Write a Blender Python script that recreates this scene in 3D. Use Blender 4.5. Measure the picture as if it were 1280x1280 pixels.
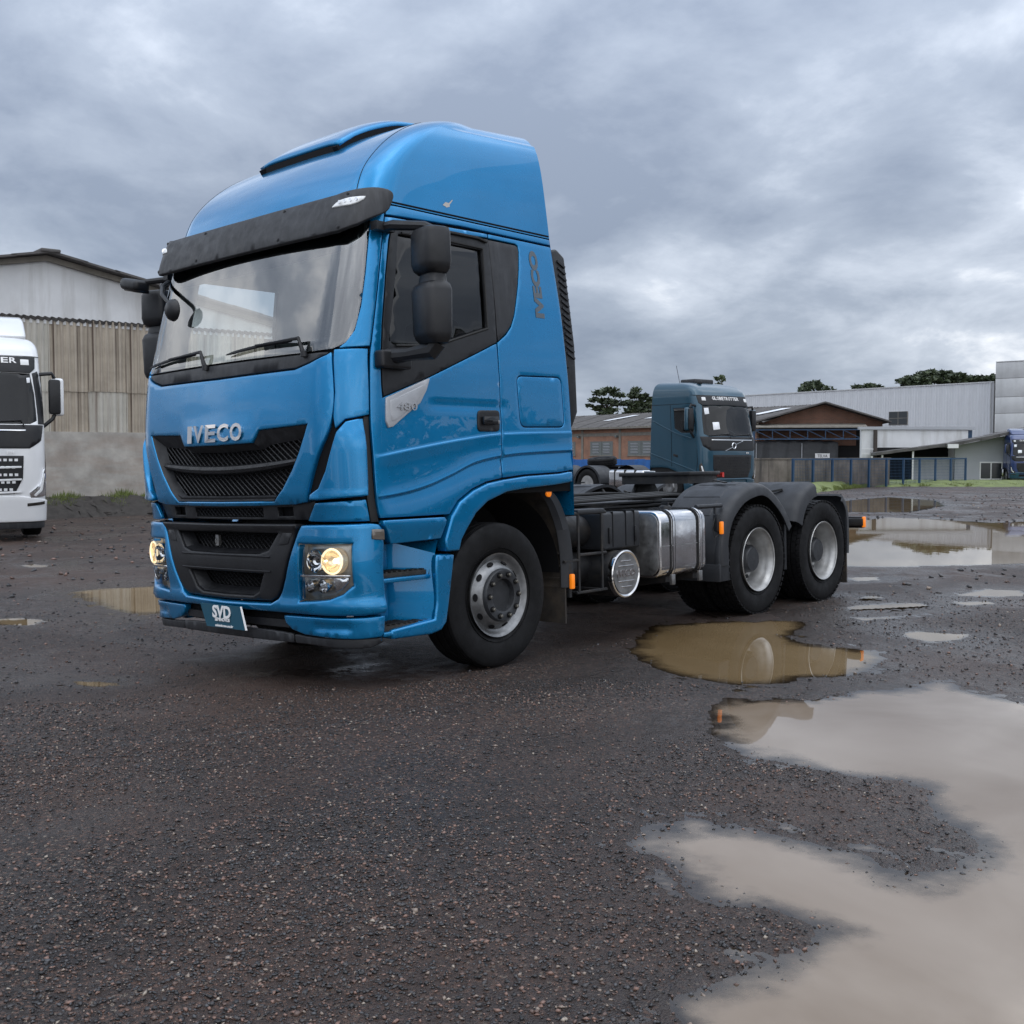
import bpy, bmesh, math, random
import numpy as np
from mathutils import Vector, Matrix, noise as mnoise
from mathutils.geometry import delaunay_2d_cdt

for o in list(bpy.data.objects):
    bpy.data.objects.remove(o)
scene = bpy.context.scene
COL = scene.collection
R = math.radians

# ------------------------------------------------------------------ camera
CAM_POS = Vector((6.6365, -5.9695, 1.528))
FOCAL = 1415.0 / 1280.0
YAW, PITCH = R(-41.6626), R(-2.9366)
cam_data = bpy.data.cameras.new('camera')
cam_data.sensor_width = 36.0
cam_data.sensor_fit = 'HORIZONTAL'
cam_data.lens = 36.0 * FOCAL
cam_data.clip_start = 0.05
cam_data.clip_end = 3000.0
cam = bpy.data.objects.new('camera', cam_data)
COL.objects.link(cam)
cam.location = CAM_POS
cam.rotation_euler = (R(90) + PITCH, 0.0, -YAW)
scene.camera = cam

# ------------------------------------------------------------------ sky and sun
SUN_EL, SUN_AZ = R(52), R(112)          # azimuth clockwise from +Y
world = bpy.data.worlds.new('World')
scene.world = world
world.use_nodes = True
nt = world.node_tree
nt.nodes.clear()
def wn(t, **kw):
    n = nt.nodes.new(t)
    for k, v in kw.items():
        setattr(n, k, v)
    return n
wout = wn('ShaderNodeOutputWorld')
sky = wn('ShaderNodeTexSky', sky_type='NISHITA', sun_disc=False, sun_elevation=SUN_EL, sun_rotation=SUN_AZ)
sky.air_density = 1.0; sky.dust_density = 2.0
bg_sky = wn('ShaderNodeBackground'); bg_sky.inputs[1].default_value = 0.10
bg_cl = wn('ShaderNodeBackground'); bg_cl.inputs[1].default_value = 1.0
mixw = wn('ShaderNodeMixShader')
tc = wn('ShaderNodeTexCoord')
sep = wn('ShaderNodeSeparateXYZ')
nt.links.new(tc.outputs['Generated'], sep.inputs[0])
# project the view direction onto a flat cloud deck: (x, y) / (z + k)
def wmath(op, a, b=None, clamp=False):
    n = wn('ShaderNodeMath', operation=op, use_clamp=clamp)
    for i, v in enumerate((a, b)):
        if v is None: continue
        if isinstance(v, (int, float)): n.inputs[i].default_value = v
        else: nt.links.new(v, n.inputs[i])
    return n.outputs[0]
zc = wmath('MAXIMUM', sep.outputs[2], 0.0)
den = wmath('ADD', zc, 0.30)
px_ = wmath('DIVIDE', sep.outputs[0], den)
py_ = wmath('DIVIDE', sep.outputs[1], den)
comb = wn('ShaderNodeCombineXYZ')
nt.links.new(px_, comb.inputs[0]); nt.links.new(py_, comb.inputs[1])
def wnoise(scale, detail, rough, dist, off):
    mp = wn('ShaderNodeMapping'); mp.inputs['Location'].default_value = off
    mp.inputs['Rotation'].default_value = (0, 0, 0.5)
    mp.inputs['Scale'].default_value = (1.0, 1.0, 1.0)
    nt.links.new(comb.outputs[0], mp.inputs[0])
    n = wn('ShaderNodeTexNoise'); n.inputs['Scale'].default_value = scale
    n.inputs['Detail'].default_value = detail; n.inputs['Roughness'].default_value = rough
    n.inputs['Distortion'].default_value = dist
    nt.links.new(mp.outputs[0], n.inputs['Vector'])
    return n.outputs[0]
big = wnoise(0.75, 4.0, 0.52, 0.5, (13.7, 8.3, 0.0))
fine = wnoise(2.6, 9.0, 0.58, 0.25, (7.3, 4.1, 2.7))
puff = wnoise(6.5, 10.0, 0.60, 0.15, (1.3, 9.1, 4.0))
cl = wmath('ADD', wmath('ADD', wmath('MULTIPLY', big, 0.58), wmath('MULTIPLY', fine, 0.33)), wmath('MULTIPLY', puff, 0.09))
ramp = wn('ShaderNodeValToRGB')
nt.links.new(cl, ramp.inputs[0])
cr = ramp.color_ramp
cr.elements[0].position = 0.40; cr.elements[0].color = (0.200, 0.238, 0.310, 1)
cr.elements[1].position = 0.605; cr.elements[1].color = (0.90, 0.915, 0.94, 1)
e = cr.elements.new(0.475); e.color = (0.295, 0.338, 0.412, 1)
e = cr.elements.new(0.54); e.color = (0.46, 0.505, 0.58, 1)
# overcast luminance: brighter towards the zenith (standard overcast sky) and in the thin cloud low on the horizon
grad = wmath('ADD', 0.76, wmath('MULTIPLY', zc, 1.95))
hz = wmath('MULTIPLY', wmath('POWER', wmath('SUBTRACT', 1.0, zc, True), 14.0), 0.34)
grad = wmath('ADD', grad, hz)
vm = wn('ShaderNodeVectorMath', operation='SCALE')
nt.links.new(ramp.outputs[0], vm.inputs[0]); nt.links.new(grad, vm.inputs['Scale'])
nt.links.new(vm.outputs[0], bg_cl.inputs[0])
nt.links.new(sky.outputs[0], bg_sky.inputs[0])
mixw.inputs[0].default_value = 0.94
nt.links.new(bg_sky.outputs[0], mixw.inputs[1]); nt.links.new(bg_cl.outputs[0], mixw.inputs[2])
nt.links.new(mixw.outputs[0], wout.inputs[0])

sun_d = bpy.data.lights.new('sun', 'SUN')
sun_d.energy = 0.9; sun_d.angle = R(120); sun_d.color = (1.0, 0.965, 0.91)
sun = bpy.data.objects.new('sun', sun_d); COL.objects.link(sun)
sun.location = (20, -20, 40)
sd_ = Vector((math.sin(SUN_AZ) * math.cos(SUN_EL), math.cos(SUN_AZ) * math.cos(SUN_EL), math.sin(SUN_EL)))
sun.rotation_euler = sd_.to_track_quat('Z', 'Y').to_euler()

vs = scene.view_settings
vs.view_transform = 'Standard'; vs.look = 'None'; vs.exposure = 0.46; vs.gamma = 1.0
vs.use_curve_mapping = False
scene.cycles.max_bounces = 8
scene.cycles.transparent_max_bounces = 12
scene.cycles.use_denoising = True

# ------------------------------------------------------------------ materials
MAT = {}
def _lnk(t, a, b): t.links.new(a, b)
def mat(name, col, rough=0.5, metal=0.0, coat=0.0, spec=0.5, var=0.0, vscale=6.0, bump=0.0, bscale=60.0,
        emit=None, estr=0.0, rvar=0.0, flake=0.0, streak=None, coat_rough=0.03, ior=1.5, detail=6.0):
    """A Principled material with optional colour variation, roughness variation, fine relief and rain streaks."""
    m = bpy.data.materials.new(name); m.use_nodes = True
    t = m.node_tree; b = t.nodes['Principled BSDF']
    b.inputs['Base Color'].default_value = (*col, 1); b.inputs['Roughness'].default_value = rough
    b.inputs['Metallic'].default_value = metal; b.inputs['Specular IOR Level'].default_value = spec
    b.inputs['Coat Weight'].default_value = coat; b.inputs['Coat Roughness'].default_value = coat_rough
    b.inputs['IOR'].default_value = ior
    if emit: b.inputs['Emission Color'].default_value = (*emit, 1); b.inputs['Emission Strength'].default_value = estr
    tcn = None
    def coord():
        nonlocal tcn
        if tcn is None: tcn = t.nodes.new('ShaderNodeTexCoord')
        return tcn.outputs['Object']
    def noise(scale, det=6.0, vec=None):
        n = t.nodes.new('ShaderNodeTexNoise'); n.inputs['Scale'].default_value = scale; n.inputs['Detail'].default_value = det
        n.inputs['Roughness'].default_value = 0.6
        _lnk(t, vec or coord(), n.inputs['Vector']); return n.outputs[0]
    last = None
    if var or streak:
        rgb = t.nodes.new('ShaderNodeRGB'); rgb.outputs[0].default_value = (*col, 1); last = rgb.outputs[0]
    if var:
        mr = t.nodes.new('ShaderNodeMapRange'); mr.inputs['From Min'].default_value = 0.3; mr.inputs['From Max'].default_value = 0.7
        mr.inputs['To Min'].default_value = 1 - var; mr.inputs['To Max'].default_value = 1 + var
        _lnk(t, noise(vscale, detail), mr.inputs[0])
        v = t.nodes.new('ShaderNodeVectorMath'); v.operation = 'SCALE'
        _lnk(t, last, v.inputs[0]); _lnk(t, mr.outputs[0], v.inputs['Scale']); last = v.outputs[0]
    if streak:
        scol, amt, sc = streak
        mp = t.nodes.new('ShaderNodeMapping'); mp.inputs['Scale'].default_value = sc
        _lnk(t, coord(), mp.inputs[0])
        mr = t.nodes.new('ShaderNodeMapRange'); mr.inputs['From Min'].default_value = 0.48; mr.inputs['From Max'].default_value = 0.72
        mr.inputs['To Min'].default_value = 0; mr.inputs['To Max'].default_value = amt
        _lnk(t, noise(1.0, 5.0, mp.outputs[0]), mr.inputs[0])
        mx = t.nodes.new('ShaderNodeMix'); mx.data_type = 'RGBA'
        _lnk(t, mr.outputs[0], mx.inputs[0]); _lnk(t, last, mx.inputs[6]); mx.inputs[7].default_value = (*scol, 1); last = mx.outputs[2]
    if last: _lnk(t, last, b.inputs['Base Color'])
    if rvar:
        mr = t.nodes.new('ShaderNodeMapRange'); mr.inputs['From Min'].default_value = 0.3; mr.inputs['From Max'].default_value = 0.7
        mr.inputs['To Min'].default_value = max(0.0, rough - rvar); mr.inputs['To Max'].default_value = rough + rvar
        _lnk(t, noise(vscale * 2.3, 7.0), mr.inputs[0]); _lnk(t, mr.outputs[0], b.inputs['Roughness'])
    if bump:
        bp = t.nodes.new('ShaderNodeBump'); bp.inputs['Strength'].default_value = bump; bp.inputs['Distance'].default_value = 0.01
        _lnk(t, noise(bscale, 4.0), bp.inputs['Height']); _lnk(t, bp.outputs[0], b.inputs['Normal'])
    MAT[name] = m
    return m

mat('blue_paint', (0.002, 0.196, 0.436), 0.28, 0.62, coat=0.8, spec=0.25, var=0.05, vscale=3.0, rvar=0.04, coat_rough=0.012)
mat('black_plastic', (0.009, 0.0095, 0.0115), 0.46, spec=0.45, var=0.25, vscale=7, bump=0.12, bscale=420, rvar=0.10)
mat('grey_plastic', (0.018, 0.019, 0.022), 0.50, spec=0.45, var=0.25, vscale=5, bump=0.10, bscale=300, rvar=0.12,
    streak=((0.055, 0.058, 0.064), 0.5, (26, 26, 2.2)))
mat('dark_void', (0.006, 0.006, 0.007), 0.8, spec=0.2)
mat('black_gloss', (0.010, 0.011, 0.013), 0.10, spec=0.5, rvar=0.05, vscale=4)
mat('rubber_seal', (0.008, 0.008, 0.008), 0.6)
mat('chassis', (0.011, 0.0115, 0.013), 0.55, spec=0.4, var=0.4, vscale=5, rvar=0.15, streak=((0.06, 0.05, 0.04), 0.5, (4, 4, 9)))
mat('mudguard', (0.020, 0.022, 0.026), 0.52, spec=0.45, var=0.25, vscale=4, rvar=0.12, bump=0.08, bscale=200)
mat('mud_flap', (0.035, 0.030, 0.026), 0.75, var=0.45, vscale=7, bump=0.4, bscale=60, streak=((0.10, 0.075, 0.05), 0.6, (6, 6, 5)))
mat('tyre', (0.0065, 0.0065, 0.0072), 0.66, spec=0.22, var=0.5, vscale=5, rvar=0.18, bump=0.15, bscale=90)
mat('rim_silver', (0.21, 0.213, 0.217), 0.40, 0.70, var=0.35, vscale=9, rvar=0.10)
mat('rim_rear', (0.40, 0.40, 0.395), 0.40, 0.55, var=0.25, vscale=8, rvar=0.12)
mat('hub', (0.030, 0.032, 0.036), 0.45, 0.2, spec=0.5, var=0.3, vscale=12, rvar=0.1)
mat('nut', (0.16, 0.15, 0.13), 0.45, 0.8, var=0.3, vscale=60)
mat('chrome', (0.58, 0.56, 0.56), 0.10, 1.0, rvar=0.05, vscale=20)
mat('steel_polish', (0.66, 0.66, 0.67), 0.13, 1.0, var=0.12, vscale=5, rvar=0.08, bump=0.10, bscale=9)
mat('steel_dirty', (0.30, 0.30, 0.30), 0.42, 0.9, var=0.35, vscale=9, rvar=0.15)
mat('badge_grey', (0.42, 0.43, 0.45), 0.38, 0.25, spec=0.5)
mat('decal_grey', (0.085, 0.105, 0.125), 0.4)
mat('amber', (0.85, 0.22, 0.01), 0.22, spec=0.6, emit=(1.0, 0.24, 0.01), estr=0.25)
mat('red_lens', (0.55, 0.02, 0.015), 0.25)
mat('white_lens', (0.75, 0.76, 0.76), 0.20)
mat('smoke_lens', (0.10, 0.085, 0.07), 0.12, spec=0.6, coat=1.0)
mat('lamp_chrome', (0.82, 0.83, 0.85), 0.09, 1.0)
mat('lamp_dark', (0.05, 0.045, 0.04), 0.25, 0.4)
mat('lamp_inner', (0.42, 0.40, 0.36), 0.28, 0.75)
mat('lamp_warm', (0.80, 0.70, 0.52), 0.18, 0.8, emit=(1.0, 0.74, 0.45), estr=0.18)
mat('lamp_glow', (0.9, 0.75, 0.45), 0.2, emit=(1.0, 0.80, 0.50), estr=2.6)
mat('lamp_halo', (0.85, 0.72, 0.46), 0.25, 0.4, emit=(1.0, 0.80, 0.52), estr=0.8)
mat('lining', (0.72, 0.74, 0.73), 0.8, var=0.10, vscale=3)
mat('seat_cloth', (0.10, 0.105, 0.11), 0.85, var=0.2, vscale=20)
mat('dash', (0.11, 0.115, 0.12), 0.6, var=0.1, vscale=5)
mat('plate_teal', (0.012, 0.085, 0.135), 0.28, coat=0.4)
mat('print_white', (0.80, 0.80, 0.80), 0.4)
mat('step_grip', (0.022, 0.021, 0.019), 0.75, var=0.5, vscale=30, bump=0.6, bscale=120)
mat('scratch', (0.45, 0.43, 0.40), 0.6)

def glass_mat(name, tint, refl_ior=1.55, rough=0.01, gloss=(1, 1, 1)):
    m = bpy.data.materials.new(name); m.use_nodes = True
    t = m.node_tree; t.nodes.clear()
    out = t.nodes.new('ShaderNodeOutputMaterial'); mx = t.nodes.new('ShaderNodeMixShader')
    tr = t.nodes.new('ShaderNodeBsdfTransparent'); tr.inputs[0].default_value = (*tint, 1)
    gl = t.nodes.new('ShaderNodeBsdfGlossy'); gl.inputs['Roughness'].default_value = rough; gl.inputs[0].default_value = (*gloss, 1)
    fr = t.nodes.new('ShaderNodeFresnel'); fr.inputs['IOR'].default_value = refl_ior
    _lnk(t, fr.outputs[0], mx.inputs[0]); _lnk(t, tr.outputs[0], mx.inputs[1]); _lnk(t, gl.outputs[0], mx.inputs[2])
    _lnk(t, mx.outputs[0], out.inputs[0]); MAT[name] = m
    return m
glass_mat('windscreen_glass', (0.82, 0.92, 0.90), 2.55, 0.010)
glass_mat('lamp_glass', (0.95, 0.96, 0.96), 1.5, 0.01)
glass_mat('tinted_glass', (0.12, 0.13, 0.15), 1.55, 0.03)
glass_mat('far_glass', (0.10, 0.12, 0.125), 1.5, 0.03)

# ------------------------------------------------------------------ mesh helpers
def tag(o, label=None, cat=None, group=None, kind=None):
    if label: o['label'] = label
    if cat: o['category'] = cat
    if group: o['group'] = group
    if kind: o['kind'] = kind
    return o
def empty(name, loc=(0, 0, 0), rot=(0, 0, 0), parent=None):
    o = bpy.data.objects.new(name, None); COL.objects.link(o)
    o.empty_display_size = 0.2
    o.location = loc; o.rotation_euler = rot
    if parent: o.parent = parent
    return o
def link(name, me, m, parent=None):
    o = bpy.data.objects.new(name, me); COL.objects.link(o)
    if m is not None:
        for k in (m if isinstance(m, (list, tuple)) else [m]):
            me.materials.append(MAT[k] if isinstance(k, str) else k)
    if parent: o.parent = parent
    return o
def copy_tree(o, parent=None):
    c = o.copy(); COL.objects.link(c); c.parent = parent
    for ch in list(o.children): copy_tree(ch, c)
    return c

class MB:
    """Collects geometry for one mesh object."""
    def __init__(s): s.v = []; s.f = []; s.mi = []; s.cur = 0
    def add(s, vs, fs):
        n = len(s.v); s.v.extend([tuple(p) for p in vs])
        for f in fs: s.f.append([i + n for i in f]); s.mi.append(s.cur)
        return s
    def xf(s, M, n0=0):
        s.v[n0:] = [tuple(M @ Vector(p)) for p in s.v[n0:]]; return s
    def box(s, c, d, rot=None, taper=None):
        x, y, z = d[0] / 2, d[1] / 2, d[2] / 2
        P = [Vector(p) for p in ((-x, -y, -z), (x, -y, -z), (x, y, -z), (-x, y, -z), (-x, -y, z), (x, -y, z), (x, y, z), (-x, y, z))]
        if taper:
            for p in P[4:]: p.x *= taper; p.y *= taper
        if rot is not None: P = [rot @ p for p in P]
        c = Vector(c)
        return s.add([p + c for p in P], [(0, 3, 2, 1), (4, 5, 6, 7), (0, 1, 5, 4), (1, 2, 6, 5), (2, 3, 7, 6), (3, 0, 4, 7)])
    def bx(s, x0, x1, y0, y1, z0, z1):
        return s.box(((x0 + x1) / 2, (y0 + y1) / 2, (z0 + z1) / 2), (abs(x1 - x0), abs(y1 - y0), abs(z1 - z0)))
    def bar(s, a, b, w, h=None):
        a, b = Vector(a), Vector(b); d = b - a; L = d.length
        if L < 1e-6: return s
        q = d.to_track_quat('Z', 'Y').to_matrix()
        return s.box((a + b) / 2, (w, h or w, L), q)
    def tube(s, pts, r, seg=10, cap=True, closed=False):
        pts = [Vector(p) for p in pts]; n = len(pts); base = len(s.v); V = []; ref = None
        for i, p in enumerate(pts):
            a = pts[i - 1] if (i > 0 or closed) else p; b = pts[(i + 1) % n] if (i < n - 1 or closed) else p
            t = (b - a).normalized()
            if ref is None:
                ref = Vector((0, 0, 1)) if abs(t.z) < 0.9 else Vector((1, 0, 0))
                ref = (ref - t * ref.dot(t)).normalized()
            else:
                ref = (ref - t * ref.dot(t))
                ref = ref.normalized() if ref.length > 1e-6 else Vector((1, 0, 0))
            w = t.cross(ref); rr = r[i] if isinstance(r, (list, tuple)) else r
            for k in range(seg):
                an = 2 * math.pi * k / seg; V.append(p + (ref * math.cos(an) + w * math.sin(an)) * rr)
        F = []
        for i in range(n if closed else n - 1):
            j = (i + 1) % n
            for k in range(seg):
                l = (k + 1) % seg; F.append((i * seg + k, i * seg + l, j * seg + l, j * seg + k))
        if cap and not closed:
            F.append(tuple(range(seg - 1, -1, -1))); F.append(tuple((n - 1) * seg + k for k in range(seg)))
        return s.add(V, F)
    def lathe(s, prof, seg=48, axis='X', c=(0, 0, 0), closed=False):
        """prof: list of (along axis, radius)."""
        V = []; F = []; n = len(prof); c = Vector(c)
        for (a, r) in prof:
            for k in range(seg):
                an = 2 * math.pi * k / seg; p, q = r * math.cos(an), r * math.sin(an)
                V.append(c + Vector({'X': (a, p, q), 'Y': (q, a, p), 'Z': (p, q, a)}[axis]))
        for i in range(n if closed else n - 1):
            j = (i + 1) % n
            for k in range(seg):
                l = (k + 1) % seg; F.append((i * seg + k, i * seg + l, j * seg + l, j * seg + k))
        if not closed:
            if prof[0][1] > 1e-4: F.append(tuple(range(seg - 1, -1, -1)))
            if prof[-1][1] > 1e-4: F.append(tuple((n - 1) * seg + k for k in range(seg)))
        return s.add(V, F)
    def prism(s, poly, a0, a1, axis='X'):
        """poly: 2D outline; extruded between a0 and a1 along axis. For X poly is (y,z); Y -> (x,z); Z -> (x,y)."""
        def P(p, a): return {'X': (a, p[0], p[1]), 'Y': (p[0], a, p[1]), 'Z': (p[0], p[1], a)}[axis]
        n = len(poly)
        V = [P(p, a0) for p in poly] + [P(p, a1) for p in poly]
        F = [tuple(range(n - 1, -1, -1)), tuple(range(n, 2 * n))] + [(i, (i + 1) % n, n + (i + 1) % n, n + i) for i in range(n)]
        return s.add(V, F)
    def build(s, name, m, parent=None, bevel=0.0, seg=2, smooth=35, tri=False):
        bm = bmesh.new()
        bv = [bm.verts.new(p) for p in s.v]
        for f, mi in zip(s.f, s.mi):
            try:
                fc = bm.faces.new([bv[i] for i in f]); fc.material_index = mi
            except ValueError: pass
        bmesh.ops.recalc_face_normals(bm, faces=bm.faces)
        if bevel > 0:
            ed = [e for e in bm.edges if len(e.link_faces) == 2 and e.calc_face_angle(0) > R(28)]
            bmesh.ops.bevel(bm, geom=ed, offset=bevel, offset_type='OFFSET', segments=seg, profile=0.5, affect='EDGES', clamp_overlap=True)
        me = bpy.data.meshes.new(name); bm.to_mesh(me); bm.free()
        if smooth:
            me.polygons.foreach_set('use_smooth', [True] * len(me.polygons))
            me.set_sharp_from_angle(angle=R(smooth))
        return link(name, me, m, parent)

def text_mesh(body, size, extrude, offset=0.0, sx=1.0, bevel=0.0):
    cu = bpy.data.curves.new('lettering', 'FONT'); cu.body = body; cu.size = size; cu.extrude = extrude; cu.offset = offset
    cu.bevel_depth = bevel; cu.resolution_u = 3
    cu.align_x = 'CENTER'; cu.align_y = 'CENTER'
    ob = bpy.data.objects.new('lettering', cu); COL.objects.link(ob)
    bpy.context.view_layer.update()
    me = bpy.data.meshes.new_from_object(ob.evaluated_get(bpy.context.evaluated_depsgraph_get()))
    bpy.data.objects.remove(ob); bpy.data.curves.remove(cu)
    for v in me.vertices: v.co.x *= sx
    return me
def text_on(name, body, size, m, parent, origin, xdir, updir, extrude=0.004, offset=0.0, sx=1.0, bend=None):
    """Flat or bent lettering: xdir is the reading direction."""
    me = text_mesh(body, size, extrude, offset, sx)
    X = Vector(xdir).normalized(); U = Vector(updir); U = (U - X * U.dot(X)).normalized(); N = X.cross(U); O = Vector(origin)
    for v in me.vertices:
        x, y, z = v.co
        v.co = bend(x, y, z) if bend else O + X * x + U * y + N * z
    o = link(name, me, m, parent)
    return o

# ------------------------------------------------------------------ curved body panels
def pch(xs, ys):
    n = len(xs); h = [xs[i + 1] - xs[i] for i in range(n - 1)]; d = [(ys[i + 1] - ys[i]) / h[i] for i in range(n - 1)]
    m = [0.0] * n; m[0] = d[0]; m[-1] = d[-1]
    for i in range(1, n - 1):
        m[i] = 0.0 if d[i - 1] * d[i] <= 0 else 3 * (h[i - 1] + h[i]) / ((2 * h[i] + h[i - 1]) / d[i - 1] + (h[i] + 2 * h[i - 1]) / d[i])
    def f(x):
        if x <= xs[0]: return ys[0] + (x - xs[0]) * m[0]
        if x >= xs[-1]: return ys[-1] + (x - xs[-1]) * m[-1]
        i = 0
        while x > xs[i + 1]: i += 1
        t = (x - xs[i]) / h[i]; t2 = t * t; t3 = t2 * t
        return (2 * t3 - 3 * t2 + 1) * ys[i] + (t3 - 2 * t2 + t) * h[i] * m[i] + (-2 * t3 + 3 * t2) * ys[i + 1] + (t3 - t2) * h[i] * m[i + 1]
    return f
UA, UB, UE = .95, 1.45, 3.40
def cab_surface(front, half, back, zf=None, crown=.055, cy=.40, kx=1.0, c1=.165, c1y=.019, c2=.205, tilt=0.0):
    """Plan-section cab skin: u runs from the front centre round the corner to the rear edge, w is height (or a roof parameter)."""
    def fn(u, w):
        sg = 1 if u >= 0 else -1; u = abs(u)
        W = half(w); F = front(w); k = W / 1.25
        cyv = cy(w) if callable(cy) else cy; kxv = kx(w) if callable(kx) else kx; q = cyv / .40 if callable(cy) else 1.0
        if u <= UA: x = k * kxv * u; y = F + crown * (u / UA) ** 2
        elif u <= UB:
            t = (u - UA) / (UB - UA); a = 1 - t
            x0, y0 = k * kxv * UA, F + crown; x3, y3 = W, F + cyv
            x1, y1 = x0 + c1 * k * q ** .5, y0 + c1y; x2, y2 = W, F + c2 * q
            x = a ** 3 * x0 + 3 * a * a * t * x1 + 3 * a * t * t * x2 + t ** 3 * x3
            y = a ** 3 * y0 + 3 * a * a * t * y1 + 3 * a * t * t * y2 + t ** 3 * y3
        else:
            x = W; y = F + cyv + (u - UB) / (UE - UB) * (back(w) - F - cyv)
        z = zf(w) + tilt * w * (y + .35) if zf else w
        return Vector((sg * x, y, z))
    return fn
def surf_normal(fn, u, w, h=2e-3):
    a = fn(u + h, w) - fn(u - h, w); b = fn(u, w + h) - fn(u, w - h)
    n = a.cross(b)
    return n.normalized() if n.length > 1e-12 else Vector((0, 0, 1))
def densify(poly, step):
    out = []
    for i, a in enumerate(poly):
        b = poly[(i + 1) % len(poly)]; L = math.hypot(b[0] - a[0], b[1] - a[1]); n = max(1, int(math.ceil(L / step)))
        for k in range(n): out.append((a[0] + (b[0] - a[0]) * k / n, a[1] + (b[1] - a[1]) * k / n))
    return out
def area2(p): return sum(p[i][0] * p[(i + 1) % len(p)][1] - p[(i + 1) % len(p)][0] * p[i][1] for i in range(len(p)))
def inset(poly, d):
    n = len(poly); out = []
    for i in range(n):
        a, p, b = poly[i - 1], poly[i], poly[(i + 1) % n]
        e1 = (p[0] - a[0], p[1] - a[1]); e2 = (b[0] - p[0], b[1] - p[1])
        l1 = math.hypot(*e1) or 1; l2 = math.hypot(*e2) or 1
        n1 = (-e1[1] / l1, e1[0] / l1); n2 = (-e2[1] / l2, e2[0] / l2)
        m = (n1[0] + n2[0], n1[1] + n2[1]); k = m[0] * n1[0] + m[1] * n1[1]
        k = max(k, 0.6)
        out.append((p[0] + m[0] / k * d, p[1] + m[1] / k * d))
    return out
def pip(poly, x, y):
    r = False; n = len(poly); j = n - 1
    for i in range(n):
        xi, yi = poly[i]; xj, yj = poly[j]
        if (yi > y) != (yj > y) and x < (xj - xi) * (y - yi) / (yj - yi) + xi: r = not r
        j = i
    return r
def round_poly(poly, r, n=4):
    """Round every corner of a polygon with radius-like cut r."""
    out = []; N = len(poly)
    for i in range(N):
        a, p, b = poly[i - 1], poly[i], poly[(i + 1) % N]
        la = math.hypot(a[0] - p[0], a[1] - p[1]); lb = math.hypot(b[0] - p[0], b[1] - p[1])
        ca = min(r, la * .45) / la; cb = min(r, lb * .45) / lb
        s = (p[0] + (a[0] - p[0]) * ca, p[1] + (a[1] - p[1]) * ca); t = (p[0] + (b[0] - p[0]) * cb, p[1] + (b[1] - p[1]) * cb)
        for k in range(n + 1):
            q = k / n; out.append(((1 - q) ** 2 * s[0] + 2 * q * (1 - q) * p[0] + q * q * t[0], (1 - q) ** 2 * s[1] + 2 * q * (1 - q) * p[1] + q * q * t[1]))
    return out
def smooth_line(pts, n=5):
    """Catmull-Rom through points."""
    out = []
    for i in range(len(pts) - 1):
        p0 = pts[max(i - 1, 0)]; p1 = pts[i]; p2 = pts[i + 1]; p3 = pts[min(i + 2, len(pts) - 1)]
        for k in range(n):
            t = k / n
            out.append(tuple(.5 * (2 * b + (c - a) * t + (2 * a - 5 * b + 4 * c - d) * t * t + (-a + 3 * b - 3 * c + d) * t ** 3) for a, b, c, d in zip(p0, p1, p2, p3)))
    out.append(tuple(pts[-1])); return out
def mirror_poly(p): return [(-u, w) for (u, w) in reversed(p)]
def sym(half):
    """Half outline from centre to centre (u>=0) -> full symmetric outline."""
    m = [(-u, w) for (u, w) in reversed(half) if u > 1e-6]
    return list(half) + m
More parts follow.
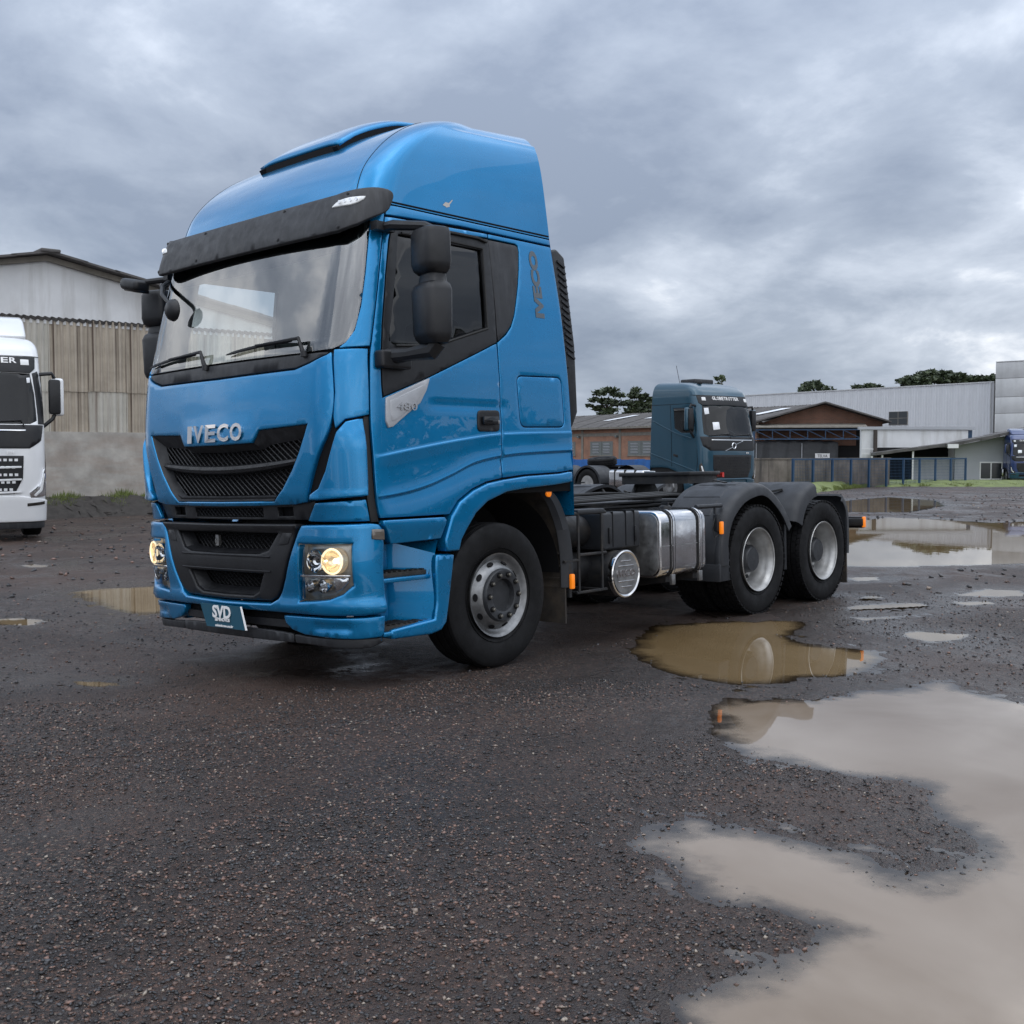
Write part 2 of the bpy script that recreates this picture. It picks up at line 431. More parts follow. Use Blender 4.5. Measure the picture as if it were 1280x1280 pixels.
def patch(name, fn, poly, m, parent, holes=(), off=0.0, step=.045, th=.022, gap=.003, rnd=.004, lines=(), back=False):
    """A thin panel cut from a curved skin, with rounded edges that return inwards."""
    if area2(poly) < 0: poly = list(reversed(poly))
    offn = off if callable(off) else (lambda u, w: off)
    loops = [densify(inset(poly, gap + rnd), step)]
    for h in holes:
        h = list(h)
        if area2(h) > 0: h = list(reversed(h))
        loops.append(densify(inset(h, gap + rnd), step))
    pts = []; edges = []; loopidx = []
    for L in loops:
        b = len(pts); pts.extend(L); n = len(L)
        edges += [(b + i, b + (i + 1) % n) for i in range(n)]; loopidx.append((b, n))
    for ln in lines:
        ln = [q for q in ln if pip(loops[0], *q)]
        b = len(pts); pts.extend(ln); edges += [(b + i, b + i + 1) for i in range(len(ln) - 1)]
    xs = [p[0] for p in loops[0]]; ys = [p[1] for p in loops[0]]
    bnd = np.array(pts); gx = []; row = 0; y = min(ys) + step * .5
    while y < max(ys):
        x = min(xs) + (step * .5 if row % 2 else step)
        while x < max(xs):
            if pip(loops[0], x, y) and not any(pip(h, x, y) for h in loops[1:]):
                if ((bnd[:, 0] - x) ** 2 + (bnd[:, 1] - y) ** 2).min() > (step * .5) ** 2: gx.append((x, y))
            x += step
        y += step * .87; row += 1
    allp = [Vector((p[0], p[1])) for p in pts + gx]
    vo, eo, fo, ov, oe, of = delaunay_2d_cdt(allp, edges, [], 0, 1e-6)
    V = []; N = []
    for p in vo:
        n = surf_normal(fn, p.x, p.y); N.append(n); V.append(fn(p.x, p.y) + n * offn(p.x, p.y))
    F = []
    for f in fo:
        cx = sum(vo[i].x for i in f) / 3; cyy = sum(vo[i].y for i in f) / 3
        if pip(loops[0], cx, cyy) and not any(pip(h, cx, cyy) for h in loops[1:]):
            a, b, c = (vo[i] for i in f)
            F.append(list(f) if (b - a).cross(c - a) > 0 else list(reversed(f)))
    first = {}
    for i, src in enumerate(ov):
        for s in src: first[s] = i
    for (b, n) in loopidx:
        ring = [first[b + i] for i in range(n)]; prev = ring
        outs = []
        for i in range(n):
            t = V[ring[(i + 1) % n]] - V[ring[i - 1]]; o_ = t.cross(N[ring[i]])
            outs.append(o_.normalized() if o_.length > 1e-9 else Vector((0, 0, 0)))
        for (ou, dp) in ((.45 * rnd, .12 * rnd), (.85 * rnd, .5 * rnd), (rnd, rnd), (rnd, th)):
            base = len(V)
            for i in range(n): V.append(V[ring[i]] + outs[i] * ou - N[ring[i]] * dp)
            for i in range(n):
                j = (i + 1) % n; F.append([prev[i], base + i, base + j, prev[j]])
            prev = [base + i for i in range(n)]
    if back:
        nb = len(V); nv = len(vo)
        for i in range(nv): V.append(V[i] - N[i] * th)
        for f in list(F):
            if max(f) < nv: F.append([nb + i for i in reversed(f)])
    me = bpy.data.meshes.new(name); me.from_pydata([tuple(v) for v in V], [], F); me.validate()
    me.polygons.foreach_set('use_smooth', [True] * len(me.polygons))
    return link(name, me, m, parent)
# ================================================================== ground, puddles, gravel
FWD = Vector((math.sin(YAW), math.cos(YAW), 0)); RGT = Vector((math.cos(YAW), -math.sin(YAW), 0))
def ground_at(x, y, z=0.0):
    """World point on the plane z where the photograph's pixel (x, y) looks."""
    cp, sp = math.cos(PITCH), math.sin(PITCH)
    f = Vector((FWD.x * cp, FWD.y * cp, sp)); up = Vector((-FWD.x * sp, -FWD.y * sp, cp))
    d = RGT * ((x - 640) / 1415.0) + up * ((640 - y) / 1415.0) + f
    t = (z - CAM_POS.z) / d.z
    return CAM_POS + d * t
def at(x, depth, z=0.0):
    """World point at picture column x and a distance along the view."""
    p = CAM_POS + FWD * depth + RGT * ((x - 640) / 1415.0 * depth); p.z = z
    return p
def hz(y, depth):
    """Height of picture row y at a distance."""
    return CAM_POS.z + (567.4 - y) * depth / 1415.0
def zz(L, ox=760, oy=640, s=2.0): return [(ox + a / s, oy + b / s) for a, b in L]
P1 = zz([(245, 515), (262, 480), (290, 452), (340, 442), (420, 436), (520, 442), (600, 436), (700, 431), (800, 420), (870, 421), (930, 448), (1040, 466), (1240, 490), (1500, 700), (1500, 1500), (900, 1700), (300, 1500), (170, 1290), (152, 1232), (192, 1190), (250, 1150), (330, 1112), (400, 1092), (480, 1070), (512, 1046), (490, 1030), (420, 1008), (330, 985), (222, 965), (170, 930), (140, 872), (100, 842), (76, 820), (112, 788), (200, 748), (330, 774), (440, 796), (520, 815), (600, 845), (690, 875), (735, 900), (790, 903), (850, 896), (890, 872), (908, 840), (885, 800), (838, 742), (790, 692), (740, 668), (640, 664), (480, 634), (370, 608), (290, 568)])
P2 = zz([(40, 345), (80, 302), (130, 280), (250, 270), (400, 265), (490, 270), (500, 290), (462, 310), (480, 325), (560, 331), (640, 341), (690, 346), (702, 365), (680, 380), (640, 398), (600, 408), (480, 414), (430, 427), (330, 427), (210, 414), (140, 398), (90, 374)])
P3 = zz([(720, 300), (780, 297), (900, 304), (885, 316), (800, 322), (745, 313)])
P4 = [zz([(600, 262), (640, 250), (740, 246), (838, 240), (830, 250), (720, 262), (640, 271)]), zz([(588, 234), (680, 222), (790, 226), (800, 236), (700, 242), (610, 246)]), zz([(875, 206), (940, 190), (1030, 194), (1060, 206), (1000, 211)]), zz([(860, 224), (960, 220), (975, 228), (900, 232)]), zz([(590, 214), (660, 206), (700, 212), (640, 220)]), zz([(600, 160), (670, 157), (680, 166), (620, 169)])]
P5 = [(1000, 690), (1040, 668), (1063, 651), (1110, 646), (1180, 649), (1240, 653), (1300, 650), (1500, 656), (1560, 690), (1400, 706), (1280, 704), (1200, 706), (1130, 708), (1060, 707), (1010, 704)]
P5b = [(1020, 632), (1060, 625), (1110, 621), (1170, 625), (1180, 632), (1140, 640), (1080, 640), (1040, 640)]
P6 = [zz(p, 0, 600, 4.925) for p in ([(435, 668), (560, 655), (700, 646), (1000, 634), (1300, 640), (1250, 740), (1000, 800), (900, 806), (800, 800), (660, 780), (560, 730)], [(95, 1150), (130, 1130), (230, 1122), (330, 1118), (362, 1165), (350, 1190), (200, 1195), (120, 1180)], [(135, 512), (200, 504), (300, 510), (290, 522), (160, 524)], [(420, 1175), (640, 1180), (760, 1195), (620, 1215), (480, 1205)], [(-60, 830), (120, 826), (280, 838), (180, 868), (0, 866)])]
PUD = []          # (outline in metres, water level, seed)
def base_h(x, y):
    """Yard level: drops a little under the truck's far side, gently uneven elsewhere."""
    t = np.clip((1.24 - x) / 2.48, 0, 1)
    near = np.exp(-np.maximum(0, np.maximum(-2.2 - y, y - 6.8)) ** 2 / 1.2)
    back = np.clip((-1.6 - x) / 2.5, 0, 1)
    return -0.0728 * t * near * (1 - back * .7)
for pl, lev in [(P1, -.012), (P2, -.010), (P3, -.010)] + [(p, -.010) for p in P4] + [(P5, -.012), (P5b, -.012)] + [(p, -.012) for p in P6]:
    W = [ground_at(a, b) for a, b in pl]; cx = sum(p.x for p in W) / len(W); cy_ = sum(p.y for p in W) / len(W)
    PUD.append(([(p.x, p.y) for p in W], lev + float(base_h(np.array(cx), np.array(cy_)))))
def sdist(poly, X, Y):
    """Signed distance (positive inside) from a polygon, vectorised."""
    d2 = np.full(X.shape, 1e9); ins = np.zeros(X.shape, bool); n = len(poly)
    for i in range(n):
        x0, y0 = poly[i]; x1, y1 = poly[(i + 1) % n]; ex, ey = x1 - x0, y1 - y0
        t = np.clip(((X - x0) * ex + (Y - y0) * ey) / max(ex * ex + ey * ey, 1e-9), 0, 1)
        d2 = np.minimum(d2, (X - x0 - t * ex) ** 2 + (Y - y0 - t * ey) ** 2)
        c = ((y0 > Y) != (y1 > Y)) & (X < ex * (Y - y0) / (ey if abs(ey) > 1e-12 else 1e-12) + x0); ins ^= c
    d = np.sqrt(d2); return np.where(ins, d, -d)
_rng = np.random.RandomState(7)
_lat = [_rng.rand(64, 64) for _ in range(4)]
def vnoise(X, Y, s, k=0):
    """Smooth value noise in -1..1, tiling 64 cells."""
    gx = X * s; gy = Y * s; ix = np.floor(gx).astype(int); iy = np.floor(gy).astype(int); fx = gx - ix; fy = gy - iy
    fx = fx * fx * (3 - 2 * fx); fy = fy * fy * (3 - 2 * fy); L = _lat[k]; a = L[ix % 64, iy % 64]; b = L[(ix + 1) % 64, iy % 64]; c = L[ix % 64, (iy + 1) % 64]; d = L[(ix + 1) % 64, (iy + 1) % 64]
    return ((a * (1 - fx) + b * fx) * (1 - fy) + (c * (1 - fx) + d * fx) * fy) * 2 - 1
TRACKS = []
for (a_, b_, w_) in (((-150, 1010), (760, 905), .17), ((240, 1420), (700, 930), .16), ((-300, 760), (330, 830), .20), ((1330, 775), (1090, 640), .24)):
    p_, q_ = ground_at(*a_), ground_at(*b_); TRACKS.append((p_.x, p_.y, q_.x, q_.y, w_))
def m_guard(size): return min(.30, .4 * size + .05)
def height(X, Y, full=True):
    h = base_h(X, Y)
    h = h + .008 * vnoise(X, Y, .45, 0) + .006 * vnoise(X, Y, 1.7, 1)
    frz = .004 * vnoise(X, Y, 6.1, 2) + .0035 * vnoise(X, Y, 19.0, 3) + .0025 * vnoise(X, Y, 47.0, 0)
    wet = np.zeros(X.shape)
    for (ax, ay, bx_, by_, wd) in TRACKS:
        ex, ey = bx_ - ax, by_ - ay; LL = math.hypot(ex, ey); t_ = ((X - ax) * ex + (Y - ay) * ey) / LL; s_ = ((X - ax) * -ey + (Y - ay) * ex) / LL + .35 * np.sin(t_ * .35) + .06 * np.sin(t_ * 1.7)
        for o_ in (-1.0, 1.0):
            q = np.exp(-((s_ - o_) / wd) ** 4) * np.clip(t_ / 1.5, 0, 1) * np.clip((LL - t_) / 1.5, 0, 1); h = h - .011 * q * (1 + .5 * vnoise(X, Y, 2.1, 3)) + .006 * np.exp(-((np.abs(s_ - o_) - wd * 1.25) / .07) ** 2) * np.clip(t_ / 1.5, 0, 1) * np.clip((LL - t_) / 1.5, 0, 1)
            wet = np.maximum(wet, .55 * q * (.6 + .6 * vnoise(X, Y, .9, 1)))
    for poly, lev in PUD:
        xs = [p[0] for p in poly]; ys = [p[1] for p in poly]; m = 1.6
        sel = (X > min(xs) - m) & (X < max(xs) + m) & (Y > min(ys) - m) & (Y < max(ys) + m)
        if not sel.any(): continue
        x, y = X[sel], Y[sel]
        size = min(max(xs) - min(xs), max(ys) - min(ys)); rim = min(.45, .5 * size + .05); slope = min(.05, .012 + .03 * size)
        sd = sdist(poly, x, y) + .10 * min(1, size) * (vnoise(x, y, 3.3, 1) * .6 + vnoise(x, y, 9.0, 2) * .4)
        prof = np.where(sd > 0, -slope * np.minimum(sd, 1.2) - (.006 * np.clip(sd / .03, 0, 1) if size < 1.0 else 0.0), .016 * np.clip(-sd / rim, 0, 1) ** 1.2)
        w = np.clip(1 + sd / rim, 0, 1); w = w * w * (3 - 2 * w)
        h[sel] = h[sel] * (1 - w) + (lev + prof + .25 * frz[sel] * (sd < 0)) * w
        hs = h[sel]; g_ = lev + .004 - .05 * np.maximum(0, -sd - m_guard(size)) + .3 * frz[sel]; h[sel] = np.where(sd < 0, np.maximum(hs, g_), hs)
        wet[sel] = np.maximum(wet[sel], np.clip(1 + sd / (rim * 1.8), 0, 1))
    # keep the ground from rising into the tyres
    for wy in (0.0, 3.674, 5.026):
        for sx, zc_, cx in ((1.0, 0.0, 1.07), (-1.0, -.0728, -1.07)):
            wdt = .30 if wy == 0 else .42
            q = np.clip(1.3 - np.maximum(np.abs(X - (cx if wy == 0 else cx - .12 * sx)) / wdt, np.abs(Y - wy) / .40), 0, .3) / .3
            h = h * (1 - q) + (zc_ + (X - 1.24 * sx) * .0294) * q
    return h + frz * np.where(wet > .98, .2, 1.0), wet
apex = CAM_POS - FWD * 7.0
d = [0.6]
while d[-1] < 700:
    q = d[-1]
    d.append(q + (.5 if q < 8.0 else .033 if q < 15 else .033 + (q - 15) * .008 if q < 60 else q * .03))
D = np.array(d); NA = 600
A = np.concatenate([np.linspace(R(-82), R(-36), 60, endpoint=False), np.linspace(R(-36), R(36), NA, endpoint=False), np.linspace(R(36), R(82), 60)])
DD, AA = np.meshgrid(D, A, indexing='ij')
GX = apex.x + DD * (np.cos(AA) * FWD.x + np.sin(AA) * RGT.x) ; GY = apex.y + DD * (np.cos(AA) * FWD.y + np.sin(AA) * RGT.y)
GZ, WET = height(GX, GY)
def grid_mesh(name, X, Y, Z):
    n, m_ = X.shape; me = bpy.data.meshes.new(name)
    co = np.stack([X, Y, Z], -1).reshape(-1, 3).astype(np.float32)
    i = np.arange(n * m_).reshape(n, m_); q = np.stack([i[:-1, :-1], i[:-1, 1:], i[1:, 1:], i[1:, :-1]], -1).reshape(-1, 4)[:, ::-1]
    me.vertices.add(len(co)); me.vertices.foreach_set('co', co.ravel())
    me.loops.add(q.size); me.loops.foreach_set('vertex_index', q.ravel().astype(np.int32))
    me.polygons.add(len(q)); me.polygons.foreach_set('loop_start', np.arange(0, q.size, 4, dtype=np.int32)); me.polygons.foreach_set('loop_total', np.full(len(q), 4, np.int32))
    me.update(calc_edges=True); me.polygons.foreach_set('use_smooth', np.ones(len(q), bool)); return me
def ground_material():
    m = bpy.data.materials.new('wet_gravel'); m.use_nodes = True; t = m.node_tree; b = t.nodes['Principled BSDF']
    N = t.nodes.new; L = t.links.new
    geo = N('ShaderNodeNewGeometry'); pos = geo.outputs['Position']
    def noise(s, det, rough=.6, dist=0.0):
        n = N('ShaderNodeTexNoise'); n.inputs['Scale'].default_value = s; n.inputs['Detail'].default_value = det; n.inputs['Roughness'].default_value = rough; n.inputs['Distortion'].default_value = dist
        L(pos, n.inputs['Vector']); return n.outputs[0]
    def mrange(v, a, b_, c, d_):
        n = N('ShaderNodeMapRange'); n.inputs[1].default_value = a; n.inputs[2].default_value = b_; n.inputs[3].default_value = c; n.inputs[4].default_value = d_; L(v, n.inputs[0]); return n.outputs[0]
    def mth(op, a, b_=None):
        n = N('ShaderNodeMath'); n.operation = op
        for i, v in enumerate((a, b_)):
            if v is None: continue
            if isinstance(v, (int, float)): n.inputs[i].default_value = v
            else: L(v, n.inputs[i])
        return n.outputs[0]
    def vor(s):
        v = N('ShaderNodeTexVoronoi'); v.inputs['Scale'].default_value = s; v.inputs['Randomness'].default_value = 1.0; L(pos, v.inputs['Vector']); return v
    v1 = vor(85.0); v2 = vor(190.0)
    sepc = N('ShaderNodeSeparateColor'); L(v1.outputs['Color'], sepc.inputs[0])
    cr = N('ShaderNodeValToRGB'); L(sepc.outputs[0], cr.inputs[0]); e = cr.color_ramp
    e.interpolation = 'CONSTANT'; e.elements[0].position = 0; e.elements[0].color = (.018, .017, .018, 1); e.elements[1].position = .965; e.elements[1].color = (.30, .25, .20, 1)
    for p_, c in ((.26, (.031, .027, .027, 1)), (.48, (.054, .045, .042, 1)), (.64, (.115, .070, .053, 1)), (.76, (.070, .063, .062, 1)), (.86, (.195, .115, .086, 1))):
        x = e.elements.new(p_); x.color = c
    big = mrange(noise(.55, 5, .62), .35, .68, .34, .86); red = mrange(noise(.33, 4, .6, .4), .42, .66, .12, .62)
    sc = N('ShaderNodeVectorMath'); sc.operation = 'SCALE'; L(cr.outputs[0], sc.inputs[0]); L(big, sc.inputs['Scale'])
    mx = N('ShaderNodeMix'); mx.data_type = 'RGBA'; L(red, mx.inputs[0]); L(sc.outputs[0], mx.inputs[6]); mx.inputs[7].default_value = (.100, .060, .044, 1)
    # wet film: darker, glossier patches
    at_ = N('ShaderNodeAttribute'); at_.attribute_name = 'wet'
    film = mth('ADD', mrange(noise(.8, 7, .65, .8), .49, .62, 0, .95), mth('MULTIPLY', at_.outputs['Fac'], .75)); film = mth('MINIMUM', film, 1.0)
    dk = N('ShaderNodeMix'); dk.data_type = 'RGBA'; L(mth('MULTIPLY', film, .62), dk.inputs[0]); L(mx.outputs[2], dk.inputs[6]); dk.inputs[7].default_value = (.026, .022, .020, 1)
    L(dk.outputs[2], b.inputs['Base Color'])
    L(mrange(film, 0, 1, .52, .20), b.inputs['Roughness'])
    hgt = mth('ADD', mth('MULTIPLY', mth('SUBTRACT', 1.0, v1.outputs['Distance']), 1.0), mth('MULTIPLY', mth('SUBTRACT', 1.0, v2.outputs['Distance']), .5))
    bp = N('ShaderNodeBump'); bp.inputs['Distance'].default_value = .014; L(mrange(film, 0, 1, 1.0, .5), bp.inputs['Strength']); L(hgt, bp.inputs['Height'])
    b2 = N('ShaderNodeBump'); b2.inputs['Distance'].default_value = .05; b2.inputs['Strength'].default_value = .55; L(mth('ADD', noise(4.0, 9, .68, .3), mth('MULTIPLY', noise(22.0, 6, .7), .35)), b2.inputs['Height']); L(bp.outputs[0], b2.inputs['Normal']); L(b2.outputs[0], b.inputs['Normal'])
    b.inputs['Specular IOR Level'].default_value = .34
    MAT['wet_gravel'] = m
ground_material()
gm = grid_mesh('ground', GX, GY, GZ)
at_w = gm.attributes.new('wet', 'FLOAT', 'POINT'); at_w.data.foreach_set('value', WET.ravel().astype(np.float32))
ground = tag(link('ground', gm, 'wet_gravel'), kind='structure')
def water_material(name, c0, c1):
    m = bpy.data.materials.new(name); m.use_nodes = True; t = m.node_tree; t.nodes.clear(); N = t.nodes.new; L = t.links.new
    geo = N('ShaderNodeNewGeometry'); out = N('ShaderNodeOutputMaterial')
    n = N('ShaderNodeTexNoise'); n.inputs['Scale'].default_value = .8; n.inputs['Detail'].default_value = 5; n.inputs['Distortion'].default_value = .5; L(geo.outputs['Position'], n.inputs['Vector'])
    cr = N('ShaderNodeValToRGB'); L(n.outputs[0], cr.inputs[0]); cr.color_ramp.elements[0].position = .35; cr.color_ramp.elements[0].color = (*c0, 1); cr.color_ramp.elements[1].position = .68; cr.color_ramp.elements[1].color = (*c1, 1)
    df = N('ShaderNodeBsdfDiffuse'); L(cr.outputs[0], df.inputs[0])
    tr = N('ShaderNodeBsdfTransparent'); tr.inputs[0].default_value = (.92, .88, .82, 1)
    at_ = N('ShaderNodeAttribute'); at_.attribute_name = 'depth'          # silt hides the bed as the water deepens
    mr = N('ShaderNodeMapRange'); mr.inputs[1].default_value = 0.0; mr.inputs[2].default_value = .0095; mr.inputs[3].default_value = .05; mr.inputs[4].default_value = 1.0; mr.interpolation_type = 'SMOOTHSTEP'
    nn = N('ShaderNodeTexNoise'); nn.inputs['Scale'].default_value = 7.0; nn.inputs['Detail'].default_value = 8; nn.inputs['Roughness'].default_value = .68; L(geo.outputs['Position'], nn.inputs['Vector'])
    ma = N('ShaderNodeMath'); ma.operation = 'MULTIPLY_ADD'; L(nn.outputs[0], ma.inputs[0]); ma.inputs[1].default_value = .010; ma.inputs[2].default_value = -.0050
    mb_ = N('ShaderNodeMath'); mb_.operation = 'ADD'; L(ma.outputs[0], mb_.inputs[0]); L(at_.outputs['Fac'], mb_.inputs[1]); L(mb_.outputs[0], mr.inputs[0])
    m1 = N('ShaderNodeMixShader'); L(mr.outputs[0], m1.inputs[0]); L(tr.outputs[0], m1.inputs[1]); L(df.outputs[0], m1.inputs[2])
    r = N('ShaderNodeTexNoise'); r.inputs['Scale'].default_value = 4.0; r.inputs['Detail'].default_value = 2; L(geo.outputs['Position'], r.inputs['Vector'])
    bp = N('ShaderNodeBump'); bp.inputs['Strength'].default_value = .025; bp.inputs['Distance'].default_value = .01; L(r.outputs[0], bp.inputs['Height'])
    gl = N('ShaderNodeBsdfGlossy'); gl.inputs['Roughness'].default_value = .015; L(bp.outputs[0], gl.inputs['Normal'])
    fr = N('ShaderNodeFresnel'); fr.inputs['IOR'].default_value = 1.65; L(bp.outputs[0], fr.inputs['Normal'])
    m2 = N('ShaderNodeMixShader'); L(fr.outputs[0], m2.inputs[0]); L(m1.outputs[0], m2.inputs[1]); L(gl.outputs[0], m2.inputs[2]); L(m2.outputs[0], out.inputs[0]); MAT[name] = m
water_material('muddy_water', (.165, .112, .055), (.225, .160, .088)); water_material('skylit_silty_water', (.190, .140, .096), (.290, .234, .182))  # near puddle paler: thicker silt, plus open-sky brightness put into its colour
for k, (poly, lev) in enumerate(PUD):
    xs = [p[0] for p in poly]; ys = [p[1] for p in poly]; size = min(max(xs) - min(xs), max(ys) - min(ys)); m_ = min(.30, .4 * size + .05)
    st_ = max(.035, max(max(xs) - min(xs), max(ys) - min(ys)) / 170)
    gx = np.arange(min(xs) - m_, max(xs) + m_ + st_, st_); gy = np.arange(min(ys) - m_, max(ys) + m_ + st_, st_); X, Y = np.meshgrid(gx, gy, indexing='ij')
    hh, _ = height(X.ravel(), Y.ravel()); hh = hh.reshape(X.shape); sd = sdist(poly, X, Y)
    ok = (sd > -m_); i = np.arange(X.size).reshape(X.shape)
    q = np.stack([i[:-1, :-1], i[1:, :-1], i[1:, 1:], i[:-1, 1:]], -1).reshape(-1, 4); okf = ok.ravel()[q].all(1) & ((lev - hh).ravel()[q] > -.012).any(1); q = q[okf]
    uq, inv_ = np.unique(q, return_inverse=True); co = np.stack([X.ravel()[uq], Y.ravel()[uq], np.full(len(uq), lev)], -1)
    me = bpy.data.meshes.new('puddle'); me.from_pydata(co.tolist(), [], inv_.reshape(-1, 4).tolist()); me.update()
    dp = me.attributes.new('depth', 'FLOAT', 'POINT'); dp.data.foreach_set('value', (lev - hh).ravel()[uq].astype(np.float32))
    tag(link('puddle', me, 'skylit_silty_water' if k == 0 else 'muddy_water'), kind='structure')
# crushed stone lying loose on the ground near the camera
def gravel(n, seed, r0, r1, smin, smax, name):
    rg = np.random.RandomState(seed)
    dist = np.sqrt(rg.uniform(r0 ** 2, r1 ** 2, n)); ang = rg.uniform(R(-32), R(32), n)
    X = CAM_POS.x + dist * (np.cos(ang) * FWD.x + np.sin(ang) * RGT.x); Y = CAM_POS.y + dist * (np.cos(ang) * FWD.y + np.sin(ang) * RGT.y)
    dens = vnoise(X, Y, 1.3, 2) * .40 + vnoise(X, Y, .5, 1) * .45 + .62
    under = (X < 1.15) & (X > -1.2) & (Y > -1.2)
    keep = (rg.rand(n) < dens) & ~under
    Z, w = height(X, Y); rr_ = rg.rand(n); keep &= ~((w > .93) & (rr_ < np.where(Z > -.020, .65, .96)))
    X, Y, Z = X[keep], Y[keep], Z[keep]; n = len(X)
    s = smin + (smax - smin) * rg.rand(n) ** 3.0
    cube = np.array([(1, 0, 0), (0, 1, 0), (-1, 0, 0), (0, -1, 0), (0, 0, 1), (0, 0, -1)], float)
    P = (cube[None] * rg.uniform(.7, 1.25, (n, 6, 3)) + rg.uniform(-.35, .35, (n, 6, 3))) * rg.uniform(.65, 1.15, (n, 1, 3)) * np.array([1, 1, .55])
    a = rg.uniform(0, 6.28, n); tl = rg.uniform(-.6, .6, n)
    c, s_ = np.cos(tl), np.sin(tl); y2 = P[..., 1] * c[:, None] - P[..., 2] * s_[:, None]; z2 = P[..., 1] * s_[:, None] + P[..., 2] * c[:, None]; P[..., 1] = y2; P[..., 2] = z2
    c, s_ = np.cos(a), np.sin(a); x2 = P[..., 0] * c[:, None] - P[..., 1] * s_[:, None]; y2 = P[..., 0] * s_[:, None] + P[..., 1] * c[:, None]; P[..., 0] = x2; P[..., 1] = y2
    P *= s[:, None, None]; P += np.stack([X, Y, Z + s * .22], -1)[:, None]
    F = np.array([(0, 1, 4), (1, 2, 4), (2, 3, 4), (3, 0, 4), (1, 0, 5), (2, 1, 5), (3, 2, 5), (0, 3, 5)])
    q = (F[None] + (np.arange(n) * 6)[:, None, None]).reshape(-1, 3)
    me = bpy.data.meshes.new(name); co = P.reshape(-1, 3).astype(np.float32)
    me.vertices.add(len(co)); me.vertices.foreach_set('co', co.ravel()); me.loops.add(q.size); me.loops.foreach_set('vertex_index', q.ravel().astype(np.int32))
    me.polygons.add(len(q)); me.polygons.foreach_set('loop_start', np.arange(0, q.size, 3, dtype=np.int32)); me.polygons.foreach_set('loop_total', np.full(len(q), 3, np.int32)); me.update(calc_edges=True)
    at_ = me.attributes.new('tone', 'FLOAT', 'POINT'); at_.data.foreach_set('value', np.repeat(rg.rand(n), 6).astype(np.float32))
    return tag(link(name, me, 'stone'), kind='stuff')
def stone_material():
    m = bpy.data.materials.new('stone'); m.use_nodes = True; t = m.node_tree; b = t.nodes['Principled BSDF']; N = t.nodes.new; L = t.links.new
    a = N('ShaderNodeAttribute'); a.attribute_name = 'tone'; cr = N('ShaderNodeValToRGB'); L(a.outputs['Fac'], cr.inputs[0]); e = cr.color_ramp; e.interpolation = 'CONSTANT'
    e.elements[0].position = 0; e.elements[0].color = (.018, .018, .019, 1); e.elements[1].position = .988; e.elements[1].color = (.32, .27, .22, 1)
    for p_, c in ((.24, (.030, .029, .031, 1)), (.46, (.048, .044, .044, 1)), (.62, (.105, .066, .052, 1)), (.74, (.064, .064, .068, 1)), (.82, (.19, .112, .085, 1)), (.94, (.23, .18, .145, 1))):
        x = e.elements.new(p_); x.color = c
    L(cr.outputs[0], b.inputs['Base Color']); b.inputs['Roughness'].default_value = .38; b.inputs['Specular IOR Level'].default_value = .5; MAT['stone'] = m
stone_material()
gv = gravel(225000, 11, 2.4, 7.6, .0032, .0115, 'loose_gravel'); tag(gv, 'loose dark crushed stone on the wet yard', 'gravel')
gv3 = gravel(15000, 13, 13.0, 48.0, .014, .055, 'mud_clods'); tag(gv3, 'dark clods and stones over the far part of the yard', 'gravel')
gv2 = gravel(16000, 12, 7.2, 13.0, .006, .018, 'scattered_stones'); tag(gv2, 'scattered larger stones farther out on the wet yard', 'gravel')
# ================================================================== the blue tractor truck
LEAN = R(1.682)
truck = empty('tractor_truck', (0, 0, -0.0364), (0, -LEAN, 0))
tag(truck, 'bright blue tractor truck with dark sun visor, lit headlights and no trailer', 'truck')
T = truck
cab_front = pch([.25, .55, .85, 1.08, 1.25, 1.7, 2.1, 2.25, 2.6, 3.05, 3.2], [-1.43, -1.455, -1.485, -1.475, -1.49, -1.505, -1.475, -1.440, -1.355, -1.232, -1.185])
cab_half = pch([.25, 1.0, 2.0, 2.5, 3.13, 3.4], [1.245, 1.25, 1.25, 1.235, 1.175, 1.14])
cab_back = pch([.25, 1.3, 3.13, 3.4], [.85, .85, .71, .69])
cab_cy = pch([2.1, 2.6, 3.1, 3.3], [.40, .38, .35, .34]); cab_kx = pch([2.1, 2.6, 3.1, 3.3], [1.0, 1.015, 1.03, 1.03])
S = cab_surface(cab_front, cab_half, cab_back, cy=lambda w: cab_cy(min(max(w, 2.1), 3.3)), kx=lambda w: cab_kx(min(max(w, 2.1), 3.3)))
zc3 = pch([1.30, 1.38, 1.605, 1.824, 2.053, 2.318, 2.579, 2.773, 3.42], [1.25, 1.254, 1.278, 1.32, 1.388, 1.476, 1.517, 1.534, 1.56])
zc2 = pch([1.30, 1.398, 1.733, 2.185, 2.59, 3.42], [1.50, 1.518, 1.572, 1.636, 1.678, 1.704])
def sstep(x, a, b):
    t = min(max((x - a) / (b - a), 0), 1); return t * t * (3 - 2 * t)
def side_off(u, w):
    u = abs(u)
    if u < 1.30 or w > 2.0: return 0.0
    f = sstep(u, 1.34, 1.50)
    d3 = zc3(u) - w; d2 = zc2(u) - w; o = 0.0
    if d3 > 0: o += .007 * (1 - sstep(d3, 0, .014)) - .016 * sstep(d3, 0, .014) * max(0, 1 - d3 / .16) ** 1.3
    else: o += .007 * math.exp(d3 / .03)
    if d2 > 0: o += .006 * sstep(d2, 0, .010) * max(0, 1 - d2 / .10)
    d1 = 1.885 - w
    if 1.83 < u < 2.68 and d1 > 0: o += -.009 * sstep(d1, 0, .010) * max(0, 1 - d1 / .07) * sstep(u, 1.83, 1.95) * (1 - sstep(u, 2.60, 2.68))
    return o * f
def cline(f, a, b, d=0.0, n=90): return [(a + (b - a) * i / n, f(a + (b - a) * i / n) + d) for i in range(n + 1)]
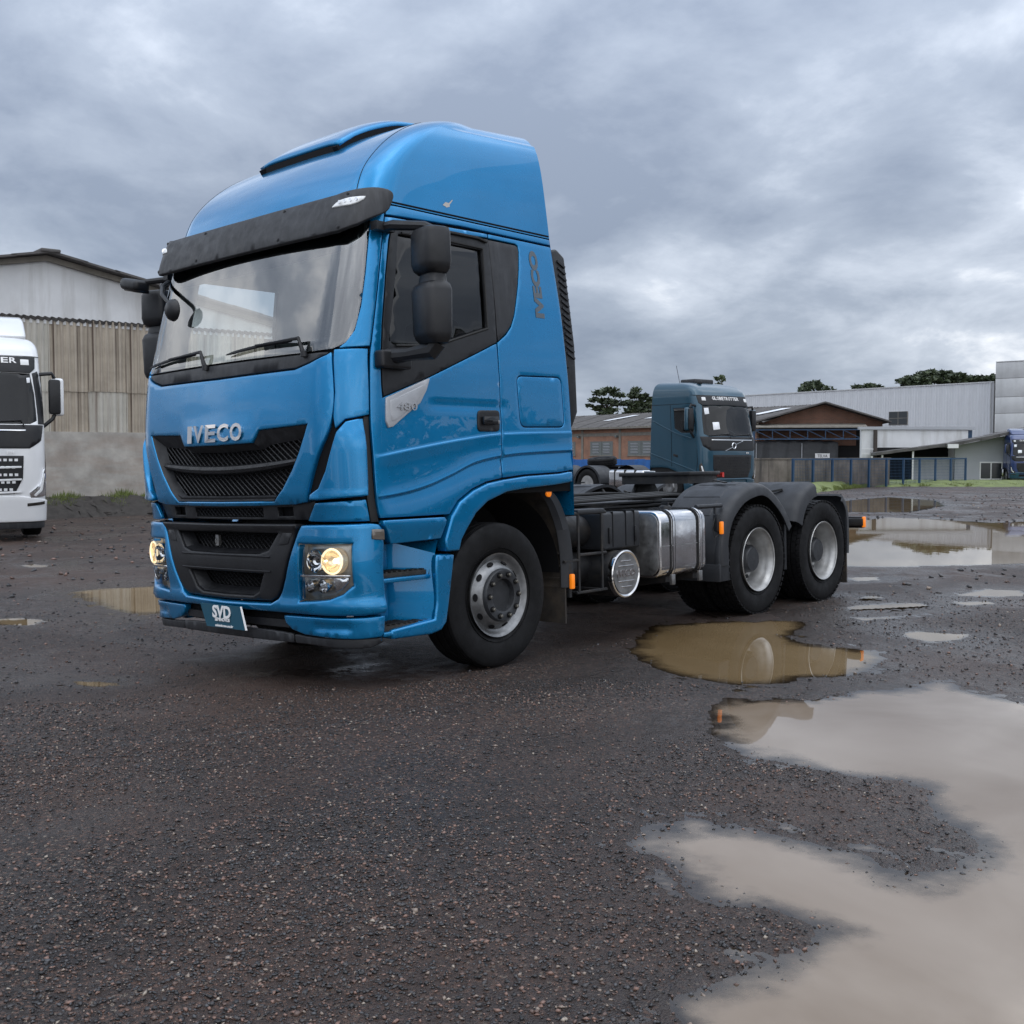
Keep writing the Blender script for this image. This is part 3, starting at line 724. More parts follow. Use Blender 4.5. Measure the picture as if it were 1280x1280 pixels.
LN = [cline(zc3, 1.4, 3.38, d) for d in (.016, .006, .0, -.0035, -.007, -.0105, -.014, -.024, -.05)] + [cline(zc2, 1.42, 3.38, d) for d in (.012, 0, -.003, -.006, -.010, -.02, -.04)]

# front flap with the radiator grille opening
grille_hole = [(0, 1.618), (.407, 1.622), (.469, 1.704), (.918, 1.723), (.893, 1.665), (.837, 1.553), (.765, 1.44), (.662, 1.317), (.57, 1.241), (0, 1.238)]
flap_half = [(0, 1.198), (.565, 1.204), (.771, 1.211), (.885, 1.228)] + smooth_line([(.898, 1.28), (.939, 1.385), (1.011, 1.534), (1.09, 1.666), (1.122, 1.77), (1.131, 1.92), (1.094, 2.19)], 3) + [(1.055, 2.165), (.92, 2.118), (.795, 2.086), (0, 2.078)]
def flap_off(u, w):
    o = -.02 * max(0, (1.28 - w) / .08) ** 2 if w < 1.28 else 0.0
    # the lettering sits on a plinth that stands out over the grille
    o += .012 * (1 - sstep(abs(u), .36, .52)) * (1 - sstep(w, 1.66, 1.86))
    return o
flap = patch('front_panel', S, sym(flap_half), 'blue_paint', T, holes=[sym(list(reversed(grille_hole)))], off=flap_off, step=.035, th=.045, rnd=.010)

inner_half = [(0, 1.572), (.42, 1.580), (.50, 1.612), (.835, 1.640), (.775, 1.50), (.70, 1.39), (.61, 1.30), (.545, 1.272), (0, 1.268)]
def ring_loft(name, fn, outer, inner, d0, d1, m, parent, n=3):
    """Sloping surround between two outlines of equal corner count, d0 and d1 below the skin."""
    o = []; i_ = []
    for a, b, c, d in zip(outer, outer[1:] + outer[:1], inner, inner[1:] + inner[:1]):
        k = max(1, int(math.hypot(b[0] - a[0], b[1] - a[1]) / .05))
        for q in range(k):
            t = q / k; o.append((a[0] + (b[0] - a[0]) * t, a[1] + (b[1] - a[1]) * t)); i_.append((c[0] + (d[0] - c[0]) * t, c[1] + (d[1] - c[1]) * t))
    mb = MB(); N = len(o)
    for r in range(n + 1):
        t = r / n; e = t
        mb.v += [tuple(fn(a[0] + (b[0] - a[0]) * e, a[1] + (b[1] - a[1]) * e) - surf_normal(fn, a[0], a[1]) * (d0 + (d1 - d0) * t)) for a, b in zip(o, i_)]
    for r in range(n):
        for k in range(N):
            j = (k + 1) % N; mb.f.append([r * N + k, r * N + j, (r + 1) * N + j, (r + 1) * N + k]); mb.mi.append(0)
    return mb.build(name, m, parent, smooth=30)
GH = sym(list(reversed(grille_hole))); GI = sym(list(reversed(inner_half)))
GO = list(reversed(grille_hole)); 
outer9 = sym([(0, 1.238), (.57, 1.241), (.662, 1.317), (.765, 1.44), (.837, 1.553), (.918, 1.723), (.469, 1.704), (.407, 1.622), (0, 1.618)])
inner9 = sym([(0, 1.268), (.545, 1.272), (.61, 1.30), (.70, 1.39), (.775, 1.50), (.835, 1.640), (.50, 1.612), (.42, 1.580), (0, 1.572)])
ring_loft('grille_surround', S, outer9, inner9, .006, .075, 'grey_plastic', flap)
def mesh_wires(name, fn, poly, depth, pitch, r, m, parent, slope=.75):
    """Diagonal wire mesh clipped to an outline."""
    xs = [p[0] for p in poly]; ys = [p[1] for p in poly]; mb = MB()
    span = (max(xs) - min(xs)) + (max(ys) - min(ys)) / slope
    for sgn in (1, -1):
        k = -span
        while k < span:
            run = []; n = 60
            for i in range(n + 1):
                w = min(ys) + (max(ys) - min(ys)) * i / n
                u = (min(xs) + max(xs)) / 2 + k + sgn * (w - min(ys)) / slope
                if pip(poly, u, w): run.append((u, w))
                else:
                    if len(run) > 1: mb.tube([fn(*q) - surf_normal(fn, *q) * (depth + .004 * sgn) for q in (run[0], run[len(run) // 2], run[-1])], r, 4, cap=False)
                    run = []
            if len(run) > 1: mb.tube([fn(*q) - surf_normal(fn, *q) * (depth + .004 * sgn) for q in (run[0], run[len(run) // 2], run[-1])], r, 4, cap=False)
            k += pitch
    return mb.build(name, m, parent, smooth=0)
mesh_wires('grille_mesh', S, GI, .078, .056, .0045, 'black_plastic', flap)
patch('grille_back', S, inset(GI, -.01), 'dark_void', flap, off=-.125, step=.09, gap=0, rnd=.001, th=.002)
mb = MB(); nb = 28; prof = [(.060, .030), (.034, .022), (.026, .0), (.034, -.022), (.075, -.036)]
V = []; 
for i in range(nb + 1):
    u = -.80 + 1.60 * i / nb; w = 1.452 + .045 * (abs(u) / .8) ** 2
    tp = 1 - .35 * (abs(u) / .8) ** 3
    for (d, dz) in prof: V.append(S(u, w + dz * tp) - surf_normal(S, u, w) * d)
mb.add(V, [(i * 5 + j, (i + 1) * 5 + j, (i + 1) * 5 + j + 1, i * 5 + j + 1) for i in range(nb) for j in range(4)])
mb.build('grille_bar', 'black_plastic', flap)
# chrome lettering IVECO on the nose, one piece per letter
def letters_on(fn, word, u0, u1, w0, w1, m, parent, proud, thick, off=.010, nm='letter', ofn=None):
    n = len(word); wid = [0.45 if c == 'I' else 1.0 for c in word]; gapw = .16
    tot = sum(wid) + gapw * (n - 1); x = u0; sc = (u1 - u0) / tot
    for c, wd in zip(word, wid):
        me = text_mesh(c, 1.0, .5, off)
        xs = [v.co.x for v in me.vertices]; ys = [v.co.y for v in me.vertices]
        ax, bx = min(xs), max(xs); ay, by = min(ys), max(ys)
        for v in me.vertices:
            u = x + (v.co.x - ax) / (bx - ax) * wd * sc; w = w0 + (v.co.y - ay) / (by - ay) * (w1 - w0)
            nn = surf_normal(fn, u, w); v.co = fn(u, w) + nn * ((ofn(u, w) if ofn else 0) + proud + (thick if v.co.z > 0 else 0))
        link(nm, me, m, parent); x += (wd + gapw) * sc
letters_on(S, 'IVECO', -.335, .315, 1.646, 1.766, 'chrome', flap, .001, .012, off=.030, ofn=flap_off)

# cowl strip under the windscreen, windscreen, wipers
patch('cowl_strip', S, sym([(0, 2.084), (.795, 2.092), (.92, 2.124), (1.06, 2.180), (.93, 2.186), (0, 2.186)]), 'grey_plastic', T, off=-.012, step=.05, rnd=.006)
ws_half = [(0, 2.190), (0.856, 2.189)] + smooth_line([(1.083, 2.197), (1.172, 2.234), (1.223, 2.313), (1.244, 2.465), (1.248, 2.686), (1.243, 2.933), (1.245, 3.074)], 4) + [(0, 3.12)]
WS = sym(ws_half)
screen = patch('windscreen', S, WS, 'windscreen_glass', T, off=-.010, step=.05, th=.006, gap=.002, rnd=.002)
band = sym([(0, 2.805), (.60, 2.815), (1.0, 2.836), (1.13, 2.875), (1.18, 2.912), (1.205, 2.97), (1.195, 3.075), (0, 3.112)])
patch('shade_band', S, band, 'black_gloss', screen, off=-.0165, step=.06, th=.002, gap=.001, rnd=.001)
def wiper(a, b, piv):
    mb = MB(); P = lambda q, d: S(*q) + surf_normal(S, *q) * d
    n = 8; path = [P((a[0] + (b[0] - a[0]) * i / n, a[1] + (b[1] - a[1]) * i / n + .012 * math.sin(math.pi * i / n)), .012) for i in range(n + 1)]
    mb.tube(path, [.004] + [.011] * (n - 1) + [.005], 6)
    mid = (a[0] + (b[0] - a[0]) * .5, a[1] + (b[1] - a[1]) * .5 + .012)
    q1 = ((piv[0] * .7 + b[0] * .3), b[1] + .004)
    wp = mb.tube([P(piv, .008), P(q1, .040), P(mid, .030)], [.017, .012, .007], 6).build('wiper', 'black_plastic', T)
    MB().lathe([(-.012, .024), (.022, .022), (.028, .012), (.028, 0)], 14, 'Z', P(piv, .004)).build('wiper_pivot', 'black_plastic', wp)
wiper((.07, 2.235), (.74, 2.268), (.87, 2.172)); wiper((-1.02, 2.235), (-.32, 2.270), (-.17, 2.165))

# corner panels, pillars, deflectors, doors, side panels - both sides of the cab
def both(f):
    for sgn in (1, -1): f((lambda p: p) if sgn == 1 else mirror_poly, sgn)
DF = [(1.350, 3.074), (1.346, 2.765), (1.343, 2.206), (1.360, 1.92), (1.366, 1.769), (1.376, 1.526), (1.380, 1.256), (1.39, 1.115)]   # front edge of the door
AO = [(1.963, .866), (1.957, .949), (1.985, 1.028), (2.020, 1.107), (2.109, 1.201), (2.257, 1.278), (2.405, 1.325), (2.569, 1.347), (2.816, 1.369), (3.2, 1.382), (3.36, 1.40)]
AI = [(3.36, 1.312), (3.139, 1.292), (2.811, 1.274), (2.602, 1.253), (2.396, 1.192), (2.266, 1.113), (2.167, 1.002), (2.121, .939), (2.10, .864)]
BF = [(1.418, 3.024), (1.403, 2.918), (1.398, 2.679), (1.408, 2.353), (1.418, 2.235), (1.443, 1.974), (1.455, 1.893)]      # front edge of the black door frame
DR = [(2.575, 1.354), (2.591, 1.747), (2.585, 2.083), (2.565, 2.320)]                                                         # rear door seam, lower part
QT = [(2.528, 3.055), (2.882, 3.055), (2.912, 3.046), (2.920, 3.012), (2.893, 2.880), (2.862, 2.767), (2.780, 2.530), (2.734, 2.450), (2.673, 2.392), (2.574, 2.324), (2.548, 2.736)]
def cab_side(mp, sg):
    patch('pillar', S, mp([(1.134, 2.202), (1.343, 2.208), (1.346, 2.765), (1.350, 3.074), (1.351, 3.130), (1.231, 3.114), (1.245, 3.074), (1.243, 2.933), (1.248, 2.686), (1.244, 2.465), (1.223, 2.313), (1.172, 2.234)]), 'blue_paint', T, off=.004, step=.04, rnd=.007)
    patch('corner_panel', S, mp([(1.100, 2.197), (1.334, 2.201), (1.360, 1.92), (1.366, 1.775), (1.329, 1.767), (1.207, 1.746), (1.136, 1.685), (1.124, 1.77), (1.132, 1.92)]), 'blue_paint', T, step=.035, rnd=.006)
    def doff(u, w):
        u = abs(u); return .012 + .030 * sstep(u, 1.0, 1.28) * sstep(1.76 - w, 0, .12) * (1 - .5 * sstep(w, 1.55, 1.76)) + .01 * sstep(1.30 - w, 0, .06)
    patch('air_deflector', S, mp([(1.146, 1.672), (1.207, 1.738), (1.321, 1.760), (1.331, 1.573), (1.329, 1.392), (1.325, 1.262), (1.159, 1.252), (.988, 1.240), (.915, 1.240), (.926, 1.282), (.997, 1.320), (1.060, 1.428), (1.102, 1.547)]), 'blue_paint', T, off=doff, step=.03, th=.05, rnd=.010)
    patch('deflector_gasket', S, mp([(1.325, 1.772), (1.370, 1.772), (1.386, 1.25), (1.40, 1.09), (1.335, 1.09), (1.325, 1.25)]), 'rubber_seal', T, off=-.020, step=.06, th=.03)
    patch('lower_corner', S, mp([(.945, 1.226), (1.322, 1.244), (1.335, 1.098), (.862, 1.104)]), 'blue_paint', T, off=-.012, step=.04, rnd=.006)
    door_poly = DF + [(1.955, 1.115), (2.020, 1.115), (2.109, 1.206), (2.257, 1.283), (2.405, 1.330), (2.560, 1.352)] + DR + [(1.874, 2.044)] + list(reversed(BF)) + [(2.528, 3.062), (2.528, 3.100)]
    door = patch('door', S, mp(door_poly), 'blue_paint', T, off=side_off, step=.032, rnd=.005, gap=.0045, lines=[mp(l) for l in LN])
    glass_poly = [(1.481, 2.964), (2.429, 2.965), (2.448, 2.420), (1.905, 2.262), (1.514, 2.235), (1.473, 2.260)]
    frame_poly = BF + [(1.874, 2.044), (2.565, 2.320), (2.548, 2.736), (2.529, 3.058)]
    fr = patch('door_frame', S, mp(frame_poly), 'black_plastic', door, holes=[mp(glass_poly)], off=.002, step=.045, rnd=.003)
    patch('side_window', S, mp(glass_poly), 'tinted_glass' if sg == 1 else 'lamp_glass', door, off=-.012, step=.08, th=.005, gap=-.006, rnd=.001)
    # rain gutter over the window and the rear window channel
    mb = MB(); P = lambda u, w, d: S(sg * u, w) + surf_normal(S, sg * u, w) * d
    mb.tube([P(u, w, .012) for u, w in ((1.793, 3.040), (2.091, 3.046), (2.386, 3.046), (2.493, 3.030))], .011, 6)
    mb.tube([P(u, w, .006) for u, w in ((1.507, 2.976), (2.029, 2.985), (2.439, 2.978), (2.443, 2.660), (2.456, 2.410), (1.914, 2.255), (1.533, 2.228))], .009, 6)
    mb.build('window_seal', 'rubber_seal', door)
    # silver badge under the mirror base
    bp = [(1.470, 1.890), (1.866, 2.036), (1.839, 1.951), (1.781, 1.862), (1.535, 1.700), (1.490, 1.690), (1.472, 1.738)]
    badge = patch('badge', S, mp(bp), 'badge_grey', door, off=lambda u, w: .014, step=.05, rnd=.006, th=.02)
    patch('badge_inset', S, mp([(1.50, 1.872), (1.82, 1.992), (1.79, 1.915), (1.745, 1.86), (1.55, 1.735), (1.515, 1.735)]), 'badge_grey', door, off=.0165, step=.05, rnd=.005, th=.004)
    a, b = (1.56, 1.74) if sg == 1 else (-1.74, -1.56)
    letters_on(S, '480', a, b, 1.812, 1.862, 'chrome', door, .0185, .006, off=0.0)
    # door handle in its recess
    hp = round_poly([(2.336, 1.836), (2.572, 1.842), (2.566, 1.684), (2.330, 1.680)], .04)
    hd = patch('handle_recess', S, mp(hp), 'black_plastic', door, off=.010, step=.03, rnd=.008, th=.02)
    mb = MB(); mb.add([P(u, w, d) for d in (.012, .040) for u, w in ((2.37, 1.790), (2.52, 1.794), (2.52, 1.735), (2.37, 1.731))], [(0, 1, 2, 3), (4, 5, 6, 7), (0, 1, 5, 4), (1, 2, 6, 5), (2, 3, 7, 6), (3, 0, 4, 7)])
    mb.build('handle', 'black_gloss', door, bevel=.008)
    MB().lathe([(-.002, .013), (.004, .013), (.005, .006), (.005, 0)], 14, 'X', P(2.545, 1.755, .012)).build('lock', 'steel_dirty', door)
    # skirt at the foot of the door
    patch('door_skirt', S, mp([(1.392, 1.106), (1.955, 1.106), (1.975, 1.084), (1.934, .955), (1.469, .945)]), 'blue_paint', door, off=lambda u, w: .020 * sstep(w, .94, 1.07), step=.035, rnd=.008, th=.06)
    # side panel behind the door
    flap_poly = round_poly([(2.775, 2.093), (3.300, 2.106), (3.306, 1.733), (2.80, 1.724)], .055)
    side_poly = [(2.534, 3.100), (2.529, 3.060)] + QT[1:-1][0:0] + [(2.883, 3.060), (2.916, 3.050), (2.925, 3.012), (2.898, 2.880), (2.867, 2.767), (2.785, 2.530), (2.739, 2.446), (2.676, 2.386), (2.570, 2.320), (2.585, 2.083), (2.591, 1.747), (2.575, 1.354), (2.816, 1.374), (3.2, 1.387), (3.395, 1.402), (3.395, 3.100)]
    sp = patch('side_panel', S, mp(side_poly), 'blue_paint', T, holes=[mp(flap_poly)], off=side_off, step=.035, rnd=.005, gap=.0045, lines=[mp(l) for l in LN])
    patch('locker_flap', S, mp(flap_poly), 'blue_paint', sp, off=side_off, step=.05, rnd=.005)
    patch('quarter_trim', S, mp(QT), 'grey_plastic', sp, off=.001, step=.05, rnd=.004)
    a0, a1 = (2.530, 3.040)
    # IVECO decal reading upwards near the rear edge
    def dfn(x, y): return S(sg * (3.122 - y), 2.79 + x) if sg == 1 else S(-(3.122 + y), 2.79 - x)
    me = text_mesh('IVECO', .155, .0, .0085, 1.0)
    xs = [v.co.x for v in me.vertices]; sc = .50 / (max(xs) - min(xs))
    for v in me.vertices:
        x, y = v.co.x * sc, v.co.y * .92
        u, w = (3.115 - y, 2.785 + x) if sg == 1 else (-(3.115 + y) , 2.785 + x)
        v.co = S(u, w) + surf_normal(S, u, w) * .0025
    link('side_lettering', me, 'decal_grey', sp)
    patch('wheel_arch_flare', S, mp(AO + AI), 'blue_paint', T, off=lambda u, w: .022, step=.03, rnd=.014, th=.09)
    patch('gutter_rail', S, mp([(1.352, 3.080), (2.2, 3.108), (3.395, 3.106), (3.395, 3.156), (1.352, 3.156)]), 'blue_paint', T, step=.05, rnd=.006)
both(cab_side)

# liner behind the panel joints, interior
win_l = [(1.484, 2.974), (2.438, 2.975), (2.457, 2.415), (1.903, 2.250), (1.492, 2.225)]
hole_ws = sym([(0, 2.205), (0.864, 2.204), (1.158, 2.249), (1.208, 2.337), (1.224, 2.464), (1.228, 2.685), (1.226, 2.931), (1.227, 3.054), (0, 3.10)])
shell_poly = [(-3.385, 1.245), (3.385, 1.245), (3.385, 3.16), (-3.385, 3.16)]
patch('cab_shell', S, shell_poly, 'dark_void', T, holes=[hole_ws, win_l, mirror_poly(win_l), sym([(0, 1.262), (.56, 1.265), (.68, 1.32), (.80, 1.44), (.93, 1.735), (0, 1.735)])], off=-.030, step=.10, th=.002, gap=0, rnd=.001)
patch('cab_lining', S, [(-3.36, 1.80), (3.36, 1.80), (3.36, 3.14), (-3.36, 3.14)], 'lining', T, holes=[inset(hole_ws, -.07), inset(win_l, -.02), mirror_poly(inset(win_l, -.02))], off=-.060, step=.10, th=.002, gap=0, rnd=.001)
mb = MB(); zs = [1.06, 1.5, 2.0, 2.5, 3.0, 3.16]
for z in zs: mb.v += [tuple(S(-3.39, z)), tuple(S(3.39, z))]
for i in range(len(zs) - 1): mb.f.append([2 * i, 2 * i + 1, 2 * i + 3, 2 * i + 2]); mb.mi.append(0)
mb.build('rear_wall', 'blue_paint', T)
MB().bx(-1.10, 1.10, -1.30, .76, 1.325, 1.355).build('cab_floor', 'dash', T)
MB().bx(-1.10, 1.10, .58, .62, 1.36, 3.05).build('rear_lining', 'lining', T)
MB().bx(-1.06, 1.06, -.92, .60, 3.065, 3.085).build('headliner', 'lining', T)
mb = MB().prism([(-1.30, 1.36), (-.86, 1.36), (-.80, 1.95), (-.92, 2.13), (-1.22, 2.175), (-1.31, 2.16)], -1.08, 1.08, 'X')
mb.build('dashboard', 'dash', T, bevel=.03)
def seat(x):
    s = MB().box((x, -.30, 1.78), (.50, .52, .16)).build('seat', 'seat_cloth', T, bevel=.05, seg=3)
    MB().box((x, -.03, 2.18), (.48, .15, .72), Matrix.Rotation(R(-8), 3, 'X')).build('seat_back', 'seat_cloth', s, bevel=.05, seg=3)
    MB().box((x, .045, 2.63), (.30, .11, .20), Matrix.Rotation(R(-8), 3, 'X')).build('headrest', 'seat_cloth', s, bevel=.04, seg=3)
    MB().bx(x - .18, x + .18, -.48, -.12, 1.36, 1.70).build('seat_base', 'dash', s, bevel=.02)
seat(.58); seat(-.58)
mb = MB(); cc = Vector((.58, -.74, 2.16)); tl = Matrix.Rotation(R(-38), 3, 'X')
mb.tube([cc + tl @ Vector((.22 * math.cos(a), .22 * math.sin(a), 0)) for a in [2 * math.pi * k / 28 for k in range(28)]], .016, 8, closed=True)
for a in (0, math.pi, -math.pi / 2): mb.bar(cc + tl @ Vector((0, 0, -.03)), cc + tl @ Vector((.21 * math.cos(a), .21 * math.sin(a), 0)), .035, .014)
mb.bar(cc + tl @ Vector((0, 0, -.02)), cc + tl @ Vector((0, 0, -.45)), .06)
mb.build('steering_wheel', 'black_plastic', T)

# sun visor
vf = pch([2.90, 2.97, 3.10, 3.22, 3.31], [-1.325, -1.315, -1.275, -1.215, -1.145]); vh = pch([2.90, 3.31], [1.235, 1.235]); vb = pch([2.9, 3.4], [.5, .5])
SV = cab_surface(vf, vh, vb, crown=.03, cy=.30, kx=1.04, c1=.13, c1y=.010, c2=.15)
vis_half = [(0, 2.938), (.898, 2.940), (1.05, 2.945), (1.21, 2.987), (1.306, 3.029), (1.42, 3.077)] + smooth_line([(1.445, 3.11), (1.445, 3.19), (1.40, 3.232), (1.286, 3.248), (1.182, 3.246), (1.04, 3.232), (.938, 3.218)], 3) + [(.473, 3.210), (0, 3.206)]
visor = patch('sun_visor', SV, sym(vis_half), 'grey_plastic', T, step=.035, th=.03, rnd=.010, back=False)
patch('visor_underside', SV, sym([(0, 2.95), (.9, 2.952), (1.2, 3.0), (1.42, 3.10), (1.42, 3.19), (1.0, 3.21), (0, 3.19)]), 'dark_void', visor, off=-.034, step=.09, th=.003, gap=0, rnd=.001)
for sg in (1, -1):
    mp = (lambda p: p) if sg == 1 else mirror_poly
    lp = [(.946, 3.113), (.98, 3.145), (1.02, 3.163), (1.094, 3.175), (1.227, 3.179), (1.213, 3.152), (1.17, 3.128), (1.12, 3.114)]
    lm = patch('visor_lamp', SV, mp(lp), 'white_lens', visor, off=.008, step=.03, rnd=.006, th=.012)
    for q in range(4):
        u = 1.02 + q * .045; w = 3.140 + .004 * q
        MB().lathe([(-.004, .012), (.002, .012), (.004, .006), (.004, 0)], 10, 'Y', SV(sg * u, w) + surf_normal(SV, sg * u, w) * .011).build('lamp_reflector', 'lamp_chrome', visor)
for u, w in ((-.475, 2.976), (.47, 2.976), (1.053, 2.976), (-1.053, 2.976), (-.455, 3.178), (.455, 3.178), (1.056, 3.20), (-1.056, 3.20)):
    MB().lathe([(.004, .013), (-.004, .012), (-.006, .005), (-.006, 0)], 10, 'Y', SV(u, w)).build('screw', 'black_plastic', visor)
for x in (-.9, -.3, .3, .9): MB().bar((x, -1.14, 3.12), (x, -1.23, 3.13), .03, .03).build('visor_bracket', 'black_plastic', visor)

# high roof
RV = [0, .2, .4, .6, .75, .88, 1]
rz = pch(RV, [3.16, 3.40, 3.62, 3.79, 3.88, 3.93, 3.945]); rw = pch(RV, [1.172, 1.155, 1.13, 1.08, .99, .70, 0.0])
rf = pch(RV, [-1.14, -1.05, -.86, -.60, -.36, -.14, .05]); rb = pch(RV, [.71, .69, .675, .665, .655, .62, .5])
RS = cab_surface(rf, rw, rb, zf=rz, crown=.04, cy=.24, kx=1.08, c1=.13, c1y=.012, c2=.132, tilt=.10)
def roof_pt(u, v):
    p = RS(u, v); 
    a = abs(u)
    if a > 1.35: p -= surf_normal(RS, u, min(v, .97)) * (.016 * sstep(v, .615, .645) * (1 - sstep(v, .80, .98)) * sstep(a, 1.5, 2.0))
    return p
mb = MB(); nu, nv = 170, 60
us = [-3.39 + 6.78 * i / nu for i in range(nu + 1)]; vsn = [j / nv for j in range(nv + 1)]
for v in vsn:
    for u in us: mb.v.append(tuple(roof_pt(u, v * .999)))
W1 = nu + 1
for j in range(nv):
    for i in range(nu): mb.f.append([j * W1 + i, j * W1 + i + 1, (j + 1) * W1 + i + 1, (j + 1) * W1 + i]); mb.mi.append(0)
    mb.f.append([j * W1 + nu, j * W1, (j + 1) * W1, (j + 1) * W1 + nu]); mb.mi.append(0)
roof = mb.build('roof', 'blue_paint', T, smooth=50)
RN = lambda u, v, d: roof_pt(u, v) + surf_normal(RS, u, v) * d
for sg in (1, -1):
    mb = MB(); mb.tube([RN(sg * 1.02, v, -.0015) for v in [.03 + .72 * i / 24 for i in range(25)]], .004, 5); mb.build('roof_seam', 'dark_void', roof)
    mb = MB(); mb.tube([RN(sg * u, .012, -.004) for u in [1.2 + 2.18 * i / 30 for i in range(31)]], .009, 5); mb.build('roof_gutter_seal', 'dark_void', roof)
# scraped spot on the side of the roof
sv = [(2.00, .060), (2.05, .050), (2.085, .058), (2.082, .070), (2.115, .098), (2.108, .102), (2.07, .078), (2.03, .080)]
mb = MB(); mb.add([RN(u, v, .0015) for u, v in sv], [tuple(range(len(sv)))]); mb.build('scrape', 'scratch', roof)
# roof hatch deflector
def hatch():
    mb = MB(); nx, ny = 16, 14; hw = .46
    def P(i, j, k):
        x = -hw + 2 * hw * i / nx; t = j / ny; y = -.74 + 1.02 * t
        lift = .040 + .045 * math.sin(math.pi * min(1, t * 1.1)) * (1 - (abs(x) / hw) ** 4 * .5)
        e = 1 - (abs(x) / hw) ** 8
        return Vector((x, y, 0)), lift, e
    def roofz(x, y):
        lo, hi = 0.0, 1.0
        best = None
        for v in [q / 900 for q in range(901)]:
            W = rw(v) * 1.08 / 1.25
            if W < 1e-3: break
            u = abs(x) / W
            if u <= UA:
                p = RS(u, v)
                if best is None or abs(p.y - y) < best[0]: best = (abs(p.y - y), p.z)
        return best[1] if best else 3.95
    top = []; 
    for j in range(ny + 1):
        for i in range(nx + 1):
            p, l, e = P(i, j, 0); z = roofz(0, p.y) 
            top.append((p.x, p.y, z + .03 + (l) * (0.45 + .55 * e)))
    mb.v = list(top); W = nx + 1
    mb.f = [[j * W + i, j * W + i + 1, (j + 1) * W + i + 1, (j + 1) * W + i] for j in range(ny) for i in range(nx)]; mb.mi = [0] * len(mb.f)
    ob = mb.build('roof_hatch', 'blue_paint', roof, smooth=60)
    so = ob.modifiers.new('thickness', 'SOLIDIFY'); so.thickness = .035; so.offset = -1
    mb = MB()
    for sx in (-1, 1):
        pts = [(sx * (hw - .03), top[j * W][1], top[j * W][2] - .045) for j in range(ny + 1)]
        for a, b in zip(pts, pts[1:]): mb.bar(a, b, .05, .050)
    pts = [(top[i][0], top[i][1] + .03, top[i][2] - .05) for i in range(1, nx)]
    for a, b in zip(pts, pts[1:]): mb.bar(a, b, .05, .055)
    mb.build('hatch_seal', 'dark_void', roof)
hatch()

# ------------------------------------------------------------------ bumper
lamp_up = round_poly([(.838, .944), (1.192, .947), (1.186, .768), (.818, .758)], .02, 3)
lamp_lo = [(.816, .748), (1.186, .750), (1.180, .715), (1.120, .665), (1.021, .629), (.918, .615), (.790, .602)]
bump_half = [(0, .497), (.641, .502), (1.253, .500), (1.402, .507), (1.410, .54), (1.427, .952), (1.412, 1.060), (1.385, 1.085), (1.325, 1.092), (.815, 1.086), (.786, 1.051), (.733, .934), (.653, .735), (.610, .655), (.568, .598), (.50, .566), (.281, .560), (0, .556)]
lampU = [(.80, .958), (1.205, .958), (1.205, .70), (1.13, .645), (1.03, .610), (.918, .598), (.772, .588)]
bumper = patch('bumper', S, sym(bump_half), 'blue_paint', T, holes=[lampU, mirror_poly(lampU)], off=lambda u, w: .006 + .02 * sstep(w, .50, .54) * (1 - sstep(w, .54, .62)), step=.035, th=.06, rnd=.016)
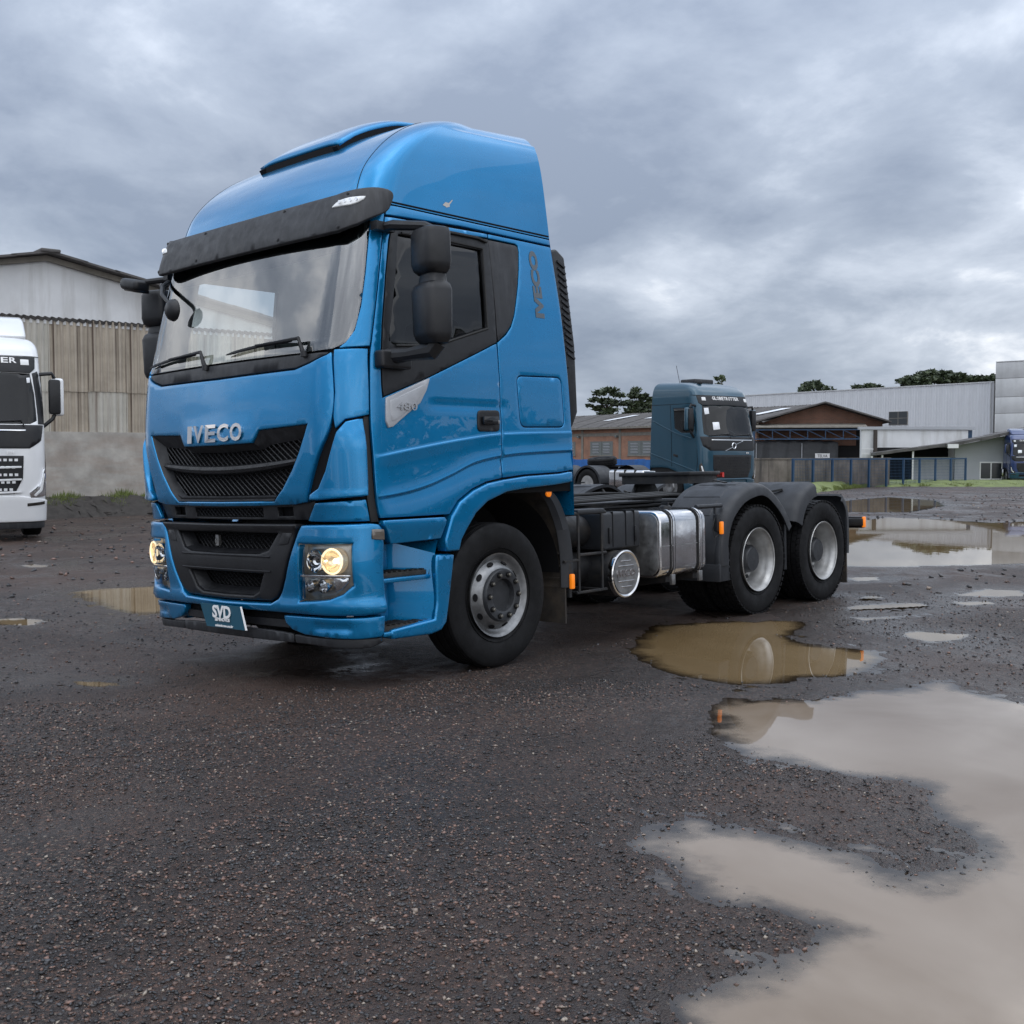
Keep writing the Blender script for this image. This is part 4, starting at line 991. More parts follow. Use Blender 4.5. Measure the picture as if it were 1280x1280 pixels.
def lamp_side(mp, sg):
    lip = patch('bumper_lip', S, mp([(.58, .488), (1.253, .490), (1.402, .496), (1.385, .37), (1.36, .352), (1.201, .345), (.775, .362), (.66, .388), (.60, .43)]), 'blue_paint', T, off=lambda u, w: -.004 - .02 * sstep(.45 - w, 0, .02) * sstep(abs(u), .85, .9) * (1 - sstep(abs(u), 1.14, 1.18)) * sstep(w, .39, .42), step=.03, th=.05, rnd=.010)
    hl = patch('headlight', S, mp(inset(lampU, .008)), 'lamp_inner', T, off=-.085, step=.05, th=.003, gap=0, rnd=.001)
    # housing walls
    O = mp(inset(lampU, .006)); ring_loft('lamp_housing', S, O, O, .0, .085, 'lamp_inner', hl, 1)
    patch('lamp_lens', S, mp(lamp_up), 'lamp_glass', hl, off=-.002, step=.06, th=.008, gap=0, rnd=.004)
    patch('lamp_lens', S, mp(lamp_lo), 'lamp_glass', hl, off=-.004, step=.06, th=.008, gap=0, rnd=.004)
    patch('lamp_bezel', S, mp([(.79, .764), (1.195, .764), (1.195, .752), (.79, .746)]), 'lamp_chrome', hl, off=-.003, step=.05, th=.02, gap=0, rnd=.003)
    def bowl(u, w, r, m, bulb=None, ring=None):
        c = S(sg * u, w) - surf_normal(S, sg * u, w) * .075; n = surf_normal(S, sg * u, w); n = (n + Vector((0, -1.2, 0))).normalized()
        q = n.to_track_quat('Y', 'Z').to_matrix().to_4x4(); M = Matrix.Translation(c) @ q
        mb = MB().lathe([(0, 0), (.004, r * .3), (.016, r * .6), (.036, r * .85), (.055, r), (.058, r * 1.06), (.050, r * 1.10), (.0, r * 1.1)], 28, 'Y'); mb.xf(M)
        o = mb.build('reflector', m, hl, smooth=60)
        if bulb:
            mb = MB().lathe([(.012, 0), (.012, r * .20), (.030, r * .22), (.038, r * .14), (.040, 0)], 16, 'Y'); mb.xf(M); mb.build('bulb', bulb, hl, smooth=60)
        if ring:
            mb = MB().lathe([(.060, r * .94), (.066, r * .98), (.066, r * 1.10), (.058, r * 1.12)], 28, 'Y', closed=True); mb.xf(M); mb.build('lamp_ring', ring, hl, smooth=60)
    bowl(.922, .852, .070, 'lamp_chrome', 'lamp_dark'); bowl(1.085, .852, .076, 'lamp_warm', 'lamp_glow', 'lamp_halo')
    bowl(.868, .682, .040, 'lamp_chrome', 'white_lens', 'lamp_chrome'); bowl(.988, .688, .042, 'lamp_chrome', 'white_lens', 'lamp_chrome')
    patch('lamp_bezel', S, mp([(1.06, .742), (1.180, .744), (1.172, .712), (1.115, .664), (1.07, .652)]), 'lamp_chrome', hl, off=-.03, step=.04, th=.02, gap=0, rnd=.004)
    patch('side_marker', S, mp([(1.328, 1.056), (1.414, 1.052), (1.421, .974), (1.328, .984)]), 'smoke_lens', bumper, off=.018, step=.03, th=.02, rnd=.006)
both(lamp_side)
patch('air_intake', S, sym([(0, .372), (.60, .380), (.66, .43), (.60, .492), (0, .494)]), 'dark_void', bumper, off=-.07, step=.08, th=.002, gap=0, rnd=.001)
mb = MB()
for k in range(15):
    a = -.60 + 1.2 * k / 15; b = a + .08; mb.bar(S(a, .425) + Vector((0, .045, 0)), S(b, .425) + Vector((0, .045, 0)), .022, .05)
mb.build('intake_bar', 'black_plastic', bumper)
def skoff(u, w): return -.018 - .03 * (.37 - w)
for a, b in ((-1.385, -.66), (-.655, .655), (.66, 1.385)):
    n = 14; top = []; bot = []
    for i in range(n + 1):
        u = a + (b - a) * i / n; t = abs(u)
        top.append((u, .352 + .022 * (1 - sstep(t, .4, .9))))
        bot.append((u, .296 - .012 * sstep(t, .7, 1.2) + .03 * sstep(t, 1.28, 1.39)))
    patch('lower_skirt', S, bot + list(reversed(top)), 'grey_plastic', T, off=skoff, step=.04, th=.02, rnd=.008)
# dark band between flap and bumper
bandp = sym([(0, 1.105), (.842, 1.108), (.925, 1.232), (0, 1.215)])
bd = patch('cooling_band', S, bandp, 'black_plastic', T, holes=[sym([(0, 1.128), (.40, 1.128), (.40, 1.185), (0, 1.185)]), [(.56, 1.135), (.70, 1.138), (.70, 1.19), (.56, 1.187)], mirror_poly([(.56, 1.135), (.70, 1.138), (.70, 1.19), (.56, 1.187)])], off=-.045, step=.05, th=.04)
mesh_wires('band_mesh', S, sym([(0, 1.126), (.405, 1.126), (.405, 1.187), (0, 1.187)]), .075, .045, .004, 'grey_plastic', bd)
patch('band_back', S, bandp, 'dark_void', bd, off=-.10, step=.09, th=.002)
# lower grille unit
lg_half = [(0, .562), (.281, .567), (.49, .572), (.556, .604), (.60, .66), (.645, .742), (.724, .938), (.778, 1.055), (.800, 1.088), (0, 1.088)]
up_o = sym([(0, .885), (.40, .890), (.50, .915), (.60, 1.030), (0, 1.030)]); lo_o = sym([(0, .600), (.30, .605), (.37, .635), (.44, .755), (0, .755)])
def lgoff(u, w): return .004 + .022 * sstep(w, 1.035, 1.075)
lg = patch('lower_grille', S, sym(lg_half), 'black_plastic', T, holes=[up_o, lo_o], off=lgoff, step=.035, th=.09, rnd=.012)
up_i = sym([(0, .915), (.37, .918), (.45, .935), (.54, 1.02), (0, 1.022)]); lo_i = sym([(0, .635), (.27, .640), (.33, .66), (.40, .745), (0, .748)])
ring_loft('intake_funnel', S, up_o, up_i, .02, .095, 'black_plastic', lg); ring_loft('intake_funnel', S, lo_o, lo_i, .02, .095, 'black_plastic', lg)
mesh_wires('intake_mesh', S, up_i, .10, .05, .0035, 'black_plastic', lg); mesh_wires('intake_mesh', S, lo_i, .10, .05, .0035, 'black_plastic', lg)
patch('intake_back', S, sym([(0, .58), (.5, .60), (.7, 1.06), (0, 1.06)]), 'dark_void', lg, off=-.13, step=.1, th=.002)
mb = MB(); mb.tube([S(u, .962) - surf_normal(S, u, .962) * .075 for u in (-.165, -.16)], .03, 10); mb.box(S(-.16, .965) + Vector((0, .07, 0)), (.035, .02, .075)); mb.build('tow_eye', 'steel_dirty', lg)
for sg in (1, -1):
    mp = (lambda p: p) if sg == 1 else mirror_poly
    patch('tow_cover', S, mp([(.60, .945), (.70, .955), (.74, 1.035), (.645, 1.035)]), 'black_plastic', lg, off=.008, step=.04, th=.01, rnd=.004)
mb = MB(); 
for z in (.870, .772):
    mb.tube([S(u, z) + surf_normal(S, u, z) * .004 for u in [-.52 + 1.04 * i / 20 for i in range(21)]], .007, 5)
mb.build('trim_line', 'black_plastic', lg)
# plate with dealer sign
PT = lambda u, w, d=0.035: S(u, w) + surf_normal(S, u, w) * d
cpl = Vector((-.015, -1.512, .452)); wx, hz_ = .20, .067
plate = empty('number_plate', parent=T)
bx_ = MB().add([cpl + Vector(q) for q in ((-.235, .0, .075), (.235, 0, .075), (.275, .010, -.085), (-.175, .010, -.085), (-.235, .014, .075), (.235, .014, .075), (.275, .024, -.085), (-.175, .024, -.085))], [(0, 1, 2, 3), (7, 6, 5, 4), (0, 4, 5, 1), (1, 5, 6, 2), (2, 6, 7, 3), (3, 7, 4, 0)])
bpy.data.objects.remove(plate)
plate = bx_.build('number_plate', 'plate_teal', bumper)
MB().add([cpl + Vector(q) for q in ((.238, .002, .075), (.246, .012, .075), (.288, .022, -.085), (.278, .012, -.085))], [(0, 1, 2, 3)]).build('plate_edge', 'print_white', bumper)
text_on('plate_lettering', 'SVD', .115, 'print_white', bumper, cpl + Vector((.025, -.002, .022)), (1, 0, 0), (0, 0, 1), .001, .004, 1.05)
text_on('plate_lettering', 'SEMINOVOS', .032, 'print_white', bumper, cpl + Vector((.03, -.001, -.028)), (1, 0, 0), (0, 0, 1), .001, .0012)
text_on('plate_lettering', 'svdseminovos.com.br', .024, 'print_white', bumper, cpl + Vector((.04, .0055, -.070)), (1, 0, 0), (0, 0, 1), .001, .0008)

# ------------------------------------------------------------------ steps
def steps(mp, sg):
    colp = [(1.425, .325), (1.80, .318), (1.90, .335), (1.955, .385), (2.052, .74), (2.078, .852), (1.892, .856), (1.880, .75), (1.862, .52), (1.835, .425), (1.425, .395)]
    st = patch('step_housing', S, mp(colp), 'blue_paint', T, off=-.004, step=.035, th=.10, rnd=.016)
    mb = MB(); x0 = .985 * sg
    # recess: inner wall, sloped rear wall, front wall
    mb.add([(x0, -1.16, .33), (x0, -.86, .33), (x0, -.86, .95), (x0, -1.16, .95), (1.215 * sg, -.66, .36), (1.215 * sg, -.63, .86), (x0 + .02 * sg, -.66, .95), (1.215 * sg, -.60, .95)],
           [(0, 1, 2, 3), (1, 4, 5, 2), (2, 5, 7, 6)])
    mb.add([(x0, -1.16, .33), (1.22 * sg, -1.13, .33), (1.22 * sg, -1.13, 1.0), (x0, -1.16, 1.0)], [(0, 1, 2, 3)])
    mb.build('step_recess', 'blue_paint', st)
    for z, y1, xo in ((.742, -.665, 1.205), (.400, -.68, 1.235)):
        mb = MB().prism([(x0, -1.12), (xo * sg, -1.12), (xo * sg, y1), (x0 + .10 * sg, y1 - .02), (x0, -.84)], z - .05, z - .018, 'Z'); mb.build('step_tray', 'blue_paint', st, bevel=.008)
        mb = MB().prism([(x0 + .01 * sg, -1.105), ((xo - .02) * sg, -1.105), ((xo - .02) * sg, y1 - .02), (x0 + .12 * sg, y1 - .04), (x0 + .01 * sg, -.86)], z - .018, z + .012, 'Z'); g = mb.build('step_tread', 'step_grip', st, bevel=.004)
        for k in range(9):
            yy = -1.085 + k * .047
            MB().bx((x0 + .03 * sg) if k < 6 else (x0 + .12 * sg), (xo - .035) * sg, yy, yy + .018, z + .0115, z + .021).build('tread_rib', 'step_grip', st)
    MB().bx(.97 * sg, 1.20 * sg, -1.13, -.60, .945, 1.05).build('step_soffit', 'dark_void', st)
both(steps)

# ------------------------------------------------------------------ mirrors
def rbox(name, c, d, m, parent, bev, taper=None, rot=None, seg=4):
    return MB().box(c, d, rot, taper).build(name, m, parent, bevel=bev, seg=seg)
def mirror_unit(sg):
    c = Vector((1.585 * sg, -.935, -.025)); rt = Matrix.Rotation(sg * R(-14), 3, 'Z')
    def prof(name, zs):
        mb = MB(); n = 20; rows = len(zs)
        for (z, sx, sy, dy) in zs:
            for k in range(n):
                a = 2 * math.pi * k / n; ca, sa = math.cos(a), math.sin(a); e = .5
                x = math.copysign(abs(ca) ** e, ca) * sx / 2; y = math.copysign(abs(sa) ** e, sa) * sy / 2
                if y > 0: y *= .55
                mb.v.append(tuple(c + rt @ Vector((x, y + dy, 0)) + Vector((0, 0, z))))
        for r in range(rows - 1):
            for k in range(n): mb.f.append([r * n + k, r * n + (k + 1) % n, (r + 1) * n + (k + 1) % n, (r + 1) * n + k]); mb.mi.append(0)
        mb.f.append(list(range(n))[::-1]); mb.f.append([(rows - 1) * n + k for k in range(n)]); mb.mi += [0, 0]
        return mb.build(name, 'black_plastic', T, smooth=40)
    up = prof('side_mirror', [(2.668, .20, .17, 0), (2.69, .245, .22, 0), (2.735, .268, .245, 0), (2.915, .262, .24, 0), (2.945, .24, .215, 0), (2.955, .19, .17, 0)])
    lo = prof('side_mirror', [(2.235, .19, .16, 0), (2.262, .235, .215, 0), (2.30, .255, .24, 0), (2.56, .268, .25, 0), (2.598, .24, .22, 0), (2.615, .20, .17, 0), (2.67, .18, .15, 0)])
    for (z0, z1, par) in ((2.72, 2.92, up), (2.32, 2.58, lo)):
        MB().add([c + rt @ Vector((sx * .095, .052, 0)) + Vector((0, 0, z)) for sx, z in ((-1, z0), (1, z0), (1, z1), (-1, z1))], [(0, 1, 2, 3)]).build('mirror_glass', 'chrome', par)
    mb = MB(); mb.tube([(1.19 * sg, -1.03, 2.985), (1.30 * sg, -1.02, 2.985), (1.52 * sg, -.95, 2.955), (1.585 * sg, -.93, 2.925)], [.028, .034, .030, .024], 8)
    mb.box((1.22 * sg, -1.03, 2.985), (.06, .16, .055))
    mb.build('mirror_arm', 'black_plastic', up, bevel=.0)
    mb = MB(); mb.tube([(1.26 * sg, -1.05, 2.15), (1.40 * sg, -1.0, 2.155), (1.56 * sg, -.95, 2.17), (1.585 * sg, -.935, 2.22)], [.055, .042, .06, .065], 10); mb.build('mirror_arm', 'black_plastic', lo)
    rbox('mirror_base', (1.275 * sg, -1.02, 2.13), (.09, .26, .115), 'black_plastic', lo, .02)
mirror_unit(1); mirror_unit(-1)
# kerb mirror and front mirror on the passenger side
km = MB().box((-1.52, -1.20, 2.945), (.25, .14, .09), Matrix.Rotation(R(12), 3, 'Y')).build('kerb_mirror', 'black_plastic', T, bevel=.035, seg=4)
MB().box((-1.52, -1.185, 2.905), (.21, .11, .03), Matrix.Rotation(R(12), 3, 'Y')).build('mirror_glass', 'black_gloss', km, bevel=.01)
MB().tube([(-1.42, -1.16, 2.96), (-1.30, -1.06, 2.975), (-1.18, -1.0, 2.97)], .024, 8).build('mirror_arm', 'black_plastic', km)
fm = MB().lathe([(-.045, .0), (-.04, .045), (-.015, .075), (.012, .082), (.016, .072)], 20, 'Y', (-.65, -1.41, 2.63)).build('front_mirror', 'black_plastic', T, smooth=60)
MB().lathe([(.0, 0.0), (.012, .072)], 20, 'Y', (-.65, -1.41, 2.63)).build('mirror_glass', 'chrome', fm)
MB().tube([(-.66, -1.42, 2.67), (-.80, -1.40, 2.76), (-1.0, -1.27, 2.86), (-1.10, -1.16, 2.92)], .016, 8).build('mirror_arm', 'black_plastic', fm)

# ------------------------------------------------------------------ rear side fairing
for sg in (1, -1):
    xo, xi = 1.115 * sg, 1.05 * sg
    fp = [(.755, 3.085), (.86, 3.115), (.955, 3.06), (1.065, 2.38), (1.085, 1.86), (1.01, 1.735), (.90, 1.76), (.86, 2.3)]
    fa = MB().prism(fp, xi, xo, 'X').build('rear_fairing', 'black_plastic', T, bevel=.02, seg=3)
    for k in range(15):
        z = 3.00 - k * .050; yc = .885 + (3.0 - z) * .15
        MB().box((xo + .004 * sg, yc + .015, z), (.012, .100, .016), Matrix.Rotation(R(-24), 3, 'X')).build('louvre', 'grey_plastic', fa)
    MB().bx(xo - .03 * sg, xo + .001 * sg, .85, .98, 2.20, 2.21).build('fairing_seam', 'dark_void', fa)
    MB().tube([(1.08 * sg, 1.0, 1.745), (1.08 * sg, 1.03, 1.69), (1.08 * sg, 1.02, 1.665)], .012, 6).build('fairing_bracket', 'chassis', fa)
# ------------------------------------------------------------------ chassis
for sg in (1, -1):
    mb = MB().bx(.36 * sg, .375 * sg, -1.0, 6.42, .80, 1.07); mb.bx(.375 * sg, .45 * sg, -1.0, 6.42, 1.055, 1.07); mb.bx(.375 * sg, .45 * sg, -1.0, 6.42, .80, .815)
    rail = mb.build('frame_rail', 'chassis', T)
    for k in range(16):
        MB().lathe([(.375 * sg, .016), (.392 * sg, .016), (.392 * sg, 0)], 6, 'X', (0, 2.6 + k * .24, .93 + .05 * (k % 2))).build('bolt', 'steel_dirty', rail)
mb = MB()
for y in (-.6, 1.2, 2.4, 3.2, 4.35, 5.5, 6.38): mb.bx(-.36, .36, y, y + .10, .84, 1.03)
mb.build('cross_member', 'chassis', T)
MB().bx(-.50, .50, 6.43, 6.50, .86, 1.06).build('rear_beam', 'chassis', T, bevel=.01)
mb = MB().bx(-.42, .42, .95, 3.1, 1.085, 1.105); mb.build('deck_plate', 'chassis', T, bevel=.004)
mb = MB()
for x, z in ((.55, 1.13), (.47, 1.14), (.40, 1.15), (-.3, 1.15)):
    mb.tube([(x, .95, z + .03), (x + .02, 1.6, z), (x - .03, 2.4, z + .01), (x - .06, 3.3, z + .02), (x - .15, 3.9, z)], .016, 7)
mb.build('air_line', 'rubber_seal', T)
MB().tube([(.18, .85, 1.5), (.20, 1.05, 1.75), (.22, 1.25, 1.5), (.25, 1.4, 1.15)], .02, 8).build('suzi_coil', 'rubber_seal', T)
# engine, gearbox and axle masses under the cab
MB().box((0, -.25, .86), (.62, 1.7, .52)).build('engine', 'chassis', T, bevel=.06)
MB().lathe([(-.95, .05), (-.94, .09), (-.30, .085), (-.2, .14), (.2, .14), (.3, .085), (.94, .09), (.95, .05)], 20, 'X', (0, 0, .50)).build('front_axle', 'chassis', T)
for y in (3.674, 5.026):
    MB().lathe([(-.95, .06), (-.93, .10), (-.32, .11), (-.22, .21), (-.1, .25), (.1, .25), (.22, .21), (.32, .11), (.93, .10), (.95, .06)], 24, 'X', (0, y, .52)).build('rear_axle', 'chassis', T)
    for sg in (1, -1):
        MB().lathe([(-.16, .11), (-.14, .13), (.02, .125), (.06, .14), (.14, .14), (.16, .12)], 20, 'Z', (.50 * sg, y + .42, .60)).build('air_spring', 'rubber_seal', T)
        MB().bar((.50 * sg, y - .55, .55), (.50 * sg, y + .5, .46), .08, .05).build('spring_arm', 'chassis', T)
# fifth wheel coupling
fw_poly = [(-.44, 3.72), (.44, 3.72), (.46, 3.95), (.43, 4.25), (.34, 4.48), (.16, 4.60), (.07, 4.58), (.06, 4.18), (-.06, 4.18), (-.07, 4.58), (-.16, 4.60), (-.34, 4.48), (-.43, 4.25), (-.46, 3.95)]
fw = MB().prism(fw_poly, 1.335, 1.375, 'Z').build('fifth_wheel', 'chassis', T, bevel=.010)
MB().prism([(a * .93, 3.74 + (b - 3.72) * .93) for a, b in fw_poly], 1.255, 1.336, 'Z').build('coupling_web', 'chassis', fw)
for sg in (1, -1):
    MB().prism([(3.80, 1.07), (4.40, 1.07), (4.25, 1.26), (4.16, 1.31), (4.04, 1.31), (3.95, 1.26)], .34 * sg, .40 * sg, 'X').build('coupling_bracket', 'chassis', fw, bevel=.01)
    MB().box((.30 * sg, 4.545, 1.335), (.14, .02, .05), Matrix.Rotation(R(-34) * sg, 3, 'Z')).build('reflector', 'red_lens', fw)
MB().bx(-.52, .52, 3.60, 4.60, 1.072, 1.084).build('mounting_plate', 'chassis', fw)

# ------------------------------------------------------------------ wheels
def tyre_mesh(name, x0, x1, parent, c, rad=.52, lugs=False, inner=.292):
    """Tyre between x0 (inboard) and x1 (outboard)."""
    w = x1 - x0; m_ = (x0 + x1) / 2
    half = [(.36, inner), (.40, inner + .012), (.455, inner + .05), (.492, inner + .105), (.498, inner + .15), (.470, rad - .028), (.455, rad - .018), (.430, rad - .007)]
    gro = []
    for g in (.33, .12):
        gro += [(g + .022, rad - .001), (g + .018, rad - .013), (g - .018, rad - .013), (g - .022, rad + .0)]
    H = half + gro
    prof = [(m_ + a * w, r) for a, r in H] + [(m_ - a * w, r) for a, r in reversed(H)]
    mb = MB().lathe(prof, 72, 'X', c, closed=False); mb.f = mb.f[:-2]; mb.mi = mb.mi[:-2]
    # raised rings on the sidewall
    for rr in (inner + .045, inner + .165):
        mb.lathe([(x1 - .026 if rr < .4 else x1 - .012, rr - .004), (x1 - (.008 if rr < .4 else .003), rr), (x1 - .026 if rr < .4 else x1 - .012, rr + .004)], 72, 'X', c); mb.f = mb.f[:-2]; mb.mi = mb.mi[:-2]
    if lugs:
        n = 56
        for k in range(n):
            a = 2 * math.pi * k / n
            for xx, da in ((m_ - w * .405, .0), (m_ + w * .405, .0), (m_ - w * .22, .056), (m_ + w * .22, .056), (m_, .0)):
                an = a + da
                M = Matrix.Translation(Vector(c) + Vector((xx, 0, 0))) @ Matrix.Rotation(an, 4, 'X') @ Matrix.Translation((0, 0, rad + .003))
                n0 = len(mb.v); mb.box((0, 0, -.004), (w * .15, .040, .014)); mb.xf(M, n0)
    return mb.build(name, 'tyre', parent, smooth=40)
def front_wheel(y, sg):
    wh = empty('wheel', (0, 0, 0), parent=T)
    c = (0, y, .52)
    tyre_mesh('tyre', .915 * sg, 1.225 * sg, wh, c)
    f = lambda P: [(a * sg, r) for a, r in P]
    mb = MB().lathe(f([(1.00, .255), (1.17, .272), (1.195, .285), (1.212, .300), (1.218, .302), (1.214, .292), (1.196, .276), (1.182, .262), (1.178, .250), (1.190, .236), (1.216, .216), (1.232, .200), (1.236, .180), (1.226, .16)]), 64, 'X', c)
    mb.f = mb.f[:-2]; mb.mi = mb.mi[:-2]
    mb.build('rim', 'rim_silver', wh, smooth=45)
    for k in range(10):
        a = 2 * math.pi * (k + .5) / 10
        M = Matrix.Translation(c) @ Matrix.Rotation(a, 4, 'X')
        mb = MB().lathe([(-.006, .0), (-.006, .024), (.0055, .026), (.0055, .0)], 14, 'X')
        # hand hole: dark disc lying in the sloping face of the rim
        mb.xf(Matrix.Translation((1.2005 * sg, 0, .231)) @ Matrix.Rotation(sg * R(-52), 4, 'Y') @ Matrix.Diagonal((1, 1.1, .72, 1))); mb.xf(M); mb.build('hand_hole', 'dark_void', wh)
    hub = MB().lathe(f([(1.222, .192), (1.250, .190), (1.262, .180), (1.264, .128), (1.258, .118), (1.215, .108), (1.180, .094), (1.176, .05), (1.206, .046), (1.212, .036), (1.212, 0)]), 48, 'X', c)
    hub.f = hub.f[1:]; hub.mi = hub.mi[1:]
    hub.build('hub', 'hub', wh, smooth=40)
    for k in range(10):
        a = 2 * math.pi * k / 10
        p = (0, y + .152 * math.cos(a), .52 + .152 * math.sin(a))
        MB().lathe(f([(1.2645, .0), (1.2645, .021), (1.270, .021), (1.2702, .0)]), 16, 'X', p).build('nut_seat', 'dark_void', wh)
        MB().lathe(f([(1.264, .013), (1.286, .013), (1.289, .008), (1.289, 0)]), 6, 'X', p).build('wheel_nut', 'nut', wh, smooth=20)
def rear_wheel(y, sg, lugs):
    wh = empty('wheel', (0, 0, 0), parent=T); c = (0, y, .52)
    tyre_mesh('tyre', .945 * sg, 1.24 * sg, wh, c, lugs=lugs); tyre_mesh('tyre', .585 * sg, .88 * sg, wh, c, lugs=lugs)
    f = lambda P: [(a * sg, r) for a, r in P]
    mb = MB().lathe(f([(1.236, .293), (1.242, .303), (1.236, .306), (1.226, .300), (1.215, .287), (1.17, .276), (1.135, .268), (1.10, .250), (1.06, .246), (1.035, .240), (1.028, .22), (1.026, .14)]), 64, 'X', c); mb.f = mb.f[:-2]; mb.mi = mb.mi[:-2]
    mb.build('rim', 'rim_rear', wh, smooth=45)
    MB().lathe(f([(1.02, .15), (1.07, .15), (1.085, .135), (1.16, .125), (1.175, .11), (1.178, 0)]), 40, 'X', c).build('hub', 'hub', wh, smooth=40)
    for k in range(10):
        a = 2 * math.pi * k / 10; p = (0, y + .185 * math.cos(a), .52 + .185 * math.sin(a))
        MB().lathe(f([(1.02, .022), (1.068, .022), (1.072, .014), (1.085, .014), (1.086, 0)]), 6, 'X', p).build('wheel_nut', 'hub', wh, smooth=20)
        p2 = (0, y + .222 * math.cos(a + .31), .52 + .222 * math.sin(a + .31))
        MB().lathe(f([(1.024, .0), (1.024, .020), (1.0315, .020), (1.0315, 0)]), 12, 'X', p2).build('hand_hole', 'dark_void', wh)
for sg in (1, -1):
    front_wheel(0.0, sg); rear_wheel(3.674, sg, True); rear_wheel(5.026, sg, True)

# ------------------------------------------------------------------ arch liner and splash guard behind the front wheel
for sg in (1, -1):
    mb = MB(); n = 22; xs = (.62, .70, 1.05, 1.19)
    for i in range(n + 1):
        a = R(172) - R(172 - 2) * i / n
        for x in xs:
            r = .70 if x > .65 else .60
            mb.v.append((x * sg, .02 + r * math.cos(a), .60 + (r - .0) * .93 * math.sin(a)))
    mb.f = [[i * 4 + j, i * 4 + j + 1, (i + 1) * 4 + j + 1, (i + 1) * 4 + j] for i in range(n) for j in range(3)]; mb.mi = [0] * len(mb.f)
    mb.build('arch_liner', 'dark_void', T)
    path = smooth_line([(.50, 1.27), (.63, 1.17), (.735, .98), (.785, .76), (.795, .50)], 6)
    mb = MB()
    for i, (y, z) in enumerate(path):
        rdg = .006 if (i // 2) % 2 else 0
        for x, dy in ((.66, 0), (1.10, 0), (1.145, .012), (1.175, .05), (1.175, .075), (.66, .03)):
            mb.v.append((x * sg, y + dy + rdg * (dy == 0), z))
    m6 = 6
    mb.f = [[i * m6 + j, i * m6 + (j + 1) % m6, (i + 1) * m6 + (j + 1) % m6, (i + 1) * m6 + j] for i in range(len(path) - 1) for j in range(m6)]; mb.mi = [0] * len(mb.f)
    sgd = mb.build('splash_guard', 'mud_flap', T, smooth=30)
    # dark edge strip and hanging flap
    mb = MB()
    for (a, b) in zip(path, path[1:]): mb.add([(1.155 * sg, a[0] - .015, a[1]), (1.195 * sg, a[0] + .02, a[1]), (1.195 * sg, a[0] + .09, a[1] + .01), (1.155 * sg, a[0] + .09, a[1]), (1.155 * sg, b[0] - .015, b[1]), (1.195 * sg, b[0] + .02, b[1]), (1.195 * sg, b[0] + .09, b[1] + .01), (1.155 * sg, b[0] + .09, b[1])], [(0, 1, 5, 4), (1, 2, 6, 5), (2, 3, 7, 6)])
    mb.build('guard_edge', 'mudguard', sgd, smooth=50)
    MB().bx(.72 * sg, 1.175 * sg, .80, .815, .22, .56).build('hanging_flap', 'mud_flap', sgd)
    for k in range(3):
        MB().bx(.74 * sg, 1.14 * sg, .788 - .012 * k, .80, .56 + .10 * k, .575 + .10 * k).build('guard_rib', 'mud_flap', sgd)
    MB().lathe([(1.19 * sg, .030), (1.203 * sg, .030), (1.207 * sg, .02), (1.207 * sg, 0)], 18, 'X', (0, .60, 1.235)).build('round_reflector', 'amber', sgd)

